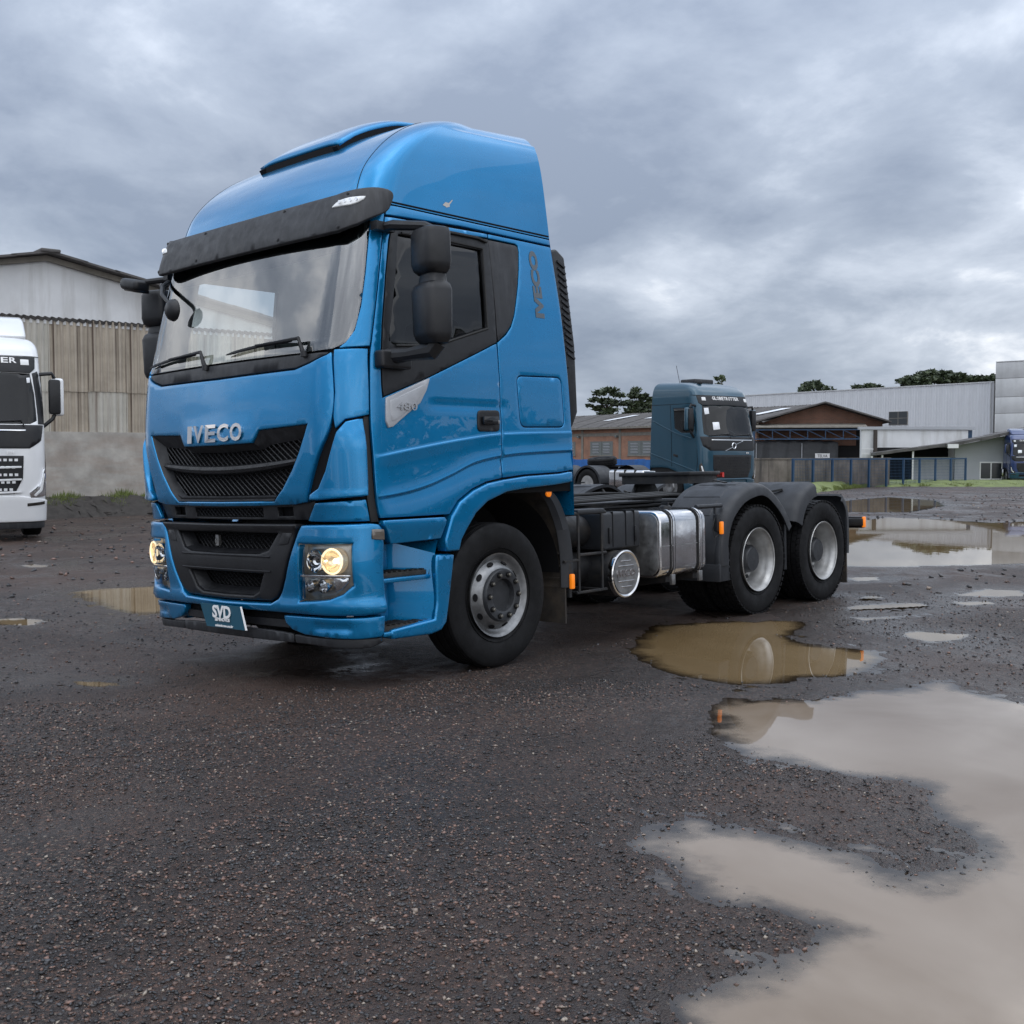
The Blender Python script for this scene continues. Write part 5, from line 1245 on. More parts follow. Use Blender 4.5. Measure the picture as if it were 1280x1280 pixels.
# ------------------------------------------------------------------ left side equipment
def marker(p, parent, sg=1):
    m = MB().box(p, (.028, .042, .115)).build('marker_lamp', 'amber', parent, bevel=.008)
    return m
for sg in (1,):
    rk = MB()
    for y in (.965, 1.265): rk.tube([(1.185, y, .44), (1.185, y, 1.06)], .013, 6)
    for z, y0, y1 in ((1.065, .90, 1.32), (.74, .965, 1.32), (.445, .93, 1.32), (.70, .78, .965)): rk.tube([(1.185, y0, z), (1.185, y1, z)], .012, 6)
    for y in (.965, 1.265):
        for z in (1.06, .445): rk.tube([(1.185, y, z), (.45, y, z)], .012, 6)
    rack = rk.build('side_rack', 'chassis', T)
    MB().bx(1.05, 1.20, .95, 1.30, 1.058, 1.095).build('rack_cap', 'mudguard', rack, bevel=.01)
    MB().bx(1.172, 1.196, .83, .86, .42, .68).build('lamp_bracket', 'chassis', rack)
    marker((1.212, .845, .545), rack)
    # air tank lying behind the rack
    for z in (.60, .90):
        MB().lathe([(.78, .0), (.785, .06), (.81, .11), (.85, .13), (1.45, .13), (1.49, .11), (1.515, .06), (1.52, .0)], 24, 'Y', (.86, 0, z)).build('air_tank', 'chassis', T, smooth=60)
    # battery box with lid
    bb = MB().bx(.66, 1.120, 1.375, 1.900, .745, 1.055).build('battery_box', 'mudguard', T, bevel=.025, seg=3)
    for y in (1.50, 1.68, 1.80): MB().bx(.70, 1.124, y, y + .008, .77, 1.060).build('box_groove', 'dark_void', bb)
    for y in (1.44, 1.80): 
        MB().bx(1.118, 1.135, y, y + .03, .80, .93).build('box_latch', 'black_plastic', bb, bevel=.004)
    # silencer end cap
    si = MB().lathe([(.60, .16), (.62, .19), (1.16, .19), (1.175, .182)], 40, 'X', (0, 1.545, .55)).build('silencer', 'chassis', T, smooth=40)
    MB().lathe([(1.165, .180), (1.172, .193), (1.20, .198), (1.216, .194), (1.222, .184), (1.216, .176), (1.212, .168), (1.214, 0)], 48, 'X', (0, 1.545, .55)).build('silencer_cap', 'steel_polish', si, smooth=40)
    MB().lathe([(1.2135, 0), (1.2142, .166), (1.2165, .168)], 40, 'X', (0, 1.545, .55)).build('cap_face', 'steel_dirty', si, smooth=40)
    for z, w_ in ((.105, .07), (.065, .105), (-.06, .105), (-.105, .07)):
        MB().bx(1.2145, 1.222, 1.545 - w_, 1.545 + w_, .55 + z - .006, .55 + z + .006).build('cap_rib', 'chrome', si, bevel=.003)
    text_on('cap_lettering', 'IVECO', .075, 'chrome', si, (1.218, 1.545, .553), (0, 1, 0), (0, 0, 1), .004, .003, 1.15)
    # fuel tank
    def rrect(x0, x1, z0, z1, r, n=5):
        P = []
        for cx, cz, a0 in ((x1 - r, z1 - r, 0), (x0 + r, z1 - r, 90), (x0 + r, z0 + r, 180), (x1 - r, z0 + r, 270)):
            for k in range(n + 1): a = R(a0 + 90 * k / n); P.append((cx + r * math.cos(a), cz + r * math.sin(a)))
        return P
    pr = rrect(.66, 1.262, .475, 1.045, .10)
    tk = MB().prism(pr, 1.985, 2.695, 'Y').build('fuel_tank', 'steel_polish', T, bevel=.018, seg=3, smooth=50)
    MB().prism([(.95 + (a - .95) * .93, .76 + (b - .76) * .93) for a, b in pr], 1.975, 1.984, 'Y').build('tank_end', 'steel_dirty', tk, bevel=.003)
    for y in (2.155, 2.585):
        P2 = rrect(.65, 1.272, .465, 1.055, .105)
        for dy, m_, dd in ((-.028, 'rubber_seal', 0), (.004, 'steel_polish', .003), (.03, 'rubber_seal', 0)):
            w_ = .010 if m_ == 'rubber_seal' else .026
            mb = MB(); n = len(P2); 
            Q = [(.95 + (a - .95) * (1 + dd), .76 + (b - .76) * (1 + dd)) for a, b in P2]; I = [(.95 + (a - .95) * .97, .76 + (b - .76) * .97) for a, b in P2]
            mb.v = [(a, y + dy, b) for a, b in Q] + [(a, y + dy + w_, b) for a, b in Q] + [(a, y + dy, b) for a, b in I] + [(a, y + dy + w_, b) for a, b in I]
            for k in range(n):
                j = (k + 1) % n; mb.f += [[k, j, n + j, n + k], [k, j, 2 * n + j, 2 * n + k], [n + k, n + j, 3 * n + j, 3 * n + k]]; mb.mi += [0] * 3
            mb.build('tank_strap', m_, tk, smooth=50)
        MB().box((1.262, y, .455), (.03, .05, .09)).build('strap_tensioner', 'steel_dirty', tk, bevel=.006)
        MB().prism([(.42, .50), (1.21, .50), (1.21, .43), (.9, .38), (.42, .42)], y - .03, y + .04, 'Y').build('tank_bracket', 'chassis', tk)
    MB().bx(1.2625, 1.2645, 2.01, 2.67, .742, .750).build('tank_weld', 'steel_dirty', tk)
    mb = MB().lathe([(1.045, .052), (1.06, .055), (1.075, .05), (1.085, .03), (1.086, 0)], 20, 'Z', (1.06, 2.36, 0)); mb.box((1.06, 2.36, 1.095), (.07, .02, .03)); mb.build('filler_cap', 'chassis', tk)
    mb = MB().tube([(1.16, 2.70, 1.055), (1.16, 3.13, 1.055)], .020, 8); mb.tube([(1.16, 3.02, 1.055), (1.16, 3.02, .93)], .015, 6); mb.build('side_bar', 'mudguard', T)
    ml = MB().box((1.20, 2.985, .90), (.05, .06, .16)).build('lamp_holder', 'black_plastic', T, bevel=.008)
    marker((1.24, 3.0, .855), ml)
    MB().tube([(1.20, 2.95, .95), (1.20, 2.91, .86), (1.21, 2.93, .77), (1.22, 2.98, .79)], .006, 6).build('lamp_cable', 'rubber_seal', ml)

# right side: tank so that the far side is complete
tkr = MB().prism([(-a, b) for a, b in rrect(.66, 1.235, .475, 1.045, .10)], 1.1, 2.7, 'Y').build('fuel_tank', 'steel_polish', T, bevel=.018, seg=3, smooth=50)

# ------------------------------------------------------------------ rear mudguards
def guard(path, sg, name='mudguard', x0=.60, x1=1.245, th=.018, lip=.07, endcap=True):
    """Moulded mudguard: path in (y, z), rolled outer shoulder and a lip towards the wheel centre."""
    mb = MB(); n = len(path); rows = []
    for i, (y, z) in enumerate(path):
        a = Vector(path[max(i - 1, 0)]); b = Vector(path[min(i + 1, n - 1)]); t = (b - a).normalized(); nn = Vector((-t.y, t.x))
        row = []
        for x, d in ((x0, -.03), (x0 + .004, 0), (x1 - .20, 0), (x1 - .085, -.003), (x1 - .045, -.012), (x1 - .015, -.030), (x1, -.055), (x1 + .002, -.055 - lip), (x1 - .016, -.055 - lip), (x1 - .022, -.05), (x1 - .08, -th - .01), (x0 + .02, -th)):
            p = Vector((y, z)) + nn * d; row.append((x * sg, p.x, p.y))
        rows.append(row); mb.v += row
    m_ = len(rows[0])
    mb.f = [[i * m_ + j, i * m_ + (j + 1) % m_, (i + 1) * m_ + (j + 1) % m_, (i + 1) * m_ + j] for i in range(n - 1) for j in range(m_)]
    mb.f += [list(range(m_)), [(n - 1) * m_ + j for j in range(m_)][::-1]]; mb.mi = [0] * len(mb.f)
    return mb.build(name, 'mudguard', T, smooth=40)
for sg in (1, -1):
    arc1 = smooth_line([(2.985, .50), (2.975, .68), (3.02, .86), (3.13, 1.03), (3.36, 1.185), (3.66, 1.255), (3.86, 1.235), (4.05, 1.14), (4.23, 1.0), (4.36, .84)], 5)
    g1 = guard(arc1, sg)
    MB().bx(.62 * sg, 1.235 * sg, 2.965, 2.99, .36, .52).build('front_flap', 'mudguard', g1, bevel=.006)
    MB().prism([(2.97, .36), (3.17, .36), (3.17, .55), (3.12, .8), (3.06, .9), (3.0, .8), (2.97, .6)], 1.18 * sg, 1.225 * sg, 'X').build('guard_cheek', 'mudguard', g1, bevel=.008)
    # embossed fields on the guard
    def emb(x0, x1, a, b, off=.004):
        mb = MB(); K = 6
        for k in range(K + 1):
            i = a + (b - a) * k / K; j = int(i); t = i - j; p = Vector(arc1[j]).lerp(Vector(arc1[min(j + 1, len(arc1) - 1)]), t)
            q = Vector(arc1[max(j - 1, 0)]); r_ = Vector(arc1[min(j + 1, len(arc1) - 1)]); tt = (r_ - q).normalized(); nn = Vector((-tt.y, tt.x))
            for x, d in ((x0, -.002), (x0 + .012, off), (x1 - .012, off), (x1, -.002)):
                s = p + nn * d; mb.v.append((x * sg, s.x, s.y))
        mb.f = [[k * 4 + j, k * 4 + j + 1, k * 4 + j + 5, k * 4 + j + 4] for k in range(K) for j in range(3)]; mb.mi = [0] * len(mb.f)
        mb.build('embossed_field', 'mudguard', g1, smooth=25)
    emb(.66, 1.08, 13, 17); emb(.66, 1.08, 18, 21.5); emb(.66, 1.08, 23, 27)
    MB().bar((.98 * sg, 3.52, 1.262), (.80 * sg, 3.60, 1.285), .035, .012).build('guard_strap', 'rubber_seal', g1)
    MB().bar((.95 * sg, 3.86, 1.25), (.82 * sg, 3.90, 1.262), .03, .012).build('guard_strap', 'rubber_seal', g1)
    MB().tube([(.45 * sg, 3.67, 1.0), (.62 * sg, 3.67, 1.20), (1.1 * sg, 3.67, 1.225)], .02, 8).build('guard_stay', 'chassis', g1)
    # flap between the wheels
    MB().bx(.64 * sg, 1.15 * sg, 4.345, 4.36, .38, .86).build('hanging_flap', 'mud_flap', g1)
    MB().bx(1.13 * sg, 1.155 * sg, 4.335, 4.375, .37, .88).build('flap_edge', 'mudguard', g1)
    arc2 = smooth_line([(4.40, .86), (4.46, 1.0), (4.57, 1.13), (4.72, 1.215), (4.84, 1.245)], 5)
    g2 = guard(arc2, sg, lip=.10)
    MB().bar((1.0 * sg, 4.60, 1.17), (.90 * sg, 4.55, 1.15), .03, .02).build('guard_bolt', 'rubber_seal', g2)
    arc3 = smooth_line([(5.52, 1.10), (5.60, 1.02), (5.655, .88), (5.665, .60), (5.655, .45)], 5)
    g3 = guard(arc3, sg, lip=.05)
    MB().bx(.66 * sg, 1.20 * sg, 5.63, 5.65, .13, .50).build('hanging_flap', 'mud_flap', g3)
    MB().bx(.45 * sg, 1.15 * sg, 5.60, 5.64, 1.03, 1.07).build('guard_stay', 'chassis', g3)
tb = MB().bx(-1.12, 1.12, 6.22, 6.28, .72, .80).build('tail_light_bar', 'chassis', T, bevel=.008)
for sg in (1, -1):
    MB().bx(.62 * sg, 1.10 * sg, 6.28, 6.34, .69, .82).build('tail_light_box', 'black_plastic', tb, bevel=.01); MB().bx(.64 * sg, 1.08 * sg, 6.341, 6.36, .71, .80).build('tail_light', 'red_lens', tb, bevel=.006)
    MB().bx(1.105 * sg, 1.125 * sg, 6.24, 6.31, .70, .82).build('marker_lamp', 'amber', tb, bevel=.006)
    MB().bx(.40 * sg, .44 * sg, 6.15, 6.22, .70, .95).build('bar_bracket', 'chassis', tb)
    MB().bx(.44 * sg, .95 * sg, 6.02, 6.06, 1.02, 1.06).build('tail_arm', 'chassis', tb)
# ================================================================== buildings
mat('white_plaster', (0.66, 0.67, 0.68), 0.85, var=0.10, vscale=.8, bump=.15, bscale=40, streak=((0.36, 0.35, 0.33), .6, (2.2, 2.2, .25)))
mat('rough_render', (0.36, 0.34, 0.31), 0.9, var=0.28, vscale=1.6, bump=.8, bscale=9, streak=((0.24, 0.15, 0.10), .5, (.5, .5, 2.0)))
mat('fibre_sheet', (0.40, 0.35, 0.285), 0.85, var=0.18, vscale=1.5, bump=.2, bscale=50, streak=((0.060, 0.036, 0.025), 1.0, (11, 11, .16)))
mat('fibre_sheet_pale', (0.47, 0.45, 0.40), 0.85, var=0.14, vscale=1.2, bump=.2, bscale=50, streak=((0.12, 0.07, 0.045), .75, (7.0, 7.0, .25)))
mat('fibre_roof', (0.085, 0.080, 0.078), 0.85, var=0.35, vscale=1.2, bump=.3, bscale=20, streak=((0.16, 0.155, 0.15), .4, (3, .3, 3)))
mat('dark_soil', (0.030, 0.026, 0.023), 0.9, var=.4, vscale=6, bump=.8, bscale=25)
mat('grass', (0.120, 0.150, 0.036), 0.7, var=.35, vscale=3)
mat('metal_cladding', (0.60, 0.615, 0.64), 0.5, 0.1, var=.08, vscale=.35, streak=((0.38, 0.39, 0.40), .5, (1.2, 1.2, .1)))
mat('concrete_panel', (0.52, 0.53, 0.535), 0.8, var=.10, vscale=.6, streak=((0.30, 0.30, 0.30), .4, (.8, .8, .2)))
mat('old_concrete', (0.155, 0.135, 0.115), 0.9, var=.35, vscale=1.5, bump=.3, bscale=15, streak=((0.035, 0.032, 0.03), .9, (2.2, 2.2, .3)))
mat('blue_steel', (0.014, 0.050, 0.110), 0.45, var=.2, vscale=4)
mat('blue_board', (0.020, 0.110, 0.34), 0.5, var=.2, vscale=3, streak=((0.04, 0.06, 0.10), .5, (3, 3, .4)))
mat('wall_greyblue', (0.37, 0.385, 0.41), 0.8, var=.08, vscale=.7)
mat('frame_white', (0.70, 0.70, 0.70), 0.5)
mat('shutter_grey', (0.14, 0.155, 0.15), 0.6, var=.15, vscale=6)
mat('beam_grey', (0.20, 0.185, 0.16), 0.85, var=.2, vscale=3)
mat('tarpaulin', (0.022, 0.024, 0.028), 0.6, var=.35, vscale=2.5, bump=.5, bscale=5)
mat('skylight', (0.75, 0.77, 0.80), 0.35)
mat('interior_dark', (0.010, 0.010, 0.011), 0.9)
mat('dark_pane', (0.030, 0.034, 0.038), 0.12)
mat('tube_brown', (0.045, 0.035, 0.03), 0.7)
def brick_mat(name, c1, c2, mortar):
    m = bpy.data.materials.new(name); m.use_nodes = True; t = m.node_tree; b = t.nodes['Principled BSDF']; N = t.nodes.new; L = t.links.new
    tcn = N('ShaderNodeTexCoord'); mp = N('ShaderNodeMapping'); mp.inputs['Rotation'].default_value = (R(90), 0, 0); L(tcn.outputs['Object'], mp.inputs[0])
    bt = N('ShaderNodeTexBrick'); bt.inputs['Scale'].default_value = 1.0; bt.inputs['Brick Width'].default_value = .24; bt.inputs['Row Height'].default_value = .075; bt.inputs['Mortar Size'].default_value = .010
    bt.inputs['Color1'].default_value = (*c1, 1); bt.inputs['Color2'].default_value = (*c2, 1); bt.inputs['Mortar'].default_value = (*mortar, 1); L(mp.outputs[0], bt.inputs['Vector'])
    n = N('ShaderNodeTexNoise'); n.inputs['Scale'].default_value = 1.3; n.inputs['Detail'].default_value = 6; L(tcn.outputs['Object'], n.inputs['Vector'])
    mr = N('ShaderNodeMapRange'); mr.inputs[1].default_value = .3; mr.inputs[2].default_value = .7; mr.inputs[3].default_value = .75; mr.inputs[4].default_value = 1.2; L(n.outputs[0], mr.inputs[0])
    sc = N('ShaderNodeVectorMath'); sc.operation = 'SCALE'; L(bt.outputs['Color'], sc.inputs[0]); L(mr.outputs[0], sc.inputs['Scale']); L(sc.outputs[0], b.inputs['Base Color']); b.inputs['Roughness'].default_value = .85
    bp = N('ShaderNodeBump'); bp.inputs['Strength'].default_value = .5; bp.inputs['Distance'].default_value = .01; bp.invert = True; L(bt.outputs['Fac'], bp.inputs['Height']); L(bp.outputs[0], b.inputs['Normal']); MAT[name] = m
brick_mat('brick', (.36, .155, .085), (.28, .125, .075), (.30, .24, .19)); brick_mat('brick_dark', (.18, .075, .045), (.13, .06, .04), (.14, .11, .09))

def site(name, a, b):
    """Empty at ground point a; local x runs along the front towards b, local y runs away from the yard."""
    dx, dy = b.x - a.x, b.y - a.y; L = math.hypot(dx, dy)
    return empty(name, (a.x, a.y, 0), (0, 0, math.atan2(dy, dx))), L
def corr_sheet(w, h, pitch=.177, amp=.034, n=8):
    """One corrugated sheet standing in the xz plane, ridges vertical, with thickness."""
    K = int(round(w / pitch * n)); mb = MB()
    xs = [w * i / K for i in range(K + 1)]
    for z in (0, h):
        for x in xs: mb.v.append((x, -amp * math.cos(2 * math.pi * x / pitch), z))
    for z in (0, h):
        for x in xs: mb.v.append((x, -amp * math.cos(2 * math.pi * x / pitch) + .008, z))
    W = K + 1
    for i in range(K):
        mb.f += [[i, i + 1, W + i + 1, W + i], [2 * W + i + 1, 2 * W + i, 3 * W + i, 3 * W + i + 1], [i + 1, i, 2 * W + i, 2 * W + i + 1], [W + i, W + i + 1, 3 * W + i + 1, 3 * W + i]]
    mb.mi = [0] * len(mb.f); return mb

# ---- warehouse behind the white truck
wa, wb = at(-330, 25.6), at(172, 31.4)
wh_, WL = site('warehouse', wa, wb)
tag(wh_, 'old warehouse with white gable, stained corrugated cladding and rough rendered base', 'warehouse')
u_ = (wb - wa).normalized(); ridge_pt = at(60, 30.06); RX = (ridge_pt - wa).dot(u_); HS = 7.2; x0w, x1w = RX - HS, RX + HS; zr = 6.62; sl = .195; ze = zr - sl * HS
MB().bx(x0w + .05, x1w - .05, .02, .30, -.3, 2.12).build('base_wall', 'rough_render', wh_)
MB().prism([(x0w, 4.95), (x1w, 4.95), (x1w, ze), (RX, zr), (x0w, ze)], .06, .26, 'Y').build('gable_wall', 'white_plaster', wh_)
MB().bx(x0w, x1w, .16, .28, 2.10, 5.0).build('backing', 'interior_dark', wh_)
sA = corr_sheet(1.06, 1.90); sB = corr_sheet(1.06, 1.22)
first = {}
nS = int((x1w - x0w) / 1.03); rg = random.Random(5)
for row, (mbs, z, dy) in enumerate(((sA, 3.19, .05), (sB, 2.06, .075))):
    for mkey in ('fibre_sheet', 'fibre_sheet_pale'):
        o = mbs.build('cladding_sheet', mkey, wh_); o.location = (x0w + .02, dy, z); first[(row, mkey)] = o
    used = {k: False for k in first}
    for k in range(nS):
        mkey = 'fibre_sheet_pale' if (row == 0 and k % 5 in (1,)) or (row == 1 and rg.random() < .25) else 'fibre_sheet'
        src = first[(row, mkey)]
        if used[(row, mkey)]: o = src.copy(); COL.objects.link(o); o.parent = wh_
        else: o = src; used[(row, mkey)] = True
        o.location = (x0w + .02 + k * 1.03 + .0, dy + .006 * (k % 2), z + rg.uniform(-.025, .025))
for s_ in (-1, 1):
    n = 9; wd = HS + .35
    for k in range(n):      # roof sheets along the verge: corrugated, laid down the slope
        a0 = wd * k / n; a1 = wd * (k + 1) / n + .12
        mb = MB(); 
        P = lambda a, y, dz: (RX + s_ * a, y, zr + .10 - sl * a + dz + (.012 if k % 2 == 0 else 0))
        mb.add([P(a0, -.45, 0), P(a1, -.45, 0), P(a1, 9, 0), P(a0, 9, 0), P(a0, -.45, .055), P(a1, -.45, .055), P(a1, 9, .055), P(a0, 9, .055)], [(0, 1, 2, 3), (4, 5, 6, 7), (0, 1, 5, 4), (1, 2, 6, 5), (2, 3, 7, 6), (3, 0, 4, 7)])
        mb.build('roof_sheet', 'fibre_roof', wh_)
    MB().prism([(RX, zr - .05), (RX + s_ * wd, zr - .05 - sl * wd), (RX + s_ * wd, zr + .09 - sl * wd), (RX, zr + .09)], -.10, .02, 'Y').build('verge_beam', 'beam_grey', wh_)
MB().box((RX, 4.2, zr + .16), (.5, 9.4, .09)).build('ridge_cap', 'fibre_roof', wh_, bevel=.03)
o = corr_sheet(x1w - x0w, .10, .177, .05).build('cladding_cap', 'fibre_roof', wh_); o.location = (x0w, .02, 5.03); o.rotation_euler = (R(25), 0, 0)
MB().bx(x1w - .3, x1w, .3, 18, 0, ze).build('side_wall', 'white_plaster', wh_); MB().bx(x0w, x0w + .3, .3, 18, 0, ze).build('side_wall', 'white_plaster', wh_)

# ---- earth bank with tufts at the foot of the warehouse
def strip(name, a, b, depth, hgt, m, n=60, k=6, seed=3):
    rg = random.Random(seed); dx = (b - a); L = dx.length; X = dx / L; Y = Vector((-X.y, X.x, 0)); mb = MB()
    for i in range(n + 1):
        for j in range(k + 1):
            t = j / k; p = a + X * (L * i / n) - Y * (depth * (1 - t)) + Y * .3 * t
            z = hgt * math.sin(t * math.pi / 2) ** 1.3 + rg.uniform(-.05, .05) * (0 if j == 0 else 1) * hgt * 2
            mb.v.append((p.x + rg.uniform(-.06, .06), p.y + rg.uniform(-.08, .08), max(z, -.06) if j else -.10))
    mb.f = [[i * (k + 1) + j, (i + 1) * (k + 1) + j, (i + 1) * (k + 1) + j + 1, i * (k + 1) + j + 1] for i in range(n) for j in range(k)]; mb.mi = [0] * len(mb.f)
    return mb.build(name, m, smooth=60)
tag(strip('earth_bank', at(-330, 24.2), at(300, 31.5), 1.6, .42, 'dark_soil', 120, 8), kind='structure')
def grass_patch(name, label, quads, n, seed, hmin, hmax, m='grass', zf=None):
    """Blades of grass scattered over ground quads given as four corner points each."""
    rg = random.Random(seed); mb = MB()
    tot = n
    for (p, q, r_, s_, share) in quads:
        for _ in range(int(tot * share)):
            u, v = rg.random(), rg.random()
            c = (p * (1 - u) + q * u) * (1 - v) + (s_ * (1 - u) + r_ * u) * v
            z0 = c.z - .02; h = rg.uniform(hmin, hmax) * (.6 + .8 * abs(math.sin(c.x * 1.7 + c.y * 2.3))); a = rg.uniform(0, 6.28); w = rg.uniform(.012, .03) * (1 + hmax)
            lx, ly = rg.uniform(-.4, .4) * h, rg.uniform(-.4, .4) * h
            mb.v += [(c.x - w * math.cos(a), c.y - w * math.sin(a), z0), (c.x + w * math.cos(a), c.y + w * math.sin(a), z0), (c.x + lx, c.y + ly, z0 + h)]
            b = len(mb.v) - 3; mb.f.append([b, b + 1, b + 2]); mb.mi.append(0)
    o = mb.build(name, m, smooth=0); tag(o, label, 'grass', kind='stuff'); return o
def gz(p, z=0.0): return Vector((p.x, p.y, z))
grass_patch('grass_tufts', 'green grass tufts on the earth bank at the warehouse foot',
            [(at(60, 27.6), at(105, 28.2), gz(at(105, 29.2), .25), gz(at(60, 28.8), .25), .30), (at(148, 28.6), at(215, 29.6), gz(at(215, 31.0), .3), gz(at(148, 30.2), .3), .60), (at(105, 28.4), at(148, 28.8), gz(at(148, 29.8), .25), gz(at(105, 29.4), .25), .10)], 9000, 4, .08, .30)
rg = random.Random(9)
for k in range(9):
    p = at(rg.uniform(80, 190), rg.uniform(27.6, 28.8)); s = rg.uniform(.10, .26)
    mb = MB().lathe([(-.5, 0), (-.45, .5), (-.1, .95), (.3, .8), (.5, .35), (.55, 0)], 7, 'Z'); mb.v = [(x * s * rg.uniform(.8, 1.2) + p.x, y * s * rg.uniform(.8, 1.2) + p.y, z * s * .7 + .05) for x, y, z in mb.v]
    tag(mb.build('rubble_lump', 'dark_soil', smooth=0), 'dark lump of rubble lying on the soil by the warehouse', 'rubble', 'rubble lumps along the warehouse bank')

# ---- brick building: long side with shuttered windows, gable end with an open bay
LB, CB = at(640, 105.0), at(945, 78.0)
bb_, BL = site('brick_building', LB, CB)
tag(bb_, 'low brick building with grey shuttered windows and dark fibre cement roof', 'building')
ev, rdz = 3.74, 4.90; GW = 8.75
MB().bx(0, BL, 0, .2, -.3, ev).build('long_wall', 'brick', bb_)
def bx_at(px): # local x on the long wall for picture column px
    best = None
    for i in range(400):
        t = i / 399; p = LB.lerp(CB, t); d_ = p - CAM_POS; q = 640 + 1415 * d_.dot(RGT) / d_.dot(FWD)
        if best is None or abs(q - px) < best[0]: best = (abs(q - px), t * BL)
    return best[1]
for px in (728, 775, 830, 880): MB().bx(bx_at(px) - .14, bx_at(px) + .14, -.05, .1, -.3, ev).build('pilaster', 'beam_grey', bb_)
MB().bx(0, BL, -.03, .1, 2.97, 3.24).build('ring_beam', 'beam_grey', bb_)
for a, b in ((705, 719.5), (737.5, 766), (785, 817), (836, 866)):
    X0, X1 = bx_at(a), bx_at(b); w_ = X1 - X0
    wn_ = MB().bx(X0, X1, -.02, .06, 1.44, 2.56).build('window', 'shutter_grey', bb_)
    for q in (0, 1):
        for r_ in range(4):
            MB().box((X0 + w_ * (.26 + .48 * q), -.045, 1.64 + r_ * .23), (w_ * .27, .04, .12), Matrix.Rotation(R(25), 3, 'X')).build('shutter_slat', 'wall_greyblue', wn_)
    MB().bx(X0 - .05, X1 + .05, -.06, .05, 1.34, 1.438).build('sill', 'beam_grey', wn_)
    MB().bx(X0 + w_ * .48, X0 + w_ * .52, -.05, .05, 1.445, 2.555).build('mullion', 'shutter_grey', wn_)
# roof as corrugated sheets along the long side
nr = 24
run = GW / 2 + .45; rs = (rdz - ev) / (GW / 2)
sh = None
for s_ in (0, 1):
    for k in range(nr):
        w_ = (BL + 1.3) / nr; mb = corr_sheet(w_ + .05, run * math.hypot(1, rs), .35, .03, 4)
        o = mb.build('roof_sheet', 'fibre_roof', bb_); an = math.atan(rs)
        if s_ == 0: o.location = (k * w_ - .05, -.45, ev - .45 * rs + .06 + .01 * (k % 2)); o.rotation_euler = (-(R(90) - an), 0, 0)
        else: o.location = (k * w_ - .05, GW + .45, ev - .45 * rs + .06 + .01 * (k % 2)); o.rotation_euler = (R(90) - an, 0, 0)
for px0, px1, t0, t1 in ((732, 752, .45, .8), (780, 800, .5, .85), (915, 935, .45, .8)):
    X0, X1 = bx_at(px0), bx_at(px1); y0, y1 = run * t0 - .45, run * t1 - .45
    MB().add([(X0, y0, ev + y0 * rs + .13), (X0 + .9, y0, ev + y0 * rs + .13), (X1 + .7, y1, ev + y1 * rs + .13), (X1 - .2, y1, ev + y1 * rs + .13)], [(0, 1, 2, 3)]).build('roof_skylight', 'skylight', bb_)
MB().bx(0, BL + .6, -.50, -.40, ev - .20, ev - .06).build('eaves_gutter', 'beam_grey', bb_)
for px in (724.5, 771.5): 
    X0 = bx_at(px); MB().box((X0, -.14, 2.95), (.22, .25, .18)).build('wall_lamp', 'shutter_grey', bb_, bevel=.03)
# gable end with lattice girder
gd = Vector((CB.x, CB.y, 0)); GE = at(1102, 76.5)
gs, GL = site('open_shed', CB, GE)
tag(gs, 'open shed with dark brick gable and blue lattice girder beside the brick building', 'shed')
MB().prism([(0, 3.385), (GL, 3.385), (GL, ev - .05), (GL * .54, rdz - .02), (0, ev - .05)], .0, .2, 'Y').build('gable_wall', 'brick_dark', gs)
for (xa, xb) in ((-.3, GL * .54), (GL + .45, GL * .54)):
    za = ev - .12; zb = rdz + .06
    MB().add([(xa, -.9, za), (xb, -.9, zb), (xb, 7, zb), (xa, 7, za), (xa, -.9, za + .10), (xb, -.9, zb + .10), (xb, 7, zb + .10), (xa, 7, za + .10)], [(0, 1, 2, 3), (4, 5, 6, 7), (0, 1, 5, 4), (1, 2, 6, 5), (2, 3, 7, 6), (3, 0, 4, 7)]).build('shed_roof', 'fibre_roof', gs)
MB().add([(-.4, -1.6, 3.27), (GL * .86, -1.6, 3.27), (GL * .86, .05, 3.50), (-.4, .05, 3.50), (-.4, -1.6, 3.355), (GL * .86, -1.6, 3.355), (GL * .86, .05, 3.59), (-.4, .05, 3.59)], [(0, 1, 2, 3), (4, 5, 6, 7), (0, 1, 5, 4), (1, 2, 6, 5), (2, 3, 7, 6), (3, 0, 4, 7)]).build('lean_to_roof', 'beam_grey', gs)
for z in (3.147, 2.525): MB().bx(-.2, GL * .86, -1.52, -1.44, z - .04, z + .04).build('girder_chord', 'blue_steel', gs)
for k in range(7):
    xk = -.15 + k * (GL * .86) / 6.2; MB().bar((xk, -1.48, 2.525), (xk, -1.48, 3.147), .05).build('girder_post', 'blue_steel', gs)
    if k < 6: MB().bar((xk, -1.48, 3.12), (xk + GL * .86 / 6.2, -1.48, 2.55), .04).build('girder_brace', 'blue_steel', gs)
for xk in (-.25, GL * .84): MB().bx(xk - .07, xk + .07, -1.55, -1.41, -.2, 3.12).build('shed_post', 'blue_steel', gs)
MB().bx(-.4, GL, .5, .6, -.2, 3.385).build('rear_wall', 'interior_dark', gs); MB().bx(GL - .05, GL + .05, -1.4, .6, -.2, 3.3).build('bay_side', 'interior_dark', gs)
MB().bx(.0, GL * .80, .40, .49, 2.1, 3.2).build('brick_infill', 'brick_dark', gs)
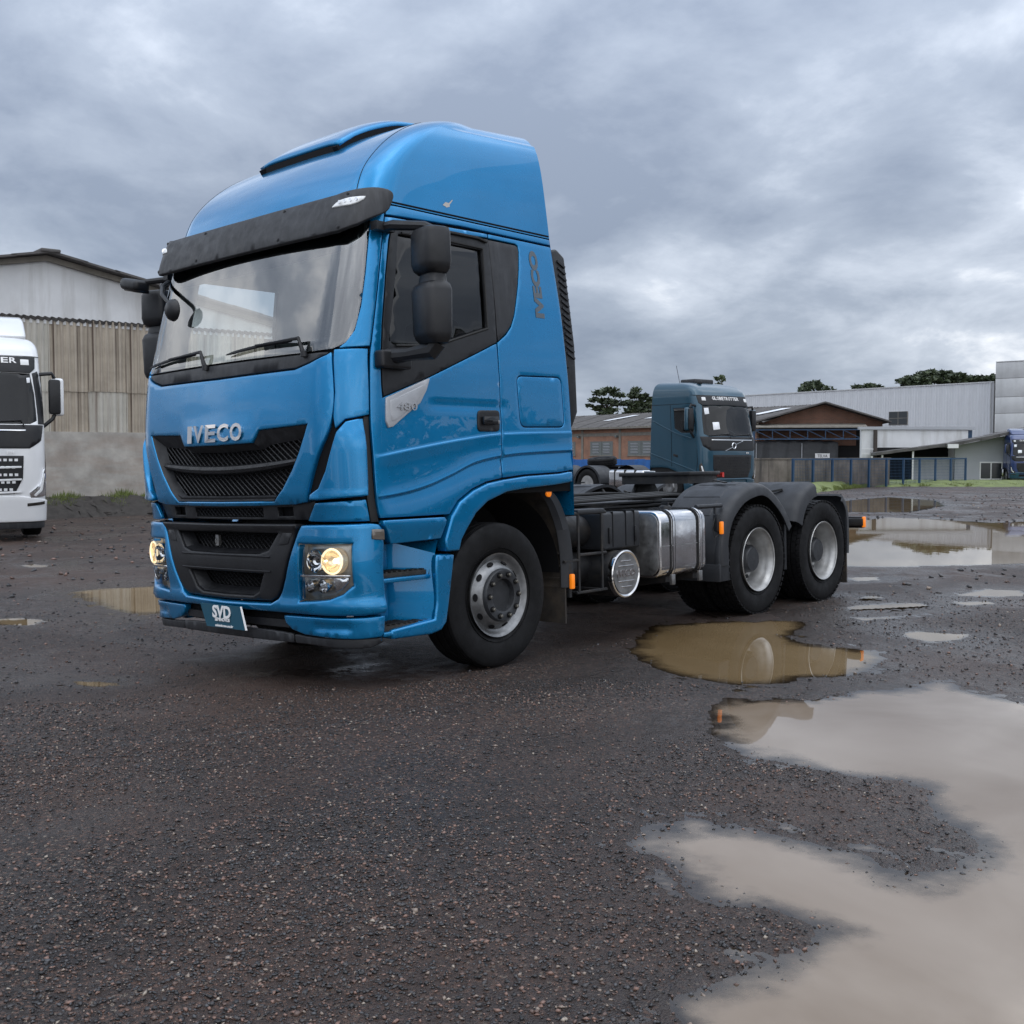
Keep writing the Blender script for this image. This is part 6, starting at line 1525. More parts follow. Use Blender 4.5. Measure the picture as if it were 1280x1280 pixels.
# tarpaulin covered load behind the wall
ta, tb_ = at(941, 76.9), at(1047, 76.2)
ts, TL = site('covered_trailer', ta, tb_)
tag(ts, 'flat trailer load under black tarpaulin behind the concrete wall', 'trailer')
mb = MB(); n = 22; zt = 2.32
for i in range(n + 1):
    x = TL * i / n; b = .05 * math.sin(i * 1.9) + .10 * math.sin(math.pi * i / n)
    for y, z in ((-.02 + .03 * math.sin(i * 2.7), .55), (.0 + .03 * math.sin(i * 1.3), zt - .10), (.12, zt + b * .5), (1.2, zt + .08 + b), (2.3, zt + b * .5), (2.42, .55)): mb.v.append((x, y, z))
mb.f = [[i * 6 + j, (i + 1) * 6 + j, (i + 1) * 6 + j + 1, i * 6 + j + 1] for i in range(n) for j in range(5)] + [list(range(6)), [n * 6 + j for j in range(6)]]; mb.mi = [0] * len(mb.f)
mb.build('tarpaulin', 'tarpaulin', ts, smooth=40)
for fx in (.03, .57): MB().bx(TL * fx, TL * fx + .05, -.08, -.04, .5, zt - .06).build('stake', 'wall_greyblue', ts)
MB().bx(0, TL, .1, 2.3, .38, .56).build('trailer_bed', 'chassis', ts)
for fx in (.2, .7): MB().lathe([(.1, .0), (.1, .42), (.35, .42), (.35, 0)], 20, 'Y', (TL * fx, 0, .40)).build('trailer_wheel', 'tyre', ts)
sgn = MB().bx(TL * .73, TL * .90, -.10, -.075, 1.21, 1.56).build('load_sign', 'frame_white', ts)
text_on('sign_lettering', 'TELVA', .27, 'black_plastic', ts, (TL * .815, -.104, 1.385), (1, 0, 0), (0, 0, 1), .002, .004, .85)

# ---- concrete wall and blue fence
ca, cb_ = at(936, 47.2), at(1112, 53.4)
cs, CL = site('concrete_wall', ca, cb_)
tag(cs, 'stained grey concrete panel wall in front of the open shed', 'wall')
npn = 8
for k in range(npn):
    w_ = CL / npn; MB().bx(k * w_ + .006, (k + 1) * w_ - .006, .0, .14, -.2, 1.28 + .01 * (k % 2)).build('wall_panel', 'old_concrete', cs, bevel=.012)
MB().bx(-.05, CL + .05, -.03, .17, 1.292, 1.35).build('wall_coping', 'old_concrete', cs)
fa_, fb_ = at(991, 48.2), at(1206.5, 57.0)
fs, FL = site('blue_fence', fa_, fb_)
tag(fs, 'blue steel fence of thin posts and top rail along the grass', 'fence')
n = 10
for k in range(n + 1): MB().bx(FL * k / n - .045, FL * k / n + .045, -.045, .045, -.1, 1.335).build('fence_post', 'blue_steel', fs)
for k in range(n):
    MB().bx(FL * k / n + .047, FL * (k + 1) / n - .047, -.03, .03, 1.26, 1.33).build('top_rail', 'blue_steel', fs)
    mb = MB(); X0, X1 = FL * k / n + .05, FL * (k + 1) / n - .05
    for q in range(12): x = X0 + (X1 - X0) * (q + .5) / 12; mb.bx(x - .004, x + .004, -.004, .004, 0, 1.26)
    for q in range(9): z = .06 + q * .14; mb.bx(X0, X1, .005, .012, z - .004, z + .004)
    o = mb.build('mesh_panel', 'blue_steel', fs, smooth=0); o['kind'] = 'stuff'

# ---- blue board fence behind the teal truck
ba, be = at(690, 58.5), at(826, 56.0)
bs, BFL = site('board_fence', ba, be)
tag(bs, 'bright blue board fence below the brick building windows', 'fence')
n = 14
for k in range(n): MB().bx(BFL * k / n + .004, BFL * (k + 1) / n - .004, .01 * (k % 2), .05 + .01 * (k % 2), -.1, 1.24 + .015 * (k % 3)).build('board', 'blue_board', bs)

# ---- white lean-to building with window, canopy
ha, hb = at(1193, 62.6), at(1310, 61.5)
hs, HL = site('small_house', ha, hb)
tag(hs, 'small grey white building with sloping dark roof and twin pane window', 'building')
zl = hz(557, 60.6) ; zrg = hz(538.5, 58.8)
kx = 1268; 
MB().prism([(0, -.2), (HL, -.2), (HL, zrg + .25), (0, zl)], 0, .2, 'Y').build('wall', 'wall_greyblue', hs)
W0 = (at(1224, 62.3) - ha).length; W1 = (at(1252.5, 62.0) - ha).length
wf = MB().bx(W0, W1, -.06, .02, .12, 1.10).build('window', 'frame_white', hs)
for q in (0, 1):
    a = W0 + .06 + q * (W1 - W0 - .05) / 2; MB().bx(a, a + (W1 - W0) / 2 - .09, -.068, -.03, .18, 1.03).build('pane', 'dark_pane', wf)
# long sloping roof running left over the open porch
pa = at(1094, 63.0)
dxr = (ha - pa).length
sl_ = (zrg + .25 - zl) / HL
for k in range(10):
    xa = -dxr + (dxr + HL) * k / 10; xb = -dxr + (dxr + HL) * (k + 1) / 10 + .05; f_ = lambda x: zl + sl_ * x * (1.0 if x > 0 else .62) + .03 + .012 * (k % 2)
    MB().add([(xa, -1.0, f_(xa)), (xb, -1.0, f_(xb)), (xb, 4, f_(xb)), (xa, 4, f_(xa)), (xa, -1.0, f_(xa) + .16), (xb, -1.0, f_(xb) + .16), (xb, 4, f_(xb) + .16), (xa, 4, f_(xa) + .16)], [(0, 1, 2, 3), (4, 5, 6, 7), (0, 1, 5, 4), (1, 2, 6, 5), (2, 3, 7, 6), (3, 0, 4, 7)]).build('roof_sheet', 'fibre_roof', hs)
MB().bx(-dxr, .0, 2.6, 2.8, -.2, 1.9).build('porch_back', 'interior_dark', hs)
MB().bx(-2.2, -.02, .4, .5, -.2, 1.35).build('porch_screen', 'wall_greyblue', hs)
for px in (1113, 1127, 1173): 
    x = -(ha - at(px, 60.9)).length; MB().tube([(x, -.8, -.1), (x, -.8, zl + sl_ * x * .62)], .05, 8).build('porch_post', 'frame_white', hs)
MB().box((-.25, -.95, zl - .02), (.55, .3, .22)).build('junction_box', 'frame_white', hs)

# ---- white box building with gutter, vent pipe
va, vb = at(1074, 66.0), at(1214, 66.5)
vs_, VL = site('white_outbuilding', va, vb)
tag(vs_, 'plain white flat building with pale gutter and brown vent pipe', 'building')
MB().bx(.1, VL - .25, 0, .25, -.2, hz(536.5, 66)).build('wall', 'white_plaster', vs_)
MB().bx(-.1, VL + .1, -.12, .12, hz(537, 66), hz(533.5, 66)).build('gutter', 'wall_greyblue', vs_)
MB().bx(VL - .25, VL + .02, .05, .3, hz(549, 66), hz(537.5, 66)).build('bracket', 'blue_steel', vs_)
vp = MB().tube([((at(1092, 65.8) - va).length, -.3, -.1), ((at(1092, 65.8) - va).length, -.3, hz(537.6, 66))], .12, 10).build('vent_pipe', 'tube_brown', vs_)
for z in (1.2, 1.5, 1.8): MB().bar(((at(1092, 65.8) - va).length, -.3, z), ((at(1092, 65.8) - va).length - .8, -.3, z + .06), .05).build('pipe_bracket', 'frame_white', vs_)

# ---- big metal clad factory and panelled block
fa2, fb2 = at(880, 200.0), at(1240, 156.0)
fc, FCL = site('factory', fa2, fb2)
tag(fc, 'long pale metal clad factory behind the yard with single dark window', 'factory')
zt2 = hz(478.5, 156.0)
n = int(FCL / 1.7)
pan = None
for k in range(n):
    if pan is None:
        mb = MB(); w_ = FCL / n
        prof = []
        for q in range(4):
            x = w_ * q / 4; prof += [(x, 0), (x + w_ * .135, 0), (x + w_ * .16, -.05), (x + w_ * .225, -.05)]
        prof.append((w_, 0))
        for z in (-.2, zt2): mb.v += [(x, y, z) for x, y in prof]
        W = len(prof); mb.f = [[i, i + 1, W + i + 1, W + i] for i in range(W - 1)]; mb.mi = [0] * len(mb.f)
        pan = mb.build('cladding_panel', 'metal_cladding', fc, smooth=0); o = pan
    else: o = pan.copy(); COL.objects.link(o); o.parent = fc
    o.location = (k * w_, 0, 0)
MB().bx(-.1, FCL, -.12, .4, zt2, zt2 + .16).build('parapet', 'concrete_panel', fc)
MB().bx(0, FCL, .08, 25, -.2, zt2 - .1).build('core', 'metal_cladding', fc)
def fxat(px):
    best = None
    for i in range(600):
        p = fa2.lerp(fb2, i / 599); d_ = p - CAM_POS; q = 640 + 1415 * d_.dot(RGT) / d_.dot(FWD)
        if best is None or abs(q - px) < best[0]: best = (abs(q - px), FCL * i / 599, d_.dot(FWD))
    return best
a, b = fxat(1110.5), fxat(1133.5); z0, z1 = hz(531.5, a[2]), hz(515, a[2])
wf = MB().bx(a[1], b[1], -.12, .0, z0, z1).build('window', 'beam_grey', fc)
for q in (0, 1):
    for r_ in (0, 1):
        w_ = (b[1] - a[1]) / 2; h_ = (z1 - z0) / 2
        MB().bx(a[1] + q * w_ + .05, a[1] + (q + 1) * w_ - .05, -.13, -.10, z0 + r_ * h_ + .04, z0 + (r_ + 1) * h_ - .04).build('pane', 'dark_pane', wf)
MB().tube([(FCL - .35, -.2, 0), (FCL - .35, -.2, zt2)], .09, 8).build('downpipe', 'concrete_panel', fc)
ka, kb = at(1241.5, 154.0), at(1420, 143.0)
ks, KL = site('panelled_block', ka, kb)
tag(ks, 'tall pale block of horizontal concrete panels at the factory corner', 'building')
ztk = hz(453.5, 154.0); rows = [0, 2.2, 4.45, 7.0, 9.2, 11.7, ztk]
for i in range(len(rows) - 1):
    for k in range(3): MB().bx(KL * k / 3 + .01, KL * (k + 1) / 3 - .01, 0, .3, rows[i] + .014 - (.2 if i == 0 else 0), rows[i + 1] - .03).build('wall_panel', 'concrete_panel', ks, bevel=.02)
MB().bx(.05, KL, .1, 14, -.2, ztk - .05).build('core', 'beam_grey', ks)
MB().bx(.0, KL, -.06, .5, ztk, ztk + .08).build('parapet', 'concrete_panel', ks)

# ---- grass verge in front of the fences
vz = lambda p, z: Vector((p.x, p.y, z))
mb = MB(); n = 60; rgv = random.Random(2)
for i in range(n + 1):
    px = 985 + (1420 - 985) * i / n
    ridge = .30 if px < 1060 else .22
    ed = 43.5 + 9.0 * min(1, max(0, (px - 1015) / 70)) + rgv.uniform(-.6, .6)
    for dd, z in ((ed, -.08), (ed + .6, .06), (ed + 3, ridge), (max(ed + 4, 57), ridge * .9), (66, .05)): mb.v.append((*at(px, dd)[:2], z + rgv.uniform(-.02, .02)))
mb.f = [[i * 5 + j, (i + 1) * 5 + j, (i + 1) * 5 + j + 1, i * 5 + j + 1] for i in range(n) for j in range(4)]; mb.mi = [0] * len(mb.f)
tag(mb.build('verge', 'grass', smooth=60), kind='structure')
grass_patch('verge_grass', 'short bright grass on the verge before the blue fence', [(at(1012, 44.5), at(1090, 52.6), vz(at(1090, 56), .14), vz(at(1005, 48), .18), .5), (at(1100, 53), at(1400, 53.5), vz(at(1400, 57), .1), vz(at(1100, 57), .1), .5)], 26000, 8, .05, .15)

# ================================================================== trees
mat('bark', (0.06, 0.045, 0.035), 0.9, var=.3, vscale=5, bump=.5, bscale=20)
def leaf_mat(name, c, c2):
    m = bpy.data.materials.new(name); m.use_nodes = True; t = m.node_tree; b = t.nodes['Principled BSDF']; N = t.nodes.new; L = t.links.new
    a = N('ShaderNodeAttribute'); a.attribute_name = 'tone'; mx = N('ShaderNodeMix'); mx.data_type = 'RGBA'; L(a.outputs['Fac'], mx.inputs[0]); mx.inputs[6].default_value = (*c, 1); mx.inputs[7].default_value = (*c2, 1)
    L(mx.outputs[2], b.inputs['Base Color']); b.inputs['Roughness'].default_value = .6; MAT[name] = m
leaf_mat('leaf_dark', (.018, .030, .013), (.050, .070, .026)); leaf_mat('leaf_mid', (.030, .050, .018), (.085, .110, .040))
def tree(label, base, hgt, clumps, leaf, lsize, nleaf, seed, trunk_r=.25, group='trees behind the roofs', cat='tree'):
    """clumps: (x, y, z, radius x, radius z) relative to the base. Limbs reach every clump."""
    rg = random.Random(seed); root = empty('tree', base); tag(root, label, cat, group)
    mb = MB(); mb.tube([(0, 0, -.3), (rg.uniform(-.2, .2), 0, hgt * .4), (rg.uniform(-.3, .3), 0, hgt * .75)], [trunk_r, trunk_r * .75, trunk_r * .4], 8)
    for (x, y, z, rx, rzz) in clumps:
        z0 = min(hgt * .72, max(hgt * .2, z - abs(x) * .6 - rzz)); mb.tube([(0, 0, z0), (x * .5, y * .5, (z0 + z) / 2 + .1), (x, y, z)], [trunk_r * .35, trunk_r * .25, trunk_r * .10], 5)
    mb.build('trunk', 'bark', root)
    V = []; F = []; tone = []
    for (x, y, z, rx, rzz) in clumps:
        k = int(nleaf * (rx * rx * rzz) ** (2 / 3))
        for _ in range(k):
            th = rg.uniform(0, 6.283); cz = rg.uniform(-1, 1); rr = rg.uniform(.35, 1.0) ** .6; s = math.sqrt(1 - cz * cz)
            wob = 1 + .30 * math.sin(3 * th + seed + x) + .2 * math.sin(5 * cz + th * 2)
            c = Vector((x + rx * rr * s * math.cos(th) * wob, y + rx * rr * s * math.sin(th) * wob, z + rzz * rr * cz))
            a = Vector((rg.uniform(-1, 1), rg.uniform(-1, 1), rg.uniform(-.6, .6))).normalized() * lsize * rg.uniform(.6, 1.4); b = a.orthogonal().normalized() * lsize * rg.uniform(.3, .7)
            b = Matrix.Rotation(rg.uniform(0, 6.28), 3, a.normalized()) @ b
            i = len(V); V += [c - a, c + b, c + a, c - b]; F.append((i, i + 1, i + 2, i + 3)); tone += [rg.random()] * 4
    me = bpy.data.meshes.new('crown'); me.from_pydata([tuple(v) for v in V], [], F)
    at_ = me.attributes.new('tone', 'FLOAT', 'POINT'); at_.data.foreach_set('value', tone)
    return link('crown', me, leaf, root)
def crown_from(rows, D, base_px, seed, k=1.0):
    """Clumps from picture spots (column, row, half width px, half height px) at distance D."""
    rg = random.Random(seed); out = []
    for (x, y, rx, ry) in rows:
        out.append(((x - base_px) / 1415 * D, rg.uniform(-1.2, 1.2) * k, hz(y, D), rx / 1415 * D, ry / 1415 * D))
    return out
def put_tree(label, px, D, rows, leaf, lsize, nleaf, seed, tr=.25, group='trees behind the roofs'):
    cl_ = crown_from(rows, D, px, seed); H = max(c[2] + c[4] for c in cl_)
    root_xy = at(px, D); ang = math.atan2(RGT.y, RGT.x)
    ob = tree(label, (root_xy.x, root_xy.y, 0), H, cl_, leaf, lsize, nleaf, seed, tr, group); ob.parent.rotation_euler = (0, 0, ang)
put_tree('open airy dark tree behind the brick building, next to the cab', 759, 130, [(748, 492, 9, 3.5), (762, 488, 10, 4), (772, 494, 8, 3.5), (743, 500, 8, 3), (756, 502, 11, 4), (770, 504, 9, 4), (748, 510, 9, 4), (762, 513, 10, 4), (736, 507, 5, 2), (755, 519, 12, 4)], 'leaf_dark', .30, 260, 21)
put_tree('denser dark conifer behind the brick building roof', 797, 133, [(795, 488, 6, 3.5), (790, 495, 8, 4), (801, 497, 9, 4), (787, 504, 10, 4), (800, 506, 11, 5), (792, 514, 14, 5), (809, 515, 8, 4), (784, 518, 8, 4)], 'leaf_dark', .30, 330, 22)
put_tree('thin dark tree half hidden behind the teal cab', 815, 136, [(814, 499, 5, 3), (811, 507, 6, 4), (817, 512, 7, 5)], 'leaf_dark', .30, 300, 23)
put_tree('small round treetop above the teal truck roof', 900, 216, [(896, 474, 4, 2.5), (903, 475, 4, 2.5), (900, 472, 3.5, 2.2), (899, 482, 6, 4)], 'leaf_mid', .42, 110, 24)
put_tree('rounded dark treetop above the factory roof, beside a low hedge top', 1016, 215, [(1010, 483, 9, 4), (1018, 480, 10, 4), (1026, 485, 10, 4), (1004, 488, 8, 4), (1034, 489, 8, 3)], 'leaf_dark', .46, 130, 25)
put_tree('low flat treetop just showing over the factory parapet', 1082, 215, [(1072, 484, 8, 2.5), (1084, 483, 10, 2.8), (1094, 485, 7, 2.3), (1080, 488, 12, 3)], 'leaf_dark', .46, 130, 26)
put_tree('wide spreading tree canopy rising over the factory roof', 1165, 215, [(1160, 467, 15, 4), (1175, 468, 15, 4), (1145, 472, 14, 4), (1190, 471, 14, 4), (1130, 477, 14, 4), (1205, 473, 13, 4), (1220, 474, 10, 4), (1165, 475, 20, 5), (1190, 478, 18, 4), (1140, 481, 18, 4), (1210, 480, 14, 4), (1238, 472, 7, 3.5), (1234, 478, 9, 4)], 'leaf_dark', .48, 130, 27, .6)

# a belt of trees beyond the right hand side of the yard, seen mirrored in the paint
rgw = random.Random(31); V = []; F = []; tone = []
for k in range(150):
    a = R(rgw.uniform(-8, 34)); rr = rgw.uniform(62, 74); cx, cy_ = 1.2 + rr * (math.cos(a) * RGT.x + math.sin(a) * -FWD.x), 0 + rr * (math.cos(a) * RGT.y + math.sin(a) * -FWD.y)
    H = rgw.uniform(3.2, 7.5); rx = rgw.uniform(1.6, 3.0)
    for _ in range(110):
        th = rgw.uniform(0, 6.28); cz = rgw.uniform(-1, 1); q = math.sqrt(1 - cz * cz) * rgw.uniform(.6, 1.05)
        c = Vector((cx + rx * q * math.cos(th), cy_ + rx * q * math.sin(th), H * .5 + H * .5 * cz)); d1 = Vector((rgw.uniform(-1, 1), rgw.uniform(-1, 1), rgw.uniform(-1, 1))).normalized() * .45; d2 = d1.orthogonal().normalized() * .3
        i = len(V); V += [c - d1, c + d2, c + d1, c - d2]; F.append((i, i + 1, i + 2, i + 3)); tone += [rgw.random()] * 4
me = bpy.data.meshes.new('far_wood'); me.from_pydata([tuple(v) for v in V], [], F); at_ = me.attributes.new('tone', 'FLOAT', 'POINT'); at_.data.foreach_set('value', tone)
tag(link('far_wood', me, 'leaf_dark'), 'dark belt of trees beyond the side of the yard', 'wood', kind='stuff')

# ================================================================== other trucks
mat('teal_paint', (0.008, 0.055, 0.092), 0.32, 0.25, coat=0.7, var=.06, vscale=2, coat_rough=.05)
mat('white_paint', (0.72, 0.73, 0.74), 0.30, coat=.8, var=.04, vscale=2)
mat('navy_paint', (0.010, 0.030, 0.120), 0.30, 0.2, coat=1.0)
mat('pane_dark', (0.020, 0.024, 0.025), 0.06, spec=.6, rvar=.03)
def globe_truck(name, label, paint, loc, fwd, D, dark_grille=True, tractor=True, deflector=False, mark='FH'):
    """Forward control tractor unit in the style of the two parked behind: same axes as the blue truck, nose towards -y."""
    root = empty(name, (loc.x, loc.y, 0), (0, 0, math.atan2(fwd.y, fwd.x) + R(90))); tag(root, label, 'truck')
    f_ = pch([.3, .9, 1.5, 1.95, 2.1, 2.95, 3.3], [-1.36, -1.42, -1.43, -1.40, -1.36, -1.16, -1.05]); h_ = pch([.3, 1.0, 2.0, 3.3], [1.23, 1.25, 1.25, 1.20]); b_ = pch([.3, 3.3], [.85, .80])
    V_ = cab_surface(f_, h_, b_, crown=.05, cy=.36)
    st = .07
    body_poly = [(-3.38, 1.10), (-2.9, 1.12), (-2.6, 1.10), (-2.2, .98), (-1.95, .70), (-1.45, .62), (1.45, .62), (1.95, .70), (2.2, .98), (2.6, 1.10), (2.9, 1.12), (3.38, 1.10), (3.38, 3.28), (-3.38, 3.28)]
    wsp = sym([(0, 2.06), (1.0, 2.06), (1.14, 2.12), (1.12, 2.6), (1.06, 2.96), (0, 2.98)])
    winp = [(1.50, 2.16), (2.02, 2.16), (2.30, 2.30), (2.30, 2.90), (1.42, 2.90), (1.38, 2.5)]
    body = patch('cab', V_, body_poly, paint, root, holes=[wsp, winp, mirror_poly(winp)], step=.09, th=.03)
    patch('inner_shell', V_, [(-3.36, 1.0), (3.36, 1.0), (3.36, 3.26), (-3.36, 3.26)], 'interior_dark', root, holes=[inset(wsp, -.01), inset(winp, -.01), mirror_poly(inset(winp, -.01))], off=-.04, step=.15, th=.002, gap=0, rnd=.001)
    MB().bx(-1.1, 1.1, -1.2, .75, 1.40, 1.44).build('cab_floor', 'interior_dark', root)
    MB().bx(-1.1, 1.1, .60, .64, 1.4, 3.25).build('rear_lining', 'seat_cloth', root)
    MB().prism([(-1.24, 1.45), (-.85, 1.45), (-.85, 1.95), (-1.0, 2.05), (-1.26, 2.06)], -1.05, 1.05, 'X').build('dashboard', 'dash', root, bevel=.03)
    for x in (-.58, .58):
        s = MB().box((x, -.05, 2.15), (.48, .16, .85)).build('seat', 'seat_cloth', root, bevel=.06); MB().box((x, -.32, 1.78), (.5, .5, .16)).build('cushion', 'seat_cloth', s, bevel=.05); MB().box((x, -.03, 2.68), (.28, .1, .2)).build('headrest', 'seat_cloth', s, bevel=.04)
    sc_ = patch('windscreen', V_, wsp, 'far_glass', root, off=-.008, step=.12, th=.005, rnd=.001)
    for (u, w, su, sw) in (((-.93, 2.80, .09, .10), (-.62, 2.36, .14, .12)) if dark_grille else ((1.02, 2.84, .03, .05),)):
        patch('sticker', V_, [(u - su, w - sw), (u + su, w - sw * .8), (u + su, w + sw), (u - su, w + sw * .9)], 'skylight', sc_, off=.002, step=.2, th=.001, gap=0, rnd=.0005)
    for sg in (1, -1):
        mp = (lambda p: p) if sg == 1 else mirror_poly
        patch('side_window', V_, mp(winp), 'tinted_glass', root, off=-.010, step=.15, th=.004, rnd=.001)
    # rear wall and roof
    mb = MB(); mb.add([V_(-3.39, 1.0), V_(3.39, 1.0), V_(3.39, 3.28), V_(-3.39, 3.28)], [(0, 1, 2, 3)]); mb.build('rear_wall', paint, root)
    rV = [0, .25, .5, .75, .9, 1]
    RS2 = cab_surface(pch(rV, [-1.06, -.98, -.82, -.55, -.30, .0]), pch(rV, [1.20, 1.185, 1.14, 1.0, .65, 0.0]), pch(rV, [.80, .78, .75, .70, .62, .5]), zf=pch(rV, [3.28, 3.42, 3.55, 3.65, 3.69, 3.70]), crown=.05, cy=.30, kx=1.04, c1=.13, c1y=.012, c2=.15, tilt=.05)
    mb = MB(); nu, nv = 70, 22
    for j in range(nv + 1):
        for i in range(nu + 1): mb.v.append(tuple(RS2(-3.39 + 6.78 * i / nu, j / nv * .999)))
    W1 = nu + 1
    for j in range(nv):
        for i in range(nu): mb.f.append([j * W1 + i, j * W1 + i + 1, (j + 1) * W1 + i + 1, (j + 1) * W1 + i]); mb.mi.append(0)
        mb.f.append([j * W1 + nu, j * W1, (j + 1) * W1, (j + 1) * W1 + nu]); mb.mi.append(0)
    rf_ = mb.build('roof', paint, root, smooth=50)
    if deflector:
        mb = MB(); prof = [(-.55, 3.66), (-.35, 3.80), (.0, 4.0), (.45, 4.12), (.78, 4.14), (.78, 3.6), (-.4, 3.6)]; mb.prism(prof, -1.02, 1.02, 'X'); mb.build('roof_deflector', paint, rf_, bevel=.07, seg=3)
    else:
        MB().box((0, .05, 3.735), (.85, .62, .17)).build('roof_hatch', 'grey_plastic', rf_, bevel=.04)
        MB().box((-.55, -.55, 3.68), (.08, .16, .10)).build('roof_horn', 'black_plastic', rf_, bevel=.02); MB().tube([(-.5, .3, 3.7), (-.5, .45, 4.25)], .008, 5).build('antenna', 'black_plastic', rf_)
    # dark sign panel above the screen
    sp_ = patch('sign_panel', V_, sym([(0, 2.985), (1.06, 2.965), (1.17, 3.05), (1.20, 3.27), (0, 3.27)]), 'black_plastic', root, off=.02, step=.09, th=.05, rnd=.01)
    gw_ = .62 if dark_grille else .84
    letters_on(V_, 'GLOBETROTTER', -gw_, gw_, 3.135, 3.235, 'print_white', sp_, .022, .004, off=.02)
    for sg in (1, -1):
        mp = (lambda p: p) if sg == 1 else mirror_poly
        patch('position_lamp', V_, mp([(.90, 3.10), (1.05, 3.10), (1.05, 3.21), (.90, 3.21)]), 'white_lens', sp_, off=.028, step=.1, th=.01)
    # black panel under the screen with bright strip and emblem
    low = 1.62
    bp_ = patch('nose_panel', V_, sym([(0, low), (.98, low), (1.22, low + .14), (1.30, 2.045), (0, 2.045)]), 'black_plastic', root, off=.010, step=.09, th=.03, rnd=.008)
    patch('chrome_strip', V_, sym([(0, 1.93), (.92, 1.93), (.92, 1.955), (0, 1.955)]), 'lamp_chrome', bp_, off=.022, step=.1, th=.01, gap=0, rnd=.002)
    for a, b in (((-1.0, 2.06), (-.15, 2.10)), ((.0, 2.06), (.85, 2.10))):
        MB().tube([V_(a[0], a[1]) + surf_normal(V_, *a) * .03, V_(b[0], b[1] + .02) + surf_normal(V_, *b) * .03, V_(b[0] + .05, 2.0) + surf_normal(V_, b[0], 2.0) * .03], .014, 6).build('wiper', 'black_plastic', root)
    if dark_grille:
        c = V_(0, 1.77); nY = Vector((0, -1, 0))
        em = MB().tube([c + Vector((.085 * math.cos(t), -.03, .085 * math.sin(t))) for t in [2 * math.pi * k / 20 for k in range(20)]], .016, 6, closed=True); em.build('emblem_ring', 'lamp_chrome', bp_)
        MB().bar(c + Vector((-.40, -.028, -.15)), c + Vector((-.07, -.028, -.04)), .03, .012).build('emblem_bar', 'lamp_chrome', bp_); MB().bar(c + Vector((.07, -.028, .04)), c + Vector((.40, -.028, .15)), .03, .012).build('emblem_bar', 'lamp_chrome', bp_)
    # main grille
    gm = 'black_plastic' if dark_grille else paint
    gp = sym([(0, .80), (.72, .82), (.86, 1.10), (.88, 1.50), (0, 1.50)])
    gr = patch('grille', V_, gp, 'black_plastic', root, off=.012, step=.1, th=.03)
    for r_ in range(7 if dark_grille else 5):
        w = .88 + r_ * (.085 if dark_grille else .13)
        for q in range(18):
            u = -.80 + q * .0895 + (.045 if r_ % 2 else 0); tp = .70 + .12 * min(1, max(0, (w - .82) / .3))
            if abs(u) > tp or abs(u + .06) > tp: continue
            MB().add([V_(u + a, w + b) + surf_normal(V_, u, w) * .024 for a, b in ((0, 0), (.055, 0), (.055, .045), (0, .045))], [(0, 1, 2, 3)]).build('grille_cell', paint if not dark_grille else 'chassis', gr)
    if not dark_grille:
        for w in (.86, 1.08, 1.30):
            patch('grille_bar', V_, [(-.84, w - .02), (0, w - .05), (.84, w - .02), (.84, w + .02), (0, w - .005), (-.84, w + .02)], paint, gr, off=.035, step=.1, th=.02, rnd=.005)
    letters_on(V_, mark, .60, .72, 1.53, 1.58, 'print_white', bp_, .012 if not dark_grille else .014, .004, off=.02)
    # bumper and lamps
    bm_ = patch('bumper', V_, [(-1.50, .32), (1.50, .32), (1.50, .70), (1.30, .72), (.78, .80), (-.78, .80), (-1.30, .72), (-1.50, .70)], paint if not dark_grille else 'teal_paint', root, holes=([[(-.70, .46), (.70, .46), (.64, .74), (-.64, .74)]] if dark_grille else []), off=.03, step=.09, th=.06, rnd=.02)
    patch('bumper_back', V_, [(-1.4, .36), (1.4, .36), (1.4, .9), (-1.4, .9)], 'interior_dark', bm_, off=-.05, step=.2, th=.002)
    patch('lower_skirt', V_, [(-1.42, .20), (1.42, .20), (1.45, .318), (-1.45, .318)], 'grey_plastic', root, off=.0, step=.12, th=.04)
    for sg in (1, -1):
        mp = (lambda p: p) if sg == 1 else mirror_poly
        hl = patch('headlight', V_, mp([(.98, .74), (1.30, .78), (1.34, 1.20), (1.26, 1.28), (1.16, 1.02), (.95, .84)]), 'lamp_chrome' if not dark_grille else 'lamp_dark', root, off=.026, step=.08, th=.04)
        patch('day_light', V_, mp([(1.02, .80), (1.14, .90), (1.24, 1.18), (1.28, 1.18), (1.20, .88), (1.06, .77)]), 'white_lens', hl, off=.032, step=.08, th=.005, rnd=.002)
        patch('fog_light', V_, mp([(.92, .60), (1.26, .63), (1.26, .69), (.92, .66)]), 'lamp_dark', bm_, off=.038, step=.08, th=.01, rnd=.002)
        # door seams, handle, stripe
        P = lambda u, w, d: V_(sg * u, w) + surf_normal(V_, sg * u, w) * d
        MB().tube([P(u, w, .001) for u, w in ((1.40, 2.95), (1.36, 2.3), (1.40, 1.3), (1.46, .75))], .008, 5).build('door_seam', 'dark_void', body)
        MB().tube([P(u, w, .001) for u, w in ((2.45, 3.0), (2.45, 2.2), (2.45, 1.15))], .008, 5).build('door_seam', 'dark_void', body)
        MB().tube([P(u, w, .001) for u, w in ((1.4, 3.03), (2.4, 3.02), (3.36, 3.02))], .007, 5).build('door_seam', 'dark_void', body)
        patch('waist_stripe', V_, mp([(2.3, 2.14), (3.30, 2.52), (3.30, 2.56), (2.3, 2.18), (1.60, 2.0), (1.60, 1.97)]), paint, body, off=.014, step=.1, th=.02, rnd=.006)
        patch('sill_stripe', V_, mp([(1.46, .98), (3.36, 1.52), (3.36, 1.56), (1.46, 1.03)]), paint, body, off=.014, step=.1, th=.02, rnd=.006)
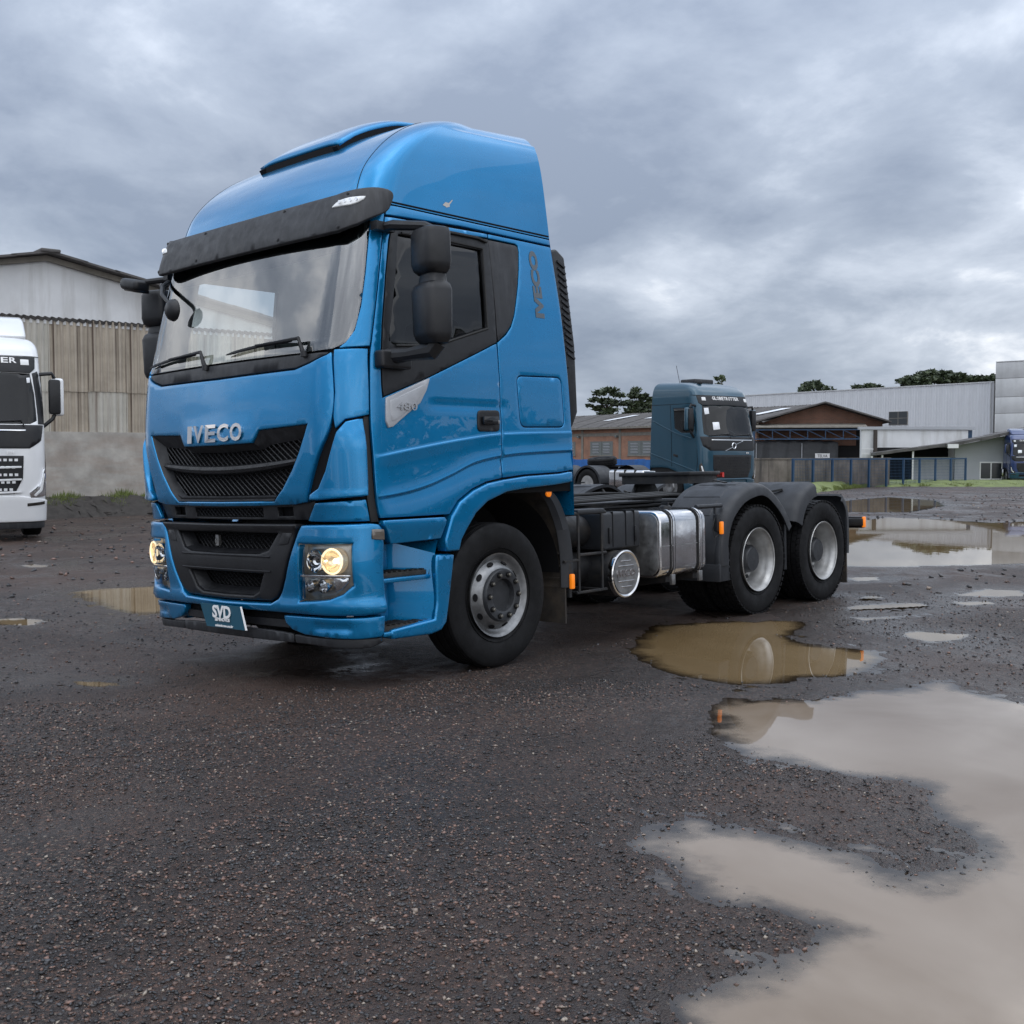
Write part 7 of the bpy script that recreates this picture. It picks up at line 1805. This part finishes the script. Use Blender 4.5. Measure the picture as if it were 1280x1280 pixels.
        patch('handle_recess', V_, mp([(2.20, 1.42), (2.40, 1.46), (2.40, 1.54), (2.20, 1.50)]), 'black_plastic', body, off=.006, step=.1, th=.01)
        patch('step_panel', V_, mp([(1.50, .32), (1.88, .32), (1.97, .68), (1.50, .62)]), paint, root, off=.0, step=.1, th=.08, rnd=.015)
        # mirrors on arms
        mr = MB().tube([(1.19 * sg, -.95, 2.96), (1.40 * sg, -.98, 2.98), (1.44 * sg, -.96, 2.9)], .035, 7).build('mirror_arm', 'black_plastic', root); MB().tube([(1.24 * sg, -.95, 2.02), (1.40 * sg, -.98, 2.16), (1.44 * sg, -.96, 2.24)], .035, 7).build('lower_arm', 'black_plastic', mr)
        MB().box((1.49 * sg, -.93, 2.56), (.22, .13, .68)).build('mirror_head', paint, mr, bevel=.05, seg=3); MB().box((1.44 * sg, -.965, 2.56), (.20, .16, .63)).build('mirror_shell', 'black_plastic', mr, bevel=.04)
    if not dark_grille:
        for mp in (lambda p: p, mirror_poly): patch('pillar_trim', V_, mp([(1.15, 2.05), (1.36, 2.05), (1.33, 2.6), (1.25, 3.02), (1.10, 2.97), (1.13, 2.6), (1.155, 2.12)]), 'black_plastic', root, off=.006, step=.09, th=.02)
    # chassis
    for sg in (1, -1): MB().bx(.36 * sg, .45 * sg, -1.0, 5.6, .78, 1.02).build('frame_rail', 'chassis', root)
    MB().bx(-.36, .36, 1.0, 5.5, .80, .96).build('deck', 'chassis', root)
    def lw(y, sg, rear):
        w = empty('wheel', (0, 0, 0), parent=root); f2 = lambda P: [(a * sg, r) for a, r in P]
        MB().lathe(f2([(.90, .29), (.90, .44), (.92, .50), (.96, .52), (1.18, .52), (1.22, .50), (1.24, .44), (1.235, .32), (1.22, .29)]), 40, 'X', (0, y, .52)).build('tyre', 'tyre', w, smooth=45)
        MB().lathe(f2([(1.225, .30), (1.20, .27), (1.05 if rear else 1.16, .25), (1.04 if rear else 1.22, .18), (1.10 if rear else 1.25, .16), (1.16 if rear else 1.25, .09), (1.17 if rear else 1.22, 0)]), 32, 'X', (0, y, .52)).build('rim', 'rim_silver' if not rear else 'rim_rear', w, smooth=45)
        for k in range(10):
            a = 2 * math.pi * k / 10; MB().lathe(f2([(1.10 if rear else 1.195, 0), (1.10 if rear else 1.195, .03), (1.105 if rear else 1.20, .03), (1.106 if rear else 1.201, 0)]), 8, 'X', (0, y + .215 * math.cos(a), .52 + .215 * math.sin(a))).build('hand_hole', 'dark_void', w)
    for sg in (1, -1):
        lw(0, sg, False); lw(3.7, sg, True)
        if tractor: lw(5.0, sg, True)
        for y in ((3.7, 5.0) if tractor else (3.7,)):
            pth = [(y + .66 * math.cos(a), .55 + .60 * math.sin(a)) for a in [R(178 - 176 * k / 14) for k in range(15)]]
            mb = MB()
            for (yy, zz_) in pth: mb.v += [(.58 * sg, yy, zz_), (1.24 * sg, yy, zz_), (1.24 * sg, yy + (y - yy) * .10, zz_ - .06)]
            mb.f = [[i * 3 + j, i * 3 + j + 1, (i + 1) * 3 + j + 1, (i + 1) * 3 + j] for i in range(14) for j in range(2)]; mb.mi = [0] * len(mb.f); mb.build('mudguard', 'mudguard', root)
        tk = MB().bx(.60 * sg, 1.20 * sg, 1.15, 2.75, .45, 1.02).build('fuel_tank', 'steel_polish', root, bevel=.09, seg=4)
        for yy in (1.5, 1.95, 2.4): MB().bx(.58 * sg, 1.212 * sg, yy, yy + .07, .44, 1.03).build('tank_strap', 'rubber_seal', tk, bevel=.03)
    MB().prism([(-.45, 3.7), (.45, 3.7), (.45, 4.3), (.2, 4.7), (.06, 4.65), (0, 4.2), (-.06, 4.65), (-.2, 4.7), (-.45, 4.3)], 1.10, 1.15, 'Z').build('fifth_wheel', 'chassis', root)
    MB().bx(-.4, .4, 3.9, 4.3, 1.0, 1.10).build('coupling_base', 'chassis', root)
    return root
f1 = (RGT * .63 - FWD * .777).normalized(); X1 = Vector((-f1.y, f1.x, 0))      # local +x (truck's left)
cor = at(876, 33.4); loc1 = cor + X1 * 1.25 - f1 * 1.25
teal = globe_truck('teal_truck', 'dark teal cab over tractor truck parked facing across the yard', 'teal_paint', loc1, f1, 37)
ang_ = R(-27); f2_ = -(FWD * math.cos(ang_) + RGT * math.sin(ang_)); X2 = Vector((-f2_.y, f2_.x, 0))
cor2 = at(58, 20.3); loc2 = cor2 - X2 * 1.25 - f2_ * 1.25
globe_truck('white_truck', 'white cab over truck with black screen surround parked by the warehouse', 'white_paint', loc2, f2_, 21, dark_grille=False, deflector=True)
ang3 = R(8); f3 = -(FWD * math.cos(ang3) + RGT * math.sin(ang3)); X3 = Vector((-f3.y, f3.x, 0)); cor3 = at(1262, 60.0)
loc3 = cor3 + X3 * .92 - f3 * .9
nv = globe_truck('navy_truck', 'dark navy truck with roof deflector parked before the small building', 'navy_paint', loc3, f3, 60, deflector=True); nv.scale = (.70, .70, .70)
# spare tyre lying on the teal truck's frame
spt = empty('spare_tyre', at(753, 38.2, 1.14)); tag(spt, 'black spare tyre lying flat on the teal truck frame', 'tyre')
spt.rotation_euler = (R(5), R(-4), R(30))
mb = MB().lathe([(.0, .28), (-.02, .40), (.0, .46), (.03, .50), (.06, .502), (.065, .485), (.09, .485), (.095, .505), (.15, .505), (.155, .488), (.18, .488), (.185, .505), (.22, .50), (.26, .46), (.28, .40), (.26, .28)], 40, 'Z', closed=True); mb.build('casing', 'tyre', spt, smooth=40)
MB().lathe([(.0, 0), (.02, .26), (.24, .27), (.20, .22), (.06, .18), (.05, 0)], 30, 'Z').build('rim', 'hub', spt, smooth=40)
